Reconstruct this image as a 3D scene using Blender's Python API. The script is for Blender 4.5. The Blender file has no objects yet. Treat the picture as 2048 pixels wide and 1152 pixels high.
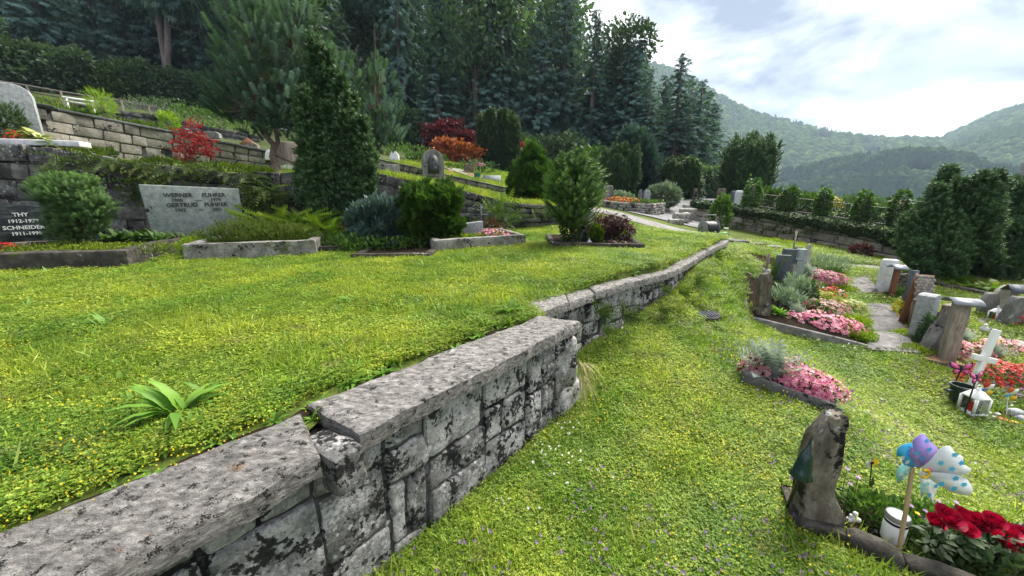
import bpy, math, random
import numpy as np
from mathutils import Vector, Matrix
R = math.radians
sc = bpy.context.scene
# ------------------------------------------------------------ camera
FPX, PITCH, CZ = 770.0, R(14.0), 1.65
cd = bpy.data.cameras.new('camera'); cam = bpy.data.objects.new('camera', cd)
sc.collection.objects.link(cam)
cam.location = (0, 0, CZ); cam.rotation_euler = (R(90) - PITCH, 0, 0)
cd.sensor_width = 36.0; cd.lens = FPX / 2048 * 36.0; cd.clip_start = 0.05; cd.clip_end = 6000
sc.camera = cam
# ------------------------------------------------------------ world, sun, exposure
SUN_EL, SUN_AZ = R(50), R(48)
SUN_DIR = Vector((math.sin(SUN_AZ) * math.cos(SUN_EL), math.cos(SUN_AZ) * math.cos(SUN_EL), math.sin(SUN_EL)))
world = bpy.data.worlds.new('World'); sc.world = world; world.use_nodes = True
def build_world():
    nt = world.node_tree; N = nt.nodes; L = nt.links; N.clear()
    out = N.new('ShaderNodeOutputWorld'); bg = N.new('ShaderNodeBackground'); L.new(bg.outputs[0], out.inputs[0])
    sky = N.new('ShaderNodeTexSky'); sky.sky_type = 'NISHITA'; sky.sun_disc = False
    sky.sun_elevation = SUN_EL; sky.sun_rotation = SUN_AZ; sky.air_density = 1.0; sky.dust_density = 2.0
    tc = N.new('ShaderNodeTexCoord')
    # project the view direction on a cloud layer so clouds flatten towards the horizon
    sep = N.new('ShaderNodeSeparateXYZ'); L.new(tc.outputs['Generated'], sep.inputs[0])
    zc = N.new('ShaderNodeMath'); zc.operation = 'MAXIMUM'; zc.inputs[1].default_value = 0.0; L.new(sep.outputs[2], zc.inputs[0])
    za = N.new('ShaderNodeMath'); za.operation = 'ADD'; za.inputs[1].default_value = 0.22; L.new(zc.outputs[0], za.inputs[0])
    dx = N.new('ShaderNodeMath'); dx.operation = 'DIVIDE'; L.new(sep.outputs[0], dx.inputs[0]); L.new(za.outputs[0], dx.inputs[1])
    dy = N.new('ShaderNodeMath'); dy.operation = 'DIVIDE'; L.new(sep.outputs[1], dy.inputs[0]); L.new(za.outputs[0], dy.inputs[1])
    cmb = N.new('ShaderNodeCombineXYZ'); L.new(dx.outputs[0], cmb.inputs[0]); L.new(dy.outputs[0], cmb.inputs[1])
    def noise(scale, det, rough, off):
        mp = N.new('ShaderNodeMapping'); mp.inputs['Location'].default_value = off; L.new(cmb.outputs[0], mp.inputs[0])
        n = N.new('ShaderNodeTexNoise'); n.inputs['Scale'].default_value = scale; n.inputs['Detail'].default_value = det
        n.inputs['Roughness'].default_value = rough; n.inputs['Distortion'].default_value = 0.25; L.new(mp.outputs[0], n.inputs[0]); return n
    n1 = noise(1.15, 7, 0.5, (3.05, 1.35, 0.0)); n2 = noise(1.1, 7, 0.55, (7.3, 2.2, 1.7))
    cov = N.new('ShaderNodeValToRGB'); cov.color_ramp.elements[0].position = 0.30; cov.color_ramp.elements[1].position = 0.44
    L.new(n1.outputs[0], cov.inputs[0])
    shade = N.new('ShaderNodeValToRGB'); e = shade.color_ramp.elements
    e[0].position = 0.41; e[0].color = (0.66, 0.66, 0.66, 1); e[1].position = 0.545; e[1].color = (0.10, 0.115, 0.15, 1)
    m = e.new(0.475); m.color = (0.27, 0.282, 0.312, 1)
    L.new(n2.outputs[0], shade.inputs[0])
    # clouds glow where the sun stands behind them
    dot = N.new('ShaderNodeVectorMath'); dot.operation = 'DOT_PRODUCT'; dot.inputs[1].default_value = SUN_DIR; L.new(tc.outputs['Generated'], dot.inputs[0])
    gl = N.new('ShaderNodeMapRange'); gl.inputs[1].default_value = 0.55; gl.inputs[2].default_value = 1.0; gl.inputs[3].default_value = 0.0; gl.inputs[4].default_value = 0.5
    L.new(dot.outputs['Value'], gl.inputs[0])
    gs = N.new('ShaderNodeMath'); gs.operation = 'ADD'; gs.inputs[1].default_value = 1.0; L.new(gl.outputs[0], gs.inputs[0])
    cl = N.new('ShaderNodeVectorMath'); cl.operation = 'SCALE'; L.new(shade.outputs[0], cl.inputs[0]); L.new(gs.outputs[0], cl.inputs['Scale'])
    sk = N.new('ShaderNodeVectorMath'); sk.operation = 'SCALE'; sk.inputs['Scale'].default_value = 0.045; L.new(sky.outputs[0], sk.inputs[0])
    mix = N.new('ShaderNodeMix'); mix.data_type = 'RGBA'
    L.new(cov.outputs[0], mix.inputs['Factor']); L.new(sk.outputs[0], mix.inputs[6]); L.new(cl.outputs[0], mix.inputs[7])
    L.new(mix.outputs[2], bg.inputs[0]); bg.inputs[1].default_value = 1.0
build_world()
sd = bpy.data.lights.new('sun', 'SUN'); sd.energy = 3.6; sd.angle = R(34); sd.color = (1.0, 0.94, 0.84)
sun = bpy.data.objects.new('sun', sd); sc.collection.objects.link(sun)
sun.rotation_euler = SUN_DIR.to_track_quat('Z', 'Y').to_euler()
sc.view_settings.view_transform = 'Standard'; sc.view_settings.look = 'None'
sc.view_settings.exposure = 1.8; sc.view_settings.gamma = 1.0; sc.view_settings.use_curve_mapping = False
sc.render.engine = 'CYCLES'
sc.cycles.max_bounces = 6; sc.cycles.diffuse_bounces = 3; sc.cycles.glossy_bounces = 2; sc.cycles.transmission_bounces = 4
sc.cycles.volume_bounces = 0; sc.cycles.transparent_max_bounces = 6
sc.cycles.use_denoising = True; sc.cycles.use_adaptive_sampling = True
sc.cycles.caustics_reflective = False; sc.cycles.caustics_refractive = False
# ------------------------------------------------------------ picture point -> place
SP, CP = math.sin(PITCH), math.cos(PITCH)
def ray(u, v):
    a = (u - 1024) / FPX; b = (576 - v) / FPX
    return Vector((a, CP + b * SP, -SP + b * CP))
def P(u, v, y):
    d = ray(u, v); t = y / d.y
    return Vector((d.x * t, y, CZ + d.z * t))
def G(u, v, z):
    d = ray(u, v); t = (z - CZ) / d.z
    return Vector((d.x * t, d.y * t, z))
def mpp(p): return (p[1] * CP - (p[2] - CZ) * SP) / FPX      # metres per photo pixel at p
# ------------------------------------------------------------ noise
def _h(ix, iy, iz, s):
    h = (ix * 374761393 + iy * 668265263 + iz * 2147483647 + s * 1274126177) & 0xFFFFFFFF
    h = ((h ^ (h >> 13)) * 1274126177) & 0xFFFFFFFF
    return ((h ^ (h >> 16)) & 0xFFFF) / 65535.0
def vnoise(p, s=0):
    p = np.asarray(p, float); i = np.floor(p).astype(np.int64); f = p - i; f = f * f * (3 - 2 * f)
    x, y, z = i[:, 0], i[:, 1], i[:, 2]; r = 0
    for a in (0, 1):
        for b in (0, 1):
            for c in (0, 1):
                w = (f[:, 0] if a else 1 - f[:, 0]) * (f[:, 1] if b else 1 - f[:, 1]) * (f[:, 2] if c else 1 - f[:, 2])
                r = r + w * _h(x + a, y + b, z + c, s)
    return r * 2 - 1
def fbm(p, o=3, s=0):
    p = np.asarray(p, float); r = 0; a = 1.0
    for k in range(o):
        r = r + a * vnoise(p * 2 ** k + 13.7 * k, s + k); a *= 0.5
    return r
# ------------------------------------------------------------ objects
def link(o, parent=None):
    sc.collection.objects.link(o)
    if parent is not None: o.parent = parent
    return o
def make_mesh(name, V, Fs, mats=None, smooth=False, tint=None, midx=None):
    V = np.asarray(V, np.float32)
    if isinstance(Fs, np.ndarray): Fs = [Fs]
    me = bpy.data.meshes.new(name)
    me.vertices.add(len(V)); me.vertices.foreach_set('co', V.ravel())
    Fs = [np.asarray(f, np.int32) for f in Fs if len(f)]
    li = np.concatenate([f.ravel() for f in Fs]); tot = np.concatenate([np.full(len(f), f.shape[1], np.int32) for f in Fs])
    st = np.concatenate([[0], np.cumsum(tot)[:-1]]).astype(np.int32)
    me.loops.add(len(li)); me.loops.foreach_set('vertex_index', li)
    me.polygons.add(len(tot)); me.polygons.foreach_set('loop_start', st)
    if smooth: me.polygons.foreach_set('use_smooth', np.ones(len(tot), bool))
    if midx is not None: me.polygons.foreach_set('material_index', np.asarray(midx, np.int32))
    if tint is not None:
        a = me.attributes.new('tint', 'FLOAT', 'POINT'); a.data.foreach_set('value', np.asarray(tint, np.float32))
    for m in (mats if isinstance(mats, (list, tuple)) else [mats]):
        if m is not None: me.materials.append(m)
    me.update(calc_edges=True)
    if smooth: me.set_sharp_from_angle(angle=R(48))
    return me
def _group(F):
    d = {}
    for f in F: d.setdefault(len(f), []).append(f)
    return [np.array(v, np.int32) for v in d.values()]
def root_loc(o):
    l = Vector((0, 0, 0))
    while o is not None: l = l + o.location; o = o.parent
    return l
def obj(name, V, Fs, mat, parent=None, smooth=False, tint=None, local=False, midx=None):
    V = np.asarray(V, float)
    if parent is not None and not local: V = V - np.array(root_loc(parent))
    me = make_mesh(name, V, Fs, mat, smooth, tint, midx)
    return link(bpy.data.objects.new(name, me), parent)
def tag(o, label, cat, group=None):
    o['label'] = label; o['category'] = cat
    if group: o['group'] = group
    return o
def thing(name, label, cat, loc=(0, 0, 0), group=None, rz=0.0):
    o = bpy.data.objects.new(name, None); o.empty_display_size = 0.1; link(o)
    o.location = loc; o.rotation_euler = (0, 0, rz)
    return tag(o, label, cat, group)
def structure(o): o['kind'] = 'structure'; return o
def stuff(o, label=None, cat=None):
    o['kind'] = 'stuff'
    if label: o['label'] = label
    if cat: o['category'] = cat
    return o
def dup(root, loc, rz=0.0, scale=1.0, label=None, group=None):
    r = root.copy(); sc.collection.objects.link(r); r.location = loc; r.rotation_euler = (0, 0, rz)
    r.scale = scale if isinstance(scale, (tuple, list)) else (scale,) * 3
    if label: r['label'] = label
    if group: r['group'] = group
    for ch in list(root.children):
        c = ch.copy(); sc.collection.objects.link(c); c.parent = r
        for g in list(ch.children):
            d = g.copy(); sc.collection.objects.link(d); d.parent = c
    return r
# ------------------------------------------------------------ geometry helpers
class MB:
    """collects shapes into one mesh"""
    def __init__(s): s.V = []; s.F = []; s.n = 0
    def add(s, V, F):
        V = np.asarray(V, float); s.V.append(V); s.F += [tuple(int(i) + s.n for i in f) for f in F]; s.n += len(V); return s
    def box(s, c, d, rz=0.0, M=None):
        x, y, z = [k / 2 for k in d]
        V = np.array([(-x, -y, -z), (x, -y, -z), (x, y, -z), (-x, y, -z), (-x, -y, z), (x, -y, z), (x, y, z), (-x, y, z)])
        if M is not None: V = V @ np.array(M).T
        if rz: V = V @ np.array([[math.cos(rz), math.sin(rz), 0], [-math.sin(rz), math.cos(rz), 0], [0, 0, 1]])
        return s.add(V + np.array(c), [(0, 3, 2, 1), (4, 5, 6, 7), (0, 1, 5, 4), (1, 2, 6, 5), (2, 3, 7, 6), (3, 0, 4, 7)])
    def tube(s, pts, r, n=8, cap=True):
        pts = [Vector(p) for p in pts]; rr = r if isinstance(r, (list, tuple, np.ndarray)) else [r] * len(pts)
        V = []; up = Vector((0.13, 0.07, 1)).normalized(); X = None
        for i, p in enumerate(pts):
            t = (pts[min(i + 1, len(pts) - 1)] - pts[max(i - 1, 0)])
            t = t.normalized() if t.length > 1e-9 else up
            if X is None:
                X = t.cross(Vector((0, 1, 0)) if abs(t.y) < 0.9 else Vector((1, 0, 0))).normalized()
            else: X = (X - t * X.dot(t)).normalized()
            Y = t.cross(X)
            for k in range(n):
                a = 2 * math.pi * k / n; V.append(p + (X * math.cos(a) + Y * math.sin(a)) * rr[i])
        F = []
        for i in range(len(pts) - 1):
            for k in range(n): F.append((i * n + k, i * n + (k + 1) % n, (i + 1) * n + (k + 1) % n, (i + 1) * n + k))
        if cap: F.append(tuple(reversed(range(n)))); F.append(tuple((len(pts) - 1) * n + k for k in range(n)))
        return s.add([tuple(v) for v in V], F)
    def lathe(s, c, prof, n=16, M=None):
        V = []; F = []
        for (r, z) in prof:
            for k in range(n): a = 2 * math.pi * k / n; V.append((r * math.cos(a), r * math.sin(a), z))
        V = np.array(V)
        if M is not None: V = V @ np.array(M).T
        for i in range(len(prof) - 1):
            for k in range(n): F.append((i * n + k, i * n + (k + 1) % n, (i + 1) * n + (k + 1) % n, (i + 1) * n + k))
        if prof[0][0] > 1e-6: F.append(tuple(reversed(range(n))))
        if prof[-1][0] > 1e-6: F.append(tuple((len(prof) - 1) * n + k for k in range(n)))
        return s.add(V + np.array(c), F)
    def prism(s, outline, y0, y1, M=None, c=(0, 0, 0)):
        """outline in x,z; extruded from y0 to y1"""
        n = len(outline)
        V = np.array([(x, y0, z) for x, z in outline] + [(x, y1, z) for x, z in outline], float)
        if M is not None: V = V @ np.array(M).T
        F = [tuple(range(n)), tuple(reversed(range(n, 2 * n)))]
        F += [(i, i + n, (i + 1) % n + n, (i + 1) % n) for i in range(n)]
        return s.add(V + np.array(c), F)
    def build(s, name, mat, parent=None, smooth=False, local=False):
        return obj(name, np.concatenate(s.V), _group(s.F), mat, parent, smooth, None, local)
def rotz(a): return np.array([[math.cos(a), -math.sin(a), 0], [math.sin(a), math.cos(a), 0], [0, 0, 1]])
def rotx(a): return np.array([[1, 0, 0], [0, math.cos(a), -math.sin(a)], [0, math.sin(a), math.cos(a)]])
def roty(a): return np.array([[math.cos(a), 0, math.sin(a)], [0, 1, 0], [-math.sin(a), 0, math.cos(a)]])
def bevel(o, w=0.008, seg=2):
    m = o.modifiers.new('bevel', 'BEVEL'); m.width = w; m.segments = seg; m.limit_method = 'ANGLE'; m.angle_limit = R(40)
    return o
def grid_box(n):
    """unit cube surface, n+1 coordinates per axis with the outer ones close to the edge"""
    if isinstance(n, int): g = np.linspace(-0.5, 0.5, n + 1)
    else: g = np.asarray(n)
    m = len(g); idx = {}; V = []; F = []
    def vid(p):
        k = tuple(round(c, 5) for c in p)
        if k not in idx: idx[k] = len(V); V.append(p)
        return idx[k]
    for ax in range(3):
        for sgn in (-0.5, 0.5):
            for i in range(m - 1):
                for j in range(m - 1):
                    q = []
                    for (a, b) in ((g[i], g[j]), (g[i + 1], g[j]), (g[i + 1], g[j + 1]), (g[i], g[j + 1])):
                        p = [0, 0, 0]; p[ax] = sgn; p[(ax + 1) % 3] = a; p[(ax + 2) % 3] = b; q.append(vid(tuple(p)))
                    F.append(tuple(q) if sgn > 0 else tuple(reversed(q)))
    return np.array(V), np.array(F)
def rough_block(d, n=8, r=0.03, amp=0.012, seed=0, freq=6.0, taper=None):
    """a stone block of size d with rounded, uneven edges (real units)"""
    U, F = grid_box(n); d = np.array(d, float); p = U * d
    core = np.maximum(d / 2 - r, 0.001); q = np.clip(p, -core, core); e = p - q
    L = np.linalg.norm(e, axis=1, keepdims=True); nrm = np.where(L > 1e-9, e / np.maximum(L, 1e-9), 0)
    p = q + nrm * r * (L > 1e-9)
    flat = np.sign(U) * (np.abs(U) > 0.499); nn = flat / np.maximum(np.linalg.norm(flat, axis=1, keepdims=True), 1e-9)
    w = fbm(p * freq + seed * 7.31, 3, seed); w2 = fbm(p * freq * 0.35 + seed * 3.1, 2, seed + 50)
    p = p + nn * (w * amp + w2 * amp * 1.3)[:, None]
    return p, F
# ------------------------------------------------------------ foliage helpers
ORD = 'first second third fourth fifth sixth seventh eighth ninth tenth eleventh twelfth thirteenth fourteenth fifteenth sixteenth seventeenth eighteenth'.split()
rng = np.random.default_rng(7)
def unit(a): return a / np.maximum(np.linalg.norm(a, axis=-1, keepdims=True), 1e-9)
def frames(d, roll=None):
    """N rotation matrices whose local z is d"""
    d = unit(np.asarray(d, float)); n = len(d)
    ref = np.where(np.abs(d[:, 2:3]) < 0.95, np.array([[0, 0, 1.0]]), np.array([[1.0, 0, 0]]))
    x = unit(np.cross(ref, d)); y = np.cross(d, x)
    if roll is None: roll = rng.uniform(0, 2 * np.pi, n)
    c, s = np.cos(roll)[:, None], np.sin(roll)[:, None]
    X = x * c + y * s; Y = -x * s + y * c
    return np.stack([X, Y, d], axis=2)
def stamp(T, pos, M, size, tint=None):
    """copies of template T=(V,F) -> one V,F,tint"""
    tv, tf = T; k = len(tv); n = len(pos); size = np.asarray(size, float)
    S = size[:, None, None] if size.ndim == 1 else size[:, None, :]
    V = np.einsum('nij,nkj->nki', M, tv[None] * S) + np.asarray(pos)[:, None, :]
    F = (tf[None] + (np.arange(n) * k)[:, None, None]).reshape(-1, tf.shape[1])
    t = np.repeat(rng.uniform(0, 1, n) if tint is None else tint, k)
    return V.reshape(-1, 3), F, t
def merge(parts):
    V = []; F = []; T = []; n = 0
    for v, f, t in parts:
        V.append(v); F.append(f + n); T.append(t); n += len(v)
    g = {}
    for f in F: g.setdefault(f.shape[1], []).append(f)
    return np.concatenate(V), [np.concatenate(x) for x in g.values()], np.concatenate(T)
def foliage(name, parts, mat, parent=None, local=True):
    V, F, T = merge(parts if isinstance(parts, list) else [parts])
    return obj(name, V, F, mat, parent, False, T, local)
def rand_dirs(n, up=0.0):
    d = rng.normal(size=(n, 3)); d = unit(d); d[:, 2] += up; return unit(d)
# templates: grow along +z
def t_leaf(w=0.5, fold=0.12):
    return np.array([(0, 0, 0), (w / 2, fold, 0.45), (0, 0, 1), (-w / 2, fold, 0.45), (0, -0.02, 0.45)]), np.array([(0, 1, 4), (1, 2, 4), (2, 3, 4), (3, 0, 4)])
def t_leaf2(w=0.5, fold=0.15):
    return np.array([(0, 0, 0), (w / 2, fold, 0.5), (0, 0, 1), (-w / 2, fold, 0.5)]), np.array([(0, 1, 2), (0, 2, 3)])
def t_needles(n=16, ln=0.4, w=0.05, spread=0.9, seed=1, stem=True, z0=0.0):
    r = np.random.default_rng(seed); V = []; F = []
    for i in range(n):
        z = z0 + (1 - z0) * (i + 0.3) / n; a = i * 2.4 + r.uniform(-.3, .3); l = ln * r.uniform(.75, 1.15) * (1 - 0.35 * z)
        o = np.array([math.cos(a) * spread, math.sin(a) * spread, 0.75]); o /= np.linalg.norm(o)
        side = np.cross(o, (0, 0, 1)); side /= np.linalg.norm(side); b = np.array([0, 0, z * 0.8]); k = len(V)
        V += [b + side * w / 2, b - side * w / 2, b + o * l]; F.append((k, k + 1, k + 2))
    if stem:
        k = len(V); V += [(0.02, 0, 0), (-0.02, 0, 0), (0, 0, 0.85)]; F.append((k, k + 1, k + 2))
    return np.array(V, float), np.array(F)
def t_spray(n=5, w=0.22, seed=1, droop=0.0):
    """flat fan spray of conifer leaf pieces"""
    r = np.random.default_rng(seed); V = []; F = []
    for i in range(n):
        a = (i / (n - 1) - 0.5) * 1.7; l = 1 - 0.35 * abs(a) + r.uniform(-.1, .1)
        d = np.array([math.sin(a), r.uniform(-.15, .15) - droop, math.cos(a)]); s = np.array([math.cos(a), 0, -math.sin(a)])
        k = len(V); V += [np.zeros(3), d * l * 0.55 + s * w / 2, d * l, d * l * 0.55 - s * w / 2]; F += [(k, k + 1, k + 2), (k, k + 2, k + 3)]
    return np.array(V), np.array(F)
def t_flower(n=5, cup=0.25, w=0.75):
    V = [(0, 0, 0)]; F = []
    for i in range(n):
        a = 2 * math.pi * i / n; h = math.pi / n * w
        k = len(V)
        V += [(0.6 * math.cos(a - h), 0.6 * math.sin(a - h), cup * .6), (math.cos(a), math.sin(a), cup), (0.6 * math.cos(a + h), 0.6 * math.sin(a + h), cup * .6)]
        F += [(0, k, k + 1), (0, k + 1, k + 2)]
    return np.array(V), np.array(F)
def t_frond(n=11, w=0.32, arch=0.5):
    V = []; F = []
    def mid(t): return np.array([0, arch * t * t, t * (1 - 0.25 * arch * t)])
    for i in range(n):
        t = 0.1 + 0.88 * i / (n - 1); l = w * math.sin(math.pi * (0.12 + 0.86 * t)) ** 0.8
        b = mid(t); b2 = mid(t + 0.065)
        for s in (-1, 1):
            k = len(V); tip = b + np.array([s * l, 0.06, 0.10 + 0.05])
            V += [b, tip, b2]; F.append((k, k + 1, k + 2) if s > 0 else (k, k + 2, k + 1))
    return np.array(V, float), np.array(F)
def blob_points(n, radii, c=(0, 0, 0), shell=0.35, lump=0.25, freq=2.2, seed=0, zmin=None, power=2):
    """points through a lumpy ellipsoid, denser near its skin; returns points and outward directions"""
    d = rand_dirs(n); rad = 1 + lump * fbm(d * freq + seed * 5.1, 3, seed)
    k = 1 - shell * rng.uniform(0, 1, n) ** power
    p = d * (rad * k)[:, None] * np.array(radii)
    if zmin is not None:
        m = p[:, 2] > zmin; p = p[m]; d = d[m]
    return p + np.array(c), unit(d / np.array(radii))
# ============================================================ materials
class NT:
    def __init__(s, name):
        s.m = bpy.data.materials.new(name); s.m.use_nodes = True; s.t = s.m.node_tree; s.N = s.t.nodes; s.L = s.t.links
        s.b = s.N['Principled BSDF']; s.out = s.N['Material Output']
    def n(s, k, **kw):
        x = s.N.new(k)
        for a, v in kw.items(): setattr(x, a, v)
        return x
    def pos(s, scale=(1, 1, 1)):
        g = s.n('ShaderNodeNewGeometry'); mp = s.n('ShaderNodeMapping'); mp.inputs['Scale'].default_value = scale
        s.L.new(g.outputs['Position'], mp.inputs[0]); return mp.outputs[0]
    def noise(s, co, scale, det=4, rough=0.55, dist=0.0):
        x = s.n('ShaderNodeTexNoise'); x.inputs['Scale'].default_value = scale; x.inputs['Detail'].default_value = det
        x.inputs['Roughness'].default_value = rough; x.inputs['Distortion'].default_value = dist
        if co is not None: s.L.new(co, x.inputs[0])
        return x.outputs[0]
    def voro(s, co, scale, feature='F1', out='Distance', rnd=1.0):
        x = s.n('ShaderNodeTexVoronoi', feature=feature); x.inputs['Scale'].default_value = scale; x.inputs['Randomness'].default_value = rnd
        if co is not None: s.L.new(co, x.inputs[0])
        return x.outputs[out]
    def ramp(s, fac, stops):
        x = s.n('ShaderNodeValToRGB'); e = x.color_ramp.elements
        while len(e) < len(stops): e.new(0.5)
        for k, (p, c) in enumerate(stops):
            e[k].position = p; e[k].color = (c if isinstance(c, tuple) else (c, c, c)) + (1,)
        s.L.new(fac, x.inputs[0]); return x.outputs[0]
    def mix(s, fac, a, b, mode='MIX'):
        x = s.n('ShaderNodeMix', data_type='RGBA', blend_type=mode)
        for sock, val in ((x.inputs['Factor'], fac), (x.inputs[6], a), (x.inputs[7], b)):
            if isinstance(val, (int, float)): sock.default_value = val
            elif isinstance(val, tuple): sock.default_value = val + (1,)
            else: s.L.new(val, sock)
        return x.outputs[2]
    def math(s, op, a, b=None):
        x = s.n('ShaderNodeMath', operation=op)
        for k, val in enumerate((a, b)):
            if val is None: continue
            if isinstance(val, (int, float)): x.inputs[k].default_value = val
            else: s.L.new(val, x.inputs[k])
        return x.outputs[0]
    def rand(s): return s.n('ShaderNodeObjectInfo').outputs['Random']
    def bump(s, h, strength=0.4, dist=0.02):
        x = s.n('ShaderNodeBump'); x.inputs['Strength'].default_value = strength; x.inputs['Distance'].default_value = dist
        s.L.new(h, x.inputs['Height']); s.L.new(x.outputs[0], s.b.inputs['Normal'])
    def col(s, c):
        if isinstance(c, tuple): s.b.inputs['Base Color'].default_value = c + (1,)
        else: s.L.new(c, s.b.inputs['Base Color'])
    def rough(s, r, spec=0.3):
        s.b.inputs['Roughness'].default_value = r; s.b.inputs['Specular IOR Level'].default_value = spec
def leaf(name, c1, c2, c3=None, trans=0.35, rough=0.5, vary=0.25, spec=0.25, patch=None):
    """leaf colours run c1..c2(..c3) over the leaves' own tint"""
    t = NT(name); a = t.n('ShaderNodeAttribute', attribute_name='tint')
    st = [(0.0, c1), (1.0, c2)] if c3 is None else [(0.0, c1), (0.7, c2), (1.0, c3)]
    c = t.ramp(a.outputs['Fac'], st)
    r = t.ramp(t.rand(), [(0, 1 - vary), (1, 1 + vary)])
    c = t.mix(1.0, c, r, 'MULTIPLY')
    if patch:       # drier, yellower and greener areas of the turf
        c = t.mix(1.0, c, t.ramp(t.noise(t.pos(), patch, 5, .65), [(.32, (.50, .70, .7)), (.5, (1.05, 1.05, 1.05)), (.64, (1.5, 1.28, 1.15))]), 'MULTIPLY')
        c = t.mix(t.ramp(t.noise(t.pos(), patch * 4.3, 4, .6), [(.58, 0.0), (.72, .55)]), c, (.26, .235, .10))
    t.col(c); t.rough(rough, spec)
    tr = t.n('ShaderNodeBsdfTranslucent'); t.L.new(t.mix(1.0, c, (1.0, 1.15, 0.55), 'MULTIPLY'), tr.inputs[0])
    ms = t.n('ShaderNodeMixShader'); ms.inputs[0].default_value = trans
    t.L.new(t.b.outputs[0], ms.inputs[1]); t.L.new(tr.outputs[0], ms.inputs[2]); t.L.new(ms.outputs[0], t.out.inputs[0])
    return t.m
def stone(name, dark, mid, light, scale=6.0, black=0.0, white=0.0, orange=0.0, moss=0.0, bump=0.5, stretch=(1, 1, 1), rough=0.9, vary=0.3, bscale=3.0, wscale=16.0, mossc=(0.07, 0.085, 0.02), spots=False):
    t = NT(name); co = t.pos(stretch); co1 = t.pos()
    n1 = t.noise(co, scale, 8, 0.65); n2 = t.noise(co, scale * 6, 5, 0.7)
    c = t.ramp(n1, [(0.3, dark), (0.5, mid), (0.68, light)])
    c = t.mix(0.5, c, t.ramp(n2, [(0.3, 0.45), (0.7, 1.35)]), 'MULTIPLY')
    r = t.ramp(t.rand(), [(0, 1 - vary), (1, 1 + vary * 0.6)]); c = t.mix(1.0, c, r, 'MULTIPLY')
    if white:
        d = t.voro(co1, wscale); sel = t.noise(co1, 2.6, 3, 0.6)
        msk = t.math('MULTIPLY', t.ramp(t.math('ADD', d, t.math('MULTIPLY', t.noise(co1, 60, 3), 0.28)), [(0.34, 1.0), (0.44, 0.0)]), t.ramp(sel, [(0.62 - white * 0.3, 0.0), (0.72 - white * 0.3, 0.8)]))
        c = t.mix(msk, c, (0.52, 0.54, 0.53))
        core = t.ramp(d, [(0.10, 1.0), (0.2, 0.0)]); c = t.mix(t.math('MULTIPLY', t.math('MULTIPLY', core, msk), 0.5), c, (0.22, 0.23, 0.23))
    if white > .8:
        c = t.mix(t.ramp(t.math('ADD', t.math('MULTIPLY', t.noise(co1, 5.5, 4, .6), .6), t.math('MULTIPLY', t.noise(co1, 55, 3, .7), .4)), [(.50, 0.0), (.58, .75)]), c, (.50, .49, .50))
    if orange:
        m = t.ramp(t.noise(co1, 7.0, 5, 0.7), [(0.70 - orange * 0.14, 0.0), (0.78 - orange * 0.14, 0.75)]); c = t.mix(m, c, (0.30, 0.15, 0.045))
    if moss:
        m = t.ramp(t.noise(co1, 4.0, 6, 0.7), [(0.66 - moss * 0.25, 0.0), (0.74 - moss * 0.25, 0.9)]); c = t.mix(m, c, mossc)
    if black:
        if spots:
            m = t.math('MULTIPLY', t.ramp(t.math('ADD', t.voro(co1, 13), t.math('MULTIPLY', t.noise(co1, 70, 3), .25)), [(.34, 1.0), (.40, 0.0)]), t.ramp(t.noise(co1, 3.1, 3, .6), [(.47, 0.0), (.56, .95)])); c = t.mix(m, c, (0.008, 0.008, 0.008))
        m = t.ramp(t.math('ADD', t.math('MULTIPLY', t.noise(co1, bscale, 3, 0.6), .62), t.math('MULTIPLY', t.noise(co1, bscale * 8, 4, 0.7), .38)), [(0.64 - black * 0.22, 0.0), (0.67 - black * 0.22, 0.95)]); c = t.mix(m, c, (0.010, 0.010, 0.010))
    t.col(c); t.rough(rough, 0.2)
    t.bump(t.math('ADD', n1, t.math('MULTIPLY', n2, 0.6)), bump, 0.02)
    return t.m
def plain(name, c, rough=0.6, metal=0.0, vary=0.12, nscale=20.0, bump=0.0, spec=0.4, trans=0.0, stretch=(1, 1, 1)):
    t = NT(name); co = t.pos(stretch); n1 = t.noise(co, nscale, 5, 0.6)
    t.col(t.mix(1.0, c, t.ramp(n1, [(0.3, 1 - vary), (0.7, 1 + vary)]), 'MULTIPLY')); t.rough(rough, spec); t.b.inputs['Metallic'].default_value = metal
    if bump: t.bump(n1, bump, 0.01)
    if trans:
        tr = t.n('ShaderNodeBsdfTranslucent'); tr.inputs[0].default_value = c + (1,)
        ms = t.n('ShaderNodeMixShader'); ms.inputs[0].default_value = trans
        t.L.new(t.b.outputs[0], ms.inputs[1]); t.L.new(tr.outputs[0], ms.inputs[2]); t.L.new(ms.outputs[0], t.out.inputs[0])
    return t.m
def glass(name, c=(0.9, 0.95, 0.95)):
    t = NT(name); t.col(c); t.rough(0.05, 0.5); t.b.inputs['Transmission Weight'].default_value = 0.9; t.b.inputs['IOR'].default_value = 1.2; return t.m
def ground_mat(name, a, b, c):
    t = NT(name); co = t.pos(); n1 = t.noise(co, 1.3, 6, 0.65); n2 = t.noise(co, 45, 5, 0.7)
    k = t.ramp(n1, [(0.3, a), (0.5, b), (0.72, c)]); k = t.mix(0.6, k, t.ramp(n2, [(0.3, 0.4), (0.7, 1.5)]), 'MULTIPLY')
    t.col(k); t.rough(0.95, 0.1); t.bump(n2, 0.7, 0.03); return t.m
M = {}
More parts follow.
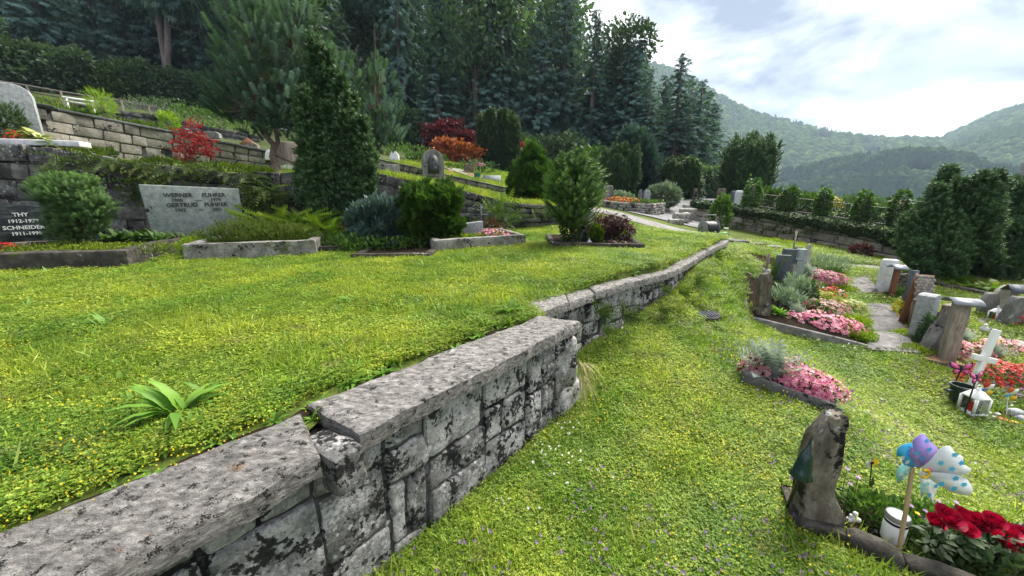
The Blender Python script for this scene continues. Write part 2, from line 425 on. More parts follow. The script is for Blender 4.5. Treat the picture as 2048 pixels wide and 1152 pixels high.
# stone
M['cap'] = stone('cap_stone', (0.085, 0.079, 0.075), (0.24, 0.228, 0.217), (0.45, 0.432, 0.405), 34, black=0.36, white=0.25, orange=0.25, bump=1.0, stretch=(.6, 1.2, 2.5), vary=0.12, bscale=30)
M['face'] = stone('wall_face_stone', (0.11, 0.107, 0.103), (0.27, 0.265, 0.257), (0.46, 0.45, 0.44), 14, black=0.50, white=0.9, orange=0.32, bump=1.0, vary=0.55, bscale=6.0, wscale=24, spots=True)
M['mortar'] = stone('dark_mortar', (0.03, 0.03, 0.029), (0.085, 0.083, 0.08), (0.18, 0.175, 0.17), 12, black=0.62, white=0.3, moss=0.1, bump=1.0, bscale=6)
M['rubble'] = stone('rubble_stone', (0.05, 0.048, 0.045), (0.12, 0.116, 0.11), (0.24, 0.23, 0.22), 7, black=0.35, white=0.3, moss=0.35, bump=0.9, vary=0.45)
M['block'] = stone('ashlar_block', (0.13, 0.118, 0.10), (0.24, 0.22, 0.19), (0.37, 0.345, 0.305), 6, black=0.3, white=0.1, bump=0.8, vary=0.45)
M['pale_rubble'] = stone('pale_rubble', (0.15, 0.14, 0.12), (0.29, 0.27, 0.24), (0.46, 0.44, 0.40), 4, black=0.3, moss=0.15, bump=0.8, vary=0.4)
M['ivy_block'] = stone('big_block', (0.16, 0.14, 0.115), (0.27, 0.24, 0.20), (0.38, 0.35, 0.30), 4, black=0.26, white=0.15, orange=0.42, moss=0.25, bump=0.8, vary=0.35)
M['slab_cap'] = stone('dark_slab', (0.045, 0.05, 0.055), (0.085, 0.09, 0.095), (0.15, 0.155, 0.16), 4, bump=0.4)
M['kerb'] = stone('grave_kerb', (0.10, 0.095, 0.085), (0.22, 0.21, 0.19), (0.36, 0.35, 0.32), 5, black=0.34, white=0.2, moss=0.42, bump=0.7, bscale=7)
M['kerb_dark'] = stone('dark_kerb', (0.028, 0.025, 0.021), (0.062, 0.056, 0.048), (0.125, 0.113, 0.098), 9, black=0.3, white=0.1, moss=0.35, bump=0.9)
M['concrete'] = stone('concrete_slab', (0.09, 0.085, 0.085), (0.17, 0.163, 0.16), (0.27, 0.26, 0.25), 7, black=0.26, moss=0.1, bump=0.5, stretch=(1, 1, 1))
M['granite_green'] = stone('grey_green_granite', (0.17, 0.20, 0.185), (0.27, 0.305, 0.285), (0.37, 0.40, 0.38), 14, bump=0.25, black=0.05, vary=0.05)
M['granite'] = stone('grey_granite', (0.19, 0.21, 0.215), (0.32, 0.34, 0.345), (0.44, 0.46, 0.46), 22, bump=0.25, vary=0.1)
M['weathered'] = stone('weathered_concrete', (0.07, 0.065, 0.06), (0.20, 0.195, 0.185), (0.36, 0.355, 0.345), 2.2, black=0.25, bump=0.4, stretch=(2.5, 2.5, 0.35), vary=0.15)
M['pinkish'] = stone('stained_pink_stone', (0.12, 0.07, 0.065), (0.33, 0.27, 0.27), (0.52, 0.47, 0.49), 2.5, black=0.15, bump=0.3, stretch=(2.5, 2.5, 0.3))
M['red_stone'] = stone('red_granite', (0.10, 0.035, 0.03), (0.17, 0.06, 0.05), (0.24, 0.09, 0.075), 16, bump=0.2)
M['black_stone'] = stone('black_polished', (0.008, 0.010, 0.011), (0.022, 0.026, 0.028), (0.10, 0.115, 0.115), 3.0, bump=0.05, stretch=(1.2, 1.2, 4.5), rough=0.3)
M['brown_rock'] = stone('brown_rock', (0.07, 0.058, 0.044), (0.16, 0.135, 0.105), (0.29, 0.255, 0.21), 9, black=0.3, white=0.35, orange=0.3, bump=1.0, stretch=(1.6, 1.6, 0.7))
M['grey_rock'] = stone('grey_rock', (0.10, 0.095, 0.09), (0.20, 0.195, 0.185), (0.33, 0.32, 0.30), 5, black=0.2, white=0.25, bump=0.9, stretch=(1.4, 1.4, 0.7))
M['cream_rock'] = stone('cream_rock', (0.30, 0.29, 0.22), (0.42, 0.41, 0.33), (0.52, 0.51, 0.44), 4, bump=0.5)
M['slate'] = stone('slate', (0.055, 0.065, 0.08), (0.085, 0.10, 0.12), (0.12, 0.135, 0.155), 5, bump=0.25, rough=0.6, stretch=(1, 1, .4))
M['teal_stone'] = stone('teal_stone', (0.17, 0.21, 0.20), (0.23, 0.275, 0.265), (0.30, 0.34, 0.33), 6, bump=0.25)
M['white_stone'] = stone('white_marble', (0.55, 0.55, 0.56), (0.70, 0.70, 0.71), (0.80, 0.80, 0.80), 3, bump=0.1, rough=0.6, vary=0.03)
M['asphalt'] = stone('asphalt', (0.13, 0.13, 0.135), (0.19, 0.19, 0.195), (0.25, 0.25, 0.255), 2.0, bump=0.3, vary=0.0)
M['path'] = stone('concrete_path', (0.15, 0.143, 0.135), (0.225, 0.217, 0.206), (0.30, 0.292, 0.277), 3.0, black=0.08, bump=0.5, vary=0.0)
M['shingle_wall'] = stone('grey_shingle', (0.16, 0.14, 0.13), (0.26, 0.235, 0.21), (0.36, 0.33, 0.30), 3, bump=0.3)
# wood, metal, plastic, paint
M['wood'] = plain('weathered_wood', (0.17, 0.125, 0.09), 0.8, 0, 0.4, 9, 0.4, 0.2, stretch=(6, 6, 0.6))
M['wood_grey'] = plain('grey_wood', (0.27, 0.235, 0.20), 0.85, 0, 0.45, 8, 0.5, 0.2, stretch=(6, 6, 0.5))
M['wood_red'] = plain('red_brown_wood', (0.16, 0.07, 0.035), 0.6, 0, 0.3, 9, 0.3, 0.3, stretch=(6, 6, 0.6))
M['wood_pale'] = plain('pale_stick', (0.42, 0.30, 0.17), 0.7, 0, 0.25, 14, 0.2, stretch=(5, 5, 0.6))
M['bark'] = plain('bark', (0.105, 0.08, 0.062), 0.95, 0, 0.5, 14, 0.8, 0.1, stretch=(1, 1, 0.35))
M['bark_grey'] = plain('grey_bark', (0.17, 0.14, 0.13), 0.95, 0, 0.4, 5, 0.6, 0.1, stretch=(1, 1, 0.3))
M['twig'] = plain('twig', (0.14, 0.10, 0.07), 0.9, 0, 0.4, 14, 0.0)
M['metal_roof'] = plain('zinc_roof', (0.20, 0.215, 0.235), 0.45, 0.5, 0.15, 12, 0.1)
M['iron'] = plain('black_iron', (0.02, 0.02, 0.022), 0.55, 0.3, 0.3, 20)
M['galv'] = plain('galvanised', (0.30, 0.31, 0.31), 0.5, 0.6, 0.15, 18)
M['fence_wood'] = plain('fence_rail', (0.11, 0.10, 0.09), 0.9, 0, 0.35, 6)
M['white_paint'] = plain('white_paint', (0.78, 0.78, 0.76), 0.5, 0, 0.05, 9)
M['white_plastic'] = plain('white_plastic', (0.76, 0.77, 0.76), 0.4, 0, 0.04, 9)
M['dark_green'] = plain('dark_green_plastic', (0.006, 0.028, 0.023), 0.2, 0, 0.1, 9, spec=0.6)
M['bucket'] = plain('bucket_plastic', (0.018, 0.035, 0.028), 0.4, 0, 0.1, 9)
M['green_plastic'] = plain('green_plastic', (0.05, 0.33, 0.06), 0.4, 0, 0.1, 9)
M['teal_plastic'] = plain('teal_plastic', (0.02, 0.13, 0.10), 0.4, 0, 0.1, 9)
M['rubber'] = plain('black_rubber', (0.015, 0.015, 0.017), 0.5, 0, 0.2, 30)
M['soil'] = plain('dark_soil', (0.022, 0.016, 0.011), 1.0, 0, 0.5, 40, 1.0, 0.05)
M['chips'] = plain('bark_chips', (0.26, 0.16, 0.10), 0.95, 0, 0.55, 26, 0.9, 0.1)
M['gravel'] = plain('dark_gravel', (0.055, 0.055, 0.062), 0.95, 0, 0.5, 30, 0.9, 0.1)
M['glass'] = glass('clear_glass')
M['gold'] = plain('gold_band', (0.45, 0.30, 0.08), 0.3, 0.8, 0.1, 9)
def flat(name, c, rough=0.5, trans=0.0): M[name] = plain(name, c, rough, 0, 0.06, 15, trans=trans)
for nm, c in dict(pt_red=(0.55, 0.035, 0.03), pt_orange=(0.72, 0.17, 0.03), pt_yellow=(0.75, 0.50, 0.03), pt_green=(0.06, 0.35, 0.07), pt_blue=(0.03, 0.15, 0.52),
                  pt_violet=(0.38, 0.10, 0.48), pt_pink=(0.70, 0.10, 0.32), pt_sky=(0.10, 0.45, 0.68), pt_black=(0.012, 0.012, 0.012)).items(): flat(nm, c, 0.5, 0.12)
flat('sail_purple', (0.46, 0.36, 0.74), 0.4, 0.4); flat('sail_blue', (0.09, 0.50, 0.74), 0.4, 0.4); flat('sail_white', (0.74, 0.77, 0.78), 0.4, 0.4); flat('sail_mint', (0.40, 0.72, 0.70), 0.4, 0.4)
flat('inscription', (0.035, 0.035, 0.035), 0.8); flat('inscription_white', (0.78, 0.78, 0.76), 0.6); flat('inscription_pale', (0.42, 0.30, 0.27), 0.8)
flat('bronze', (0.055, 0.058, 0.062), 0.5)
# ground
M['lawn_soil'] = ground_mat('lawn_soil', (0.045, 0.06, 0.012), (0.085, 0.12, 0.022), (0.14, 0.17, 0.034))
M['far_lawn'] = ground_mat('far_lawn', (0.075, 0.115, 0.018), (0.12, 0.165, 0.025), (0.16, 0.20, 0.035))
M['forest_floor'] = ground_mat('forest_floor', (0.012, 0.016, 0.008), (0.022, 0.028, 0.012), (0.035, 0.045, 0.018))
M['bank'] = ground_mat('grassy_bank', (0.035, 0.05, 0.018), (0.065, 0.085, 0.03), (0.10, 0.12, 0.045))
M['earth'] = ground_mat('planted_earth', (0.022, 0.024, 0.012), (0.04, 0.045, 0.02), (0.07, 0.075, 0.03))
# foliage
M['grass'] = leaf('grass_blades', (0.14, 0.205, 0.025), (0.29, 0.37, 0.045), (0.45, 0.465, 0.11), 0.4, vary=.35, patch=1.1)
M['grass_low'] = leaf('grass_blades_low', (0.12, 0.205, 0.026), (0.25, 0.36, 0.05), (0.41, 0.445, 0.105), 0.4, vary=.35, patch=1.1)
M['clover'] = leaf('clover_leaves', (0.095, 0.175, 0.018), (0.225, 0.325, 0.034), (0.37, 0.42, 0.065), 0.4, vary=.35, patch=1.1)
M['weed'] = leaf('weed_leaves', (0.10, 0.22, 0.03), (0.17, 0.31, 0.04), None, 0.4)
M['yellow_fl'] = leaf('yellow_petals', (0.62, 0.50, 0.015), (0.72, 0.60, 0.03), None, 0.3)
M['violet_fl'] = leaf('violet_petals', (0.14, 0.075, 0.20), (0.27, 0.16, 0.34), None, 0.3)
M['white_fl'] = leaf('white_petals', (0.6, 0.6, 0.55), (0.75, 0.74, 0.7), None, 0.3)
M['straw'] = leaf('straw', (0.30, 0.26, 0.11), (0.42, 0.36, 0.18), None, 0.3)
M['yew'] = leaf('yew_needles', (0.028, 0.062, 0.026), (0.072, 0.135, 0.05), (0.13, 0.205, 0.075), 0.2)
M['yew_tip'] = leaf('yew_pale', (0.024, 0.052, 0.020), (0.060, 0.108, 0.036), (0.14, 0.20, 0.06), 0.25)
M['pine'] = leaf('pine_needles', (0.06, 0.12, 0.082), (0.155, 0.255, 0.18), (0.23, 0.345, 0.235), 0.3, spec=.03, rough=.9)
M['dwarf_pine'] = leaf('dwarf_pine_needles', (0.035, 0.08, 0.02), (0.095, 0.18, 0.04), (0.17, 0.275, 0.06), 0.25)
M['hinoki'] = leaf('hinoki_sprays', (0.022, 0.056, 0.010), (0.058, 0.120, 0.018), (0.115, 0.20, 0.03), 0.25)
M['fir'] = leaf('fir_needles', (0.030, 0.070, 0.014), (0.085, 0.165, 0.028), (0.19, 0.30, 0.05), 0.25)
M['juniper'] = leaf('blue_juniper', (0.055, 0.10, 0.095), (0.12, 0.19, 0.18), (0.19, 0.275, 0.25), 0.2)
M['spruce'] = leaf('spruce_needles_hazed', (0.052, 0.095, 0.095), (0.118, 0.192, 0.175), (0.19, 0.275, 0.225), 0.25, vary=0.35, spec=0.05, rough=.8)  # needle greens lightened and blued to carry the forest's haze veil
M['spruce_far'] = leaf('far_spruce', (0.014, 0.028, 0.026), (0.024, 0.046, 0.042), (0.04, 0.068, 0.058), 0.2, vary=0.3)
M['broadleaf'] = leaf('broad_leaves', (0.042, 0.08, 0.042), (0.088, 0.145, 0.065), (0.155, 0.22, 0.085), 0.3, vary=0.35)
M['cypress'] = leaf('blue_cypress', (0.030, 0.062, 0.052), (0.070, 0.125, 0.105), (0.12, 0.20, 0.17), 0.2)
M['maple_crimson'] = leaf('crimson_maple', (0.075, 0.010, 0.018), (0.22, 0.028, 0.045), (0.34, 0.06, 0.075), 0.3)
M['maple_orange'] = leaf('orange_maple', (0.18, 0.04, 0.018), (0.38, 0.11, 0.03), (0.50, 0.25, 0.06), 0.3)
M['maple_red'] = leaf('red_maple', (0.22, 0.018, 0.022), (0.42, 0.035, 0.035), (0.52, 0.07, 0.05), 0.3)
M['maple_dark'] = leaf('dark_weeping_maple', (0.030, 0.010, 0.014), (0.075, 0.020, 0.026), (0.14, 0.035, 0.035), 0.25)
M['ivy'] = leaf('ivy_leaves', (0.014, 0.038, 0.012), (0.040, 0.085, 0.024), (0.10, 0.17, 0.045), 0.2, spec=0.2, rough=0.55)
M['fern'] = leaf('fern_fronds', (0.035, 0.075, 0.014), (0.085, 0.14, 0.022), (0.16, 0.20, 0.04), 0.3)
M['fern_bright'] = leaf('bright_fern', (0.12, 0.22, 0.02), (0.24, 0.34, 0.03), (0.33, 0.40, 0.05), 0.4)
M['heather'] = leaf('heather_green', (0.045, 0.085, 0.010), (0.11, 0.17, 0.018), (0.20, 0.25, 0.03), 0.3)
M['sedum'] = leaf('sedum_green', (0.10, 0.20, 0.015), (0.22, 0.32, 0.02), (0.32, 0.38, 0.03), 0.3)
M['cover'] = leaf('ground_cover', (0.030, 0.075, 0.018), (0.08, 0.16, 0.03), (0.16, 0.26, 0.05), 0.3)
M['bush'] = leaf('bush_leaves', (0.035, 0.08, 0.016), (0.085, 0.16, 0.03), (0.16, 0.25, 0.05), 0.3)
M['lime'] = leaf('lime_leaves', (0.12, 0.21, 0.02), (0.22, 0.32, 0.03), (0.34, 0.40, 0.06), 0.4)
M['silver'] = leaf('silver_leaves', (0.26, 0.32, 0.31), (0.42, 0.48, 0.47), (0.55, 0.60, 0.59), 0.2)
M['sage'] = leaf('sage_leaves', (0.12, 0.17, 0.12), (0.22, 0.29, 0.21), (0.32, 0.38, 0.30), 0.25)
M['hosta'] = leaf('hosta_leaves', (0.10, 0.19, 0.05), (0.46, 0.48, 0.16), (0.60, 0.58, 0.28), 0.3)
M['rose_leaf'] = leaf('rose_leaves', (0.03, 0.058, 0.022), (0.062, 0.105, 0.045), (0.11, 0.155, 0.08), 0.2, spec=0.25, rough=0.5)
M['bronze_leaf'] = leaf('bronze_leaves', (0.05, 0.025, 0.018), (0.12, 0.05, 0.03), (0.10, 0.12, 0.03), 0.2)
M['pink_fl'] = leaf('pink_petals', (0.58, 0.13, 0.26), (0.75, 0.28, 0.42), (0.80, 0.52, 0.58), 0.25)
M['palepink_fl'] = leaf('pale_pink_petals', (0.55, 0.12, 0.16), (0.72, 0.42, 0.45), (0.80, 0.68, 0.66), 0.25)
M['red_fl'] = leaf('red_petals', (0.42, 0.012, 0.015), (0.60, 0.025, 0.02), (0.68, 0.06, 0.03), 0.2)
M['rose_fl'] = leaf('rose_petals', (0.24, 0.002, 0.025), (0.40, 0.004, 0.045), (0.52, 0.012, 0.07), 0.25)
M['orange_fl'] = leaf('orange_petals', (0.60, 0.10, 0.02), (0.70, 0.22, 0.03), None, 0.25)
M['gold_fl'] = leaf('golden_leaves', (0.34, 0.30, 0.02), (0.58, 0.48, 0.03), None, 0.3)
M['lilac_fl'] = leaf('lilac_petals', (0.45, 0.24, 0.52), (0.62, 0.42, 0.66), None, 0.3)
M['mossy'] = leaf('dark_moss', (0.035, 0.025, 0.010), (0.08, 0.06, 0.016), (0.12, 0.12, 0.02), 0.1)
# ============================================================ terrain
def rbf_fit(pts, lam=0.05):
    X = np.array([(p[0], p[1]) for p in pts], float); z = np.array([p[2] for p in pts], float); n = len(X)
    d = np.linalg.norm(X[:, None] - X[None], axis=2); K = np.where(d > 0, d * d * np.log(np.maximum(d, 1e-9)), 0) + lam * np.eye(n)
    Pm = np.c_[np.ones(n), X]; A = np.block([[K, Pm], [Pm.T, np.zeros((3, 3))]])
    w = np.linalg.solve(A, np.r_[z, 0, 0, 0])
    def f(q):
        q = np.atleast_2d(np.asarray(q, float))[:, :2]; d = np.linalg.norm(q[:, None] - X[None], axis=2)
        return np.where(d > 0, d * d * np.log(np.maximum(d, 1e-9)), 0) @ w[:n] + np.c_[np.ones(len(q)), q] @ w[n:]
    return f
LOW = [(0, 0, 0), (-1, 1, 0), (-.4, 1.5, .0), (.1, 2.0, .02), (2, 1, -.02), (3.5, 0, -.08), (1.6, 1.5, 0), (0, -2, 0), (3, -2, -.05), (6, -1, -.25), (-3, -1, 0.1), (-3, 3, .2), (-2, 8, .5), (-6, 3, .3)]
for u, v, y in [(1155, 815, 2.64), (1200, 690, 3.5), (1274, 645, 3.98), (1343, 607, 4.37), (1404, 532, 5.46), (1450, 498, 7.25), (1400, 628, 4.4),
                (1478, 755, 3.05), (1675, 838, 2.55), (1835, 675, 4.9), (1830, 712, 4.4), (1720, 610, 6.3), (1480, 630, 5.2), (1990, 640, 5.5), (1900, 558, 8.0),
                (1700, 532, 9.0), (1500, 487, 9.0), (1230, 427, 12.0), (1380, 412, 17), (1400, 441, 15), (1815, 527, 10), (2048, 560, 9.0), (2048, 850, 3.2), (2100, 1100, 1.9),
                (1600, 560, 6.6), (1330, 460, 10.3), (1130, 455, 9.0), (1240, 400, 17), (1640, 490, 12.2)]:
    LOW.append(tuple(P(u, v, y)))
zlow = rbf_fit(LOW)
def ZL(x, y): return float(zlow([(x, y)])[0])
UPL = [(-7, 1, .72), (-3, 0, .71), (-1, .8, .73), (0, 2.4, .74), (.6, 3.4, .73), (-4, 5, .72), (-6, 6, .74)]
for u, v, y in [(1130, 455, 8.7), (1010, 463, 8.4), (1260, 497, 6.3), (1050, 492, 6.3), (1440, 476, 7.3), (1352, 513, 5.4), (1238, 552, 3.9), (640, 512, 5.6), (270, 536, 4.7), (1215, 441, 11.2), (1300, 459, 10.2), (1385, 474, 9.2)]:
    UPL.append(tuple(P(u, v, y)))
zup = rbf_fit(UPL, 0.02)
def ZU(x, y): return float(zup([(x, y)])[0])
def onL(u, v):
    """place on the lower lawn seen at (u, v)"""
    d = ray(u, v); t = 0.5
    for _ in range(4000):
        p = Vector((0, 0, CZ)) + d * t
        if p.z < ZL(p.x, p.y): return Vector((p.x, p.y, ZL(p.x, p.y)))
        t += 0.01 * max(1, t * 0.3)
    return p
def onU(u, v):
    d = ray(u, v); t = 0.5
    for _ in range(4000):
        p = Vector((0, 0, CZ)) + d * t
        if p.z < ZU(p.x, p.y): return Vector((p.x, p.y, ZU(p.x, p.y)))
        t += 0.01 * max(1, t * 0.3)
    return p
def lerp_line(line, n):
    """resample a polyline to n points by its own parameter"""
    a = np.array([tuple(p) for p in line], float); t = np.linspace(0, len(a) - 1, n); i = np.minimum(t.astype(int), len(a) - 2); f = (t - i)[:, None]
    return a[i] * (1 - f) + a[i + 1] * f
def loft(name, lines, mat, nu=60, nv=8, rough=0.0, seed=0):
    rows = []; L = [lerp_line(l, nu) for l in lines]
    for k in range(len(L) - 1):
        for j in range(nv + (1 if k == len(L) - 2 else 0)):
            f = j / nv; rows.append(L[k] * (1 - f) + L[k + 1] * f)
    V = np.concatenate(rows)
    if rough: V[:, 2] += rough * fbm(V * 0.8, 3, seed)
    m = len(rows); F = [(i * nu + j, i * nu + j + 1, (i + 1) * nu + j + 1, (i + 1) * nu + j) for i in range(m - 1) for j in range(nu - 1)]
    o = structure(obj(name, V, np.array(F), mat, None, True)); return o, V.reshape(m, nu, 3)
# valley floor reaching the horizon
mb = MB(); mb.add([(-4000, -4000, -60), (4000, -4000, -60), (4000, 4000, -60), (-4000, 4000, -60)], [(0, 1, 2, 3)])
structure(mb.build('valley_floor', M['forest_floor']))
# lower lawn sheet: one ground around the camera
gx = np.concatenate([np.linspace(-4, 12, 81), np.linspace(12.5, 26, 20)]); gy = np.concatenate([np.linspace(-5, 12, 86), np.linspace(12.4, 20, 16)])
XX, YY = np.meshgrid(gx, gy); V = np.c_[XX.ravel(), YY.ravel(), np.zeros(XX.size)]
V[:, 2] = np.clip(zlow(V), -3.5, 1.3); V[:, 2] -= np.clip((-V[:, 0] - 1.2), 0, 3) * 0.2
GROUND_V = V
# front wall edges (z of the cap, outer edge and inner edge)
CAP1, CAP2 = 0.75, 0.74
W1o = [G(u, v, CAP1) for u, v in ((148, 1152), (348, 1044), (640, 911), (719, 865), (847, 801), (991, 727), (1161, 641))]
W1i = [G(u, v, CAP1) for u, v in ((0, 1056), (117, 1010), (430, 886), (601, 823), (613, 806), (752, 748), (847, 713), (982, 655), (1077, 631))]
W2o = [G(u, v, CAP2) for u, v in ((1068, 629), (1138, 604), (1190, 584), (1288, 557), (1349, 540), (1388, 520), (1415, 502), (1458, 482))]
W2i = [G(u, v, CAP2) for u, v in ((1018, 604), (1127, 579), (1171, 568), (1238, 551), (1307, 540), (1352, 513), (1408, 492), (1438, 475))]
def extend(pl, d): a = Vector(pl[0]); b = Vector(pl[1]); return [a + (a - b).normalized() * d] + list(pl)
W1o = extend(W1o, 1.6); W1i = extend(W1i, 1.6)
# the lower sheet runs on beneath the upper lawn
_wl = np.array([tuple(p)[:2] for p in W1o + W2o] + [tuple(P(1425, 462, 9.2))[:2], (3.9, 10.4)]); V = GROUND_V; _b = np.full(len(V), 1e9); _s = np.zeros(len(V))
for s0, e0 in zip(_wl[:-1], _wl[1:]):
    d = e0 - s0; tt = np.clip(((V[:, :2] - s0) @ d) / (d @ d), 0, 1); dist = np.linalg.norm(V[:, :2] - (s0 + tt[:, None] * d), axis=1); k = dist < _b; _b[k] = dist[k]; _s[k] = (d[0] * (V[:, 1] - s0[1]) - d[1] * (V[:, 0] - s0[0]))[k]
k = (_s > 0) & (_b > .12) & (V[:, 1] < 10.2); V[k, 2] = np.minimum(V[k, 2], zup(V[k]) - .22)
nx = len(gx); F = np.array([(j * nx + i, j * nx + i + 1, (j + 1) * nx + i + 1, (j + 1) * nx + i) for j in range(len(gy) - 1) for i in range(nx - 1)])
structure(obj('ground', V, F, M['lawn_soil'], None, True))
# upper lawn: from the cap's inner edge to the wall behind the graves
inner = [p + (q - p).normalized() * .10 for p, q in zip(W1i, [W1o[0], W1o[1], W1o[2], W1o[3], W1o[3], W1o[4], W1o[5], W1o[6], W1o[6], W1o[7]])] + [p.lerp(q, .62) for p, q in zip(W2i, W2o)]
inner = [Vector((p.x, p.y, min(ZU(p.x, p.y) - 0.035, .695))) for p in inner] + [Vector((*P(1440, 479, 8.6).xy, ZU(*P(1440, 479, 8.6).xy)))]
back = []
for u, y in ((-700, 3.0), (-450, 4.6), (-200, 5.9), (0, 6.4), (240, 6.8), (480, 7.2), (745, 7.8), (890, 8.2), (1012, 8.6), (1130, 9.2), (1215, 11.2), (1300, 10.2), (1385, 9.2)):
    p = P(u, 480, y); back.append(Vector((p.x, p.y, ZU(p.x, p.y))))
ia = lerp_line(inner, 90); ba = lerp_line(back, 90); rows = []
for j in range(41):
    f = j / 40; q = ia * (1 - f) + ba * f
    if j: q[:, 2] = zup(q)
    q[:, 2] += 0.012 * fbm(q * 3.0, 2, 3); rows.append(q)
V = np.concatenate(rows); F = np.array([(i * 90 + j, i * 90 + j + 1, (i + 1) * 90 + j + 1, (i + 1) * 90 + j) for i in range(40) for j in range(89)])
structure(obj('upper_lawn', V, F, M['lawn_soil'], None, True)); UPPER_GRID = V.reshape(41, 90, 3)
# bare dark soil strip along the cap stones
ra, rb = UPPER_GRID[0].copy(), UPPER_GRID[0].copy(); dd = unit(UPPER_GRID[6] - UPPER_GRID[0]); ra = ra + dd * .06; rb = rb + dd * (.135 + .035 * vnoise(rb * 4, 3))[:, None]; rm = (ra + rb) / 2; ra[:, 2] += .02; rb[:, 2] += .012; rm[:, 2] += .022
V = np.concatenate([ra, rm, rb]); structure(obj('soil_strip', V[np.r_[0:90, 90:180, 180:270]], np.array([(i * 90 + j, i * 90 + j + 1, (i + 1) * 90 + j + 1, (i + 1) * 90 + j) for i in range(2) for j in range(44)]), M['soil'], None, True))
# terrace above the wall behind the graves
W2TOP = [P(u, v, y) for u, v, y in ((-200, 262, 5.9), (0, 285, 6.4), (150, 300, 6.6), (240, 322, 6.8), (480, 345, 7.2), (745, 345, 7.8), (890, 372, 8.2), (1012, 404, 8.6), (1130, 412, 8.9))]
W3BASE = [P(u, v, y) for u, v, y in ((-200, 268, 8.2), (55, 292, 9), (150, 304, 9.8), (300, 323, 11), (560, 345, 13), (745, 342, 13), (900, 374, 12.8), (1030, 397, 12.5), (1180, 404, 12.6))]
_, T2 = loft('terrace', [[p + Vector((0, 0.1, -0.03)) for p in W2TOP], [p + Vector((0, 0.2, -.02)) for p in W3BASE]], M['far_lawn'], 70, 12, 0.02)
# hillside
W3TOP = [P(u, v, y) for u, v, y in ((-200, 165, 8.2), (55, 213, 9), (150, 231, 9.8), (300, 259, 11), (560, 311, 13), (745, 330, 13.6))]
W4TOP = [P(u, v, y) for u, v, y in ((745, 318, 13), (840, 338, 12.9), (900, 353, 12.8), (1030, 381, 12.5))]
L0 = [p + Vector((0, .25, -.04)) for p in W3TOP[:2] + W3TOP[3:5] + W4TOP[:1] + W4TOP[2:]] + [P(1130, 398, 12.7), P(1180, 404, 13)]
L1 = [P(u, v, y) for u, v, y in ((-200, 160, 14), (55, 200, 14.5), (300, 252, 16), (500, 285, 18), (745, 303, 17), (900, 330, 18), (1030, 354, 17), (1130, 372, 17), (1215, 395, 17))]
L2 = [P(u, v, y) for u, v, y in ((-200, 130, 22), (0, 172, 22), (330, 205, 26), (560, 258, 30), (800, 293, 30), (930, 325, 26), (1060, 350, 28), (1160, 372, 26), (1330, 396, 24))]
L3 = [P(u, v, y) for u, v, y in ((-250, 0, 60), (0, 60, 60), (330, 100, 65), (560, 160, 65), (800, 215, 65), (1000, 285, 65), (1150, 330, 65), (1280, 360, 60), (1440, 388, 55))]
L4 = [p + Vector((0, 60, 22)) for p in L3]
_, T3 = loft('hillside', [L0, L1, L2], M['bank'], 80, 10, 0.03)
_, TF = loft('forest_hill', [[p - Vector((0, 0, .05)) for p in L2], L3, L4], M['forest_floor'], 70, 14, 0.3)
# terrace behind the ivy wall and the slope down to the valley
IVT = [P(u, v, y) for u, v, y in ((1392, 407, 15.2), (1500, 424, 14), (1620, 442, 12.6), (1720, 458, 11.2), (1816, 474, 10))]
IVB = [P(u, v, y) for u, v, y in ((1392, 441, 15.2), (1500, 462, 14), (1620, 490, 12.6), (1720, 510, 11.2), (1816, 530, 10))]
bk = [p + Vector((2.2, 3.5, -.1)) for p in IVT]; bk2 = [p + Vector((12, 26, -14)) for p in IVT]; bk3 = [p + Vector((60, 130, -58)) for p in IVT]
loft('terrace_slope', [[p + Vector((.1, .2, -.03)) for p in IVT], bk, bk2, bk3], M['earth'], 20, 6, 0.1)
# asphalt drive and concrete path laid on the ground
def strip(name, pts, widths, mat, dz=0.012, n=40, drape=None, th=0.0):
    c = lerp_line(pts, n); w = np.interp(np.linspace(0, len(pts) - 1, n), range(len(pts)), widths); rows = []
    tan = np.gradient(c, axis=0); nrm = unit(np.c_[-tan[:, 1], tan[:, 0], np.zeros(n)])
    for f in (-.5, -.25, 0, .25, .5):
        q = c + nrm * (w * f)[:, None]
        if drape is not None: q[:, 2] = drape(q)
        q[:, 2] += dz; rows.append(q)
    V = np.concatenate(rows); F = np.array([(i * n + j, i * n + j + 1, (i + 1) * n + j + 1, (i + 1) * n + j) for i in range(4) for j in range(n - 1)])
    return structure(obj(name, V, F, mat, None, True))
PATH = [P(1150, 405, 13.2), P(1230, 428, 12.0), P(1330, 447, 10.8), P(1430, 470, 9.7), P(1500, 487, 9.0), P(1600, 508, 8.9), P(1700, 530, 8.9), P(1850, 560, 8.9), P(2080, 590, 8.9)]
strip('path', PATH, [1.0, 1.0, 1.0, .9, .8, .7, .7, .7, .7], M['path'], 0.02, 60, lambda q: zlow(q))
strip('drive', [P(1330, 437, 12.6), P(1345, 428, 14), P(1368, 416, 16.5), P(1392, 405, 21)], [2.4, 2.2, 2.3, 2.6], M['asphalt'], 0.03, 24, lambda q: np.clip(zlow(q), -3, 1.28))
strip('hill_path', [P(905, 338, 14.6), P(960, 357, 14), P(1030, 378, 13.4), P(1100, 393, 13.1), P(1160, 406, 13)], [0.9, 0.9, 0.9, 1.0, 1.0], M['path'], 0.03, 30)
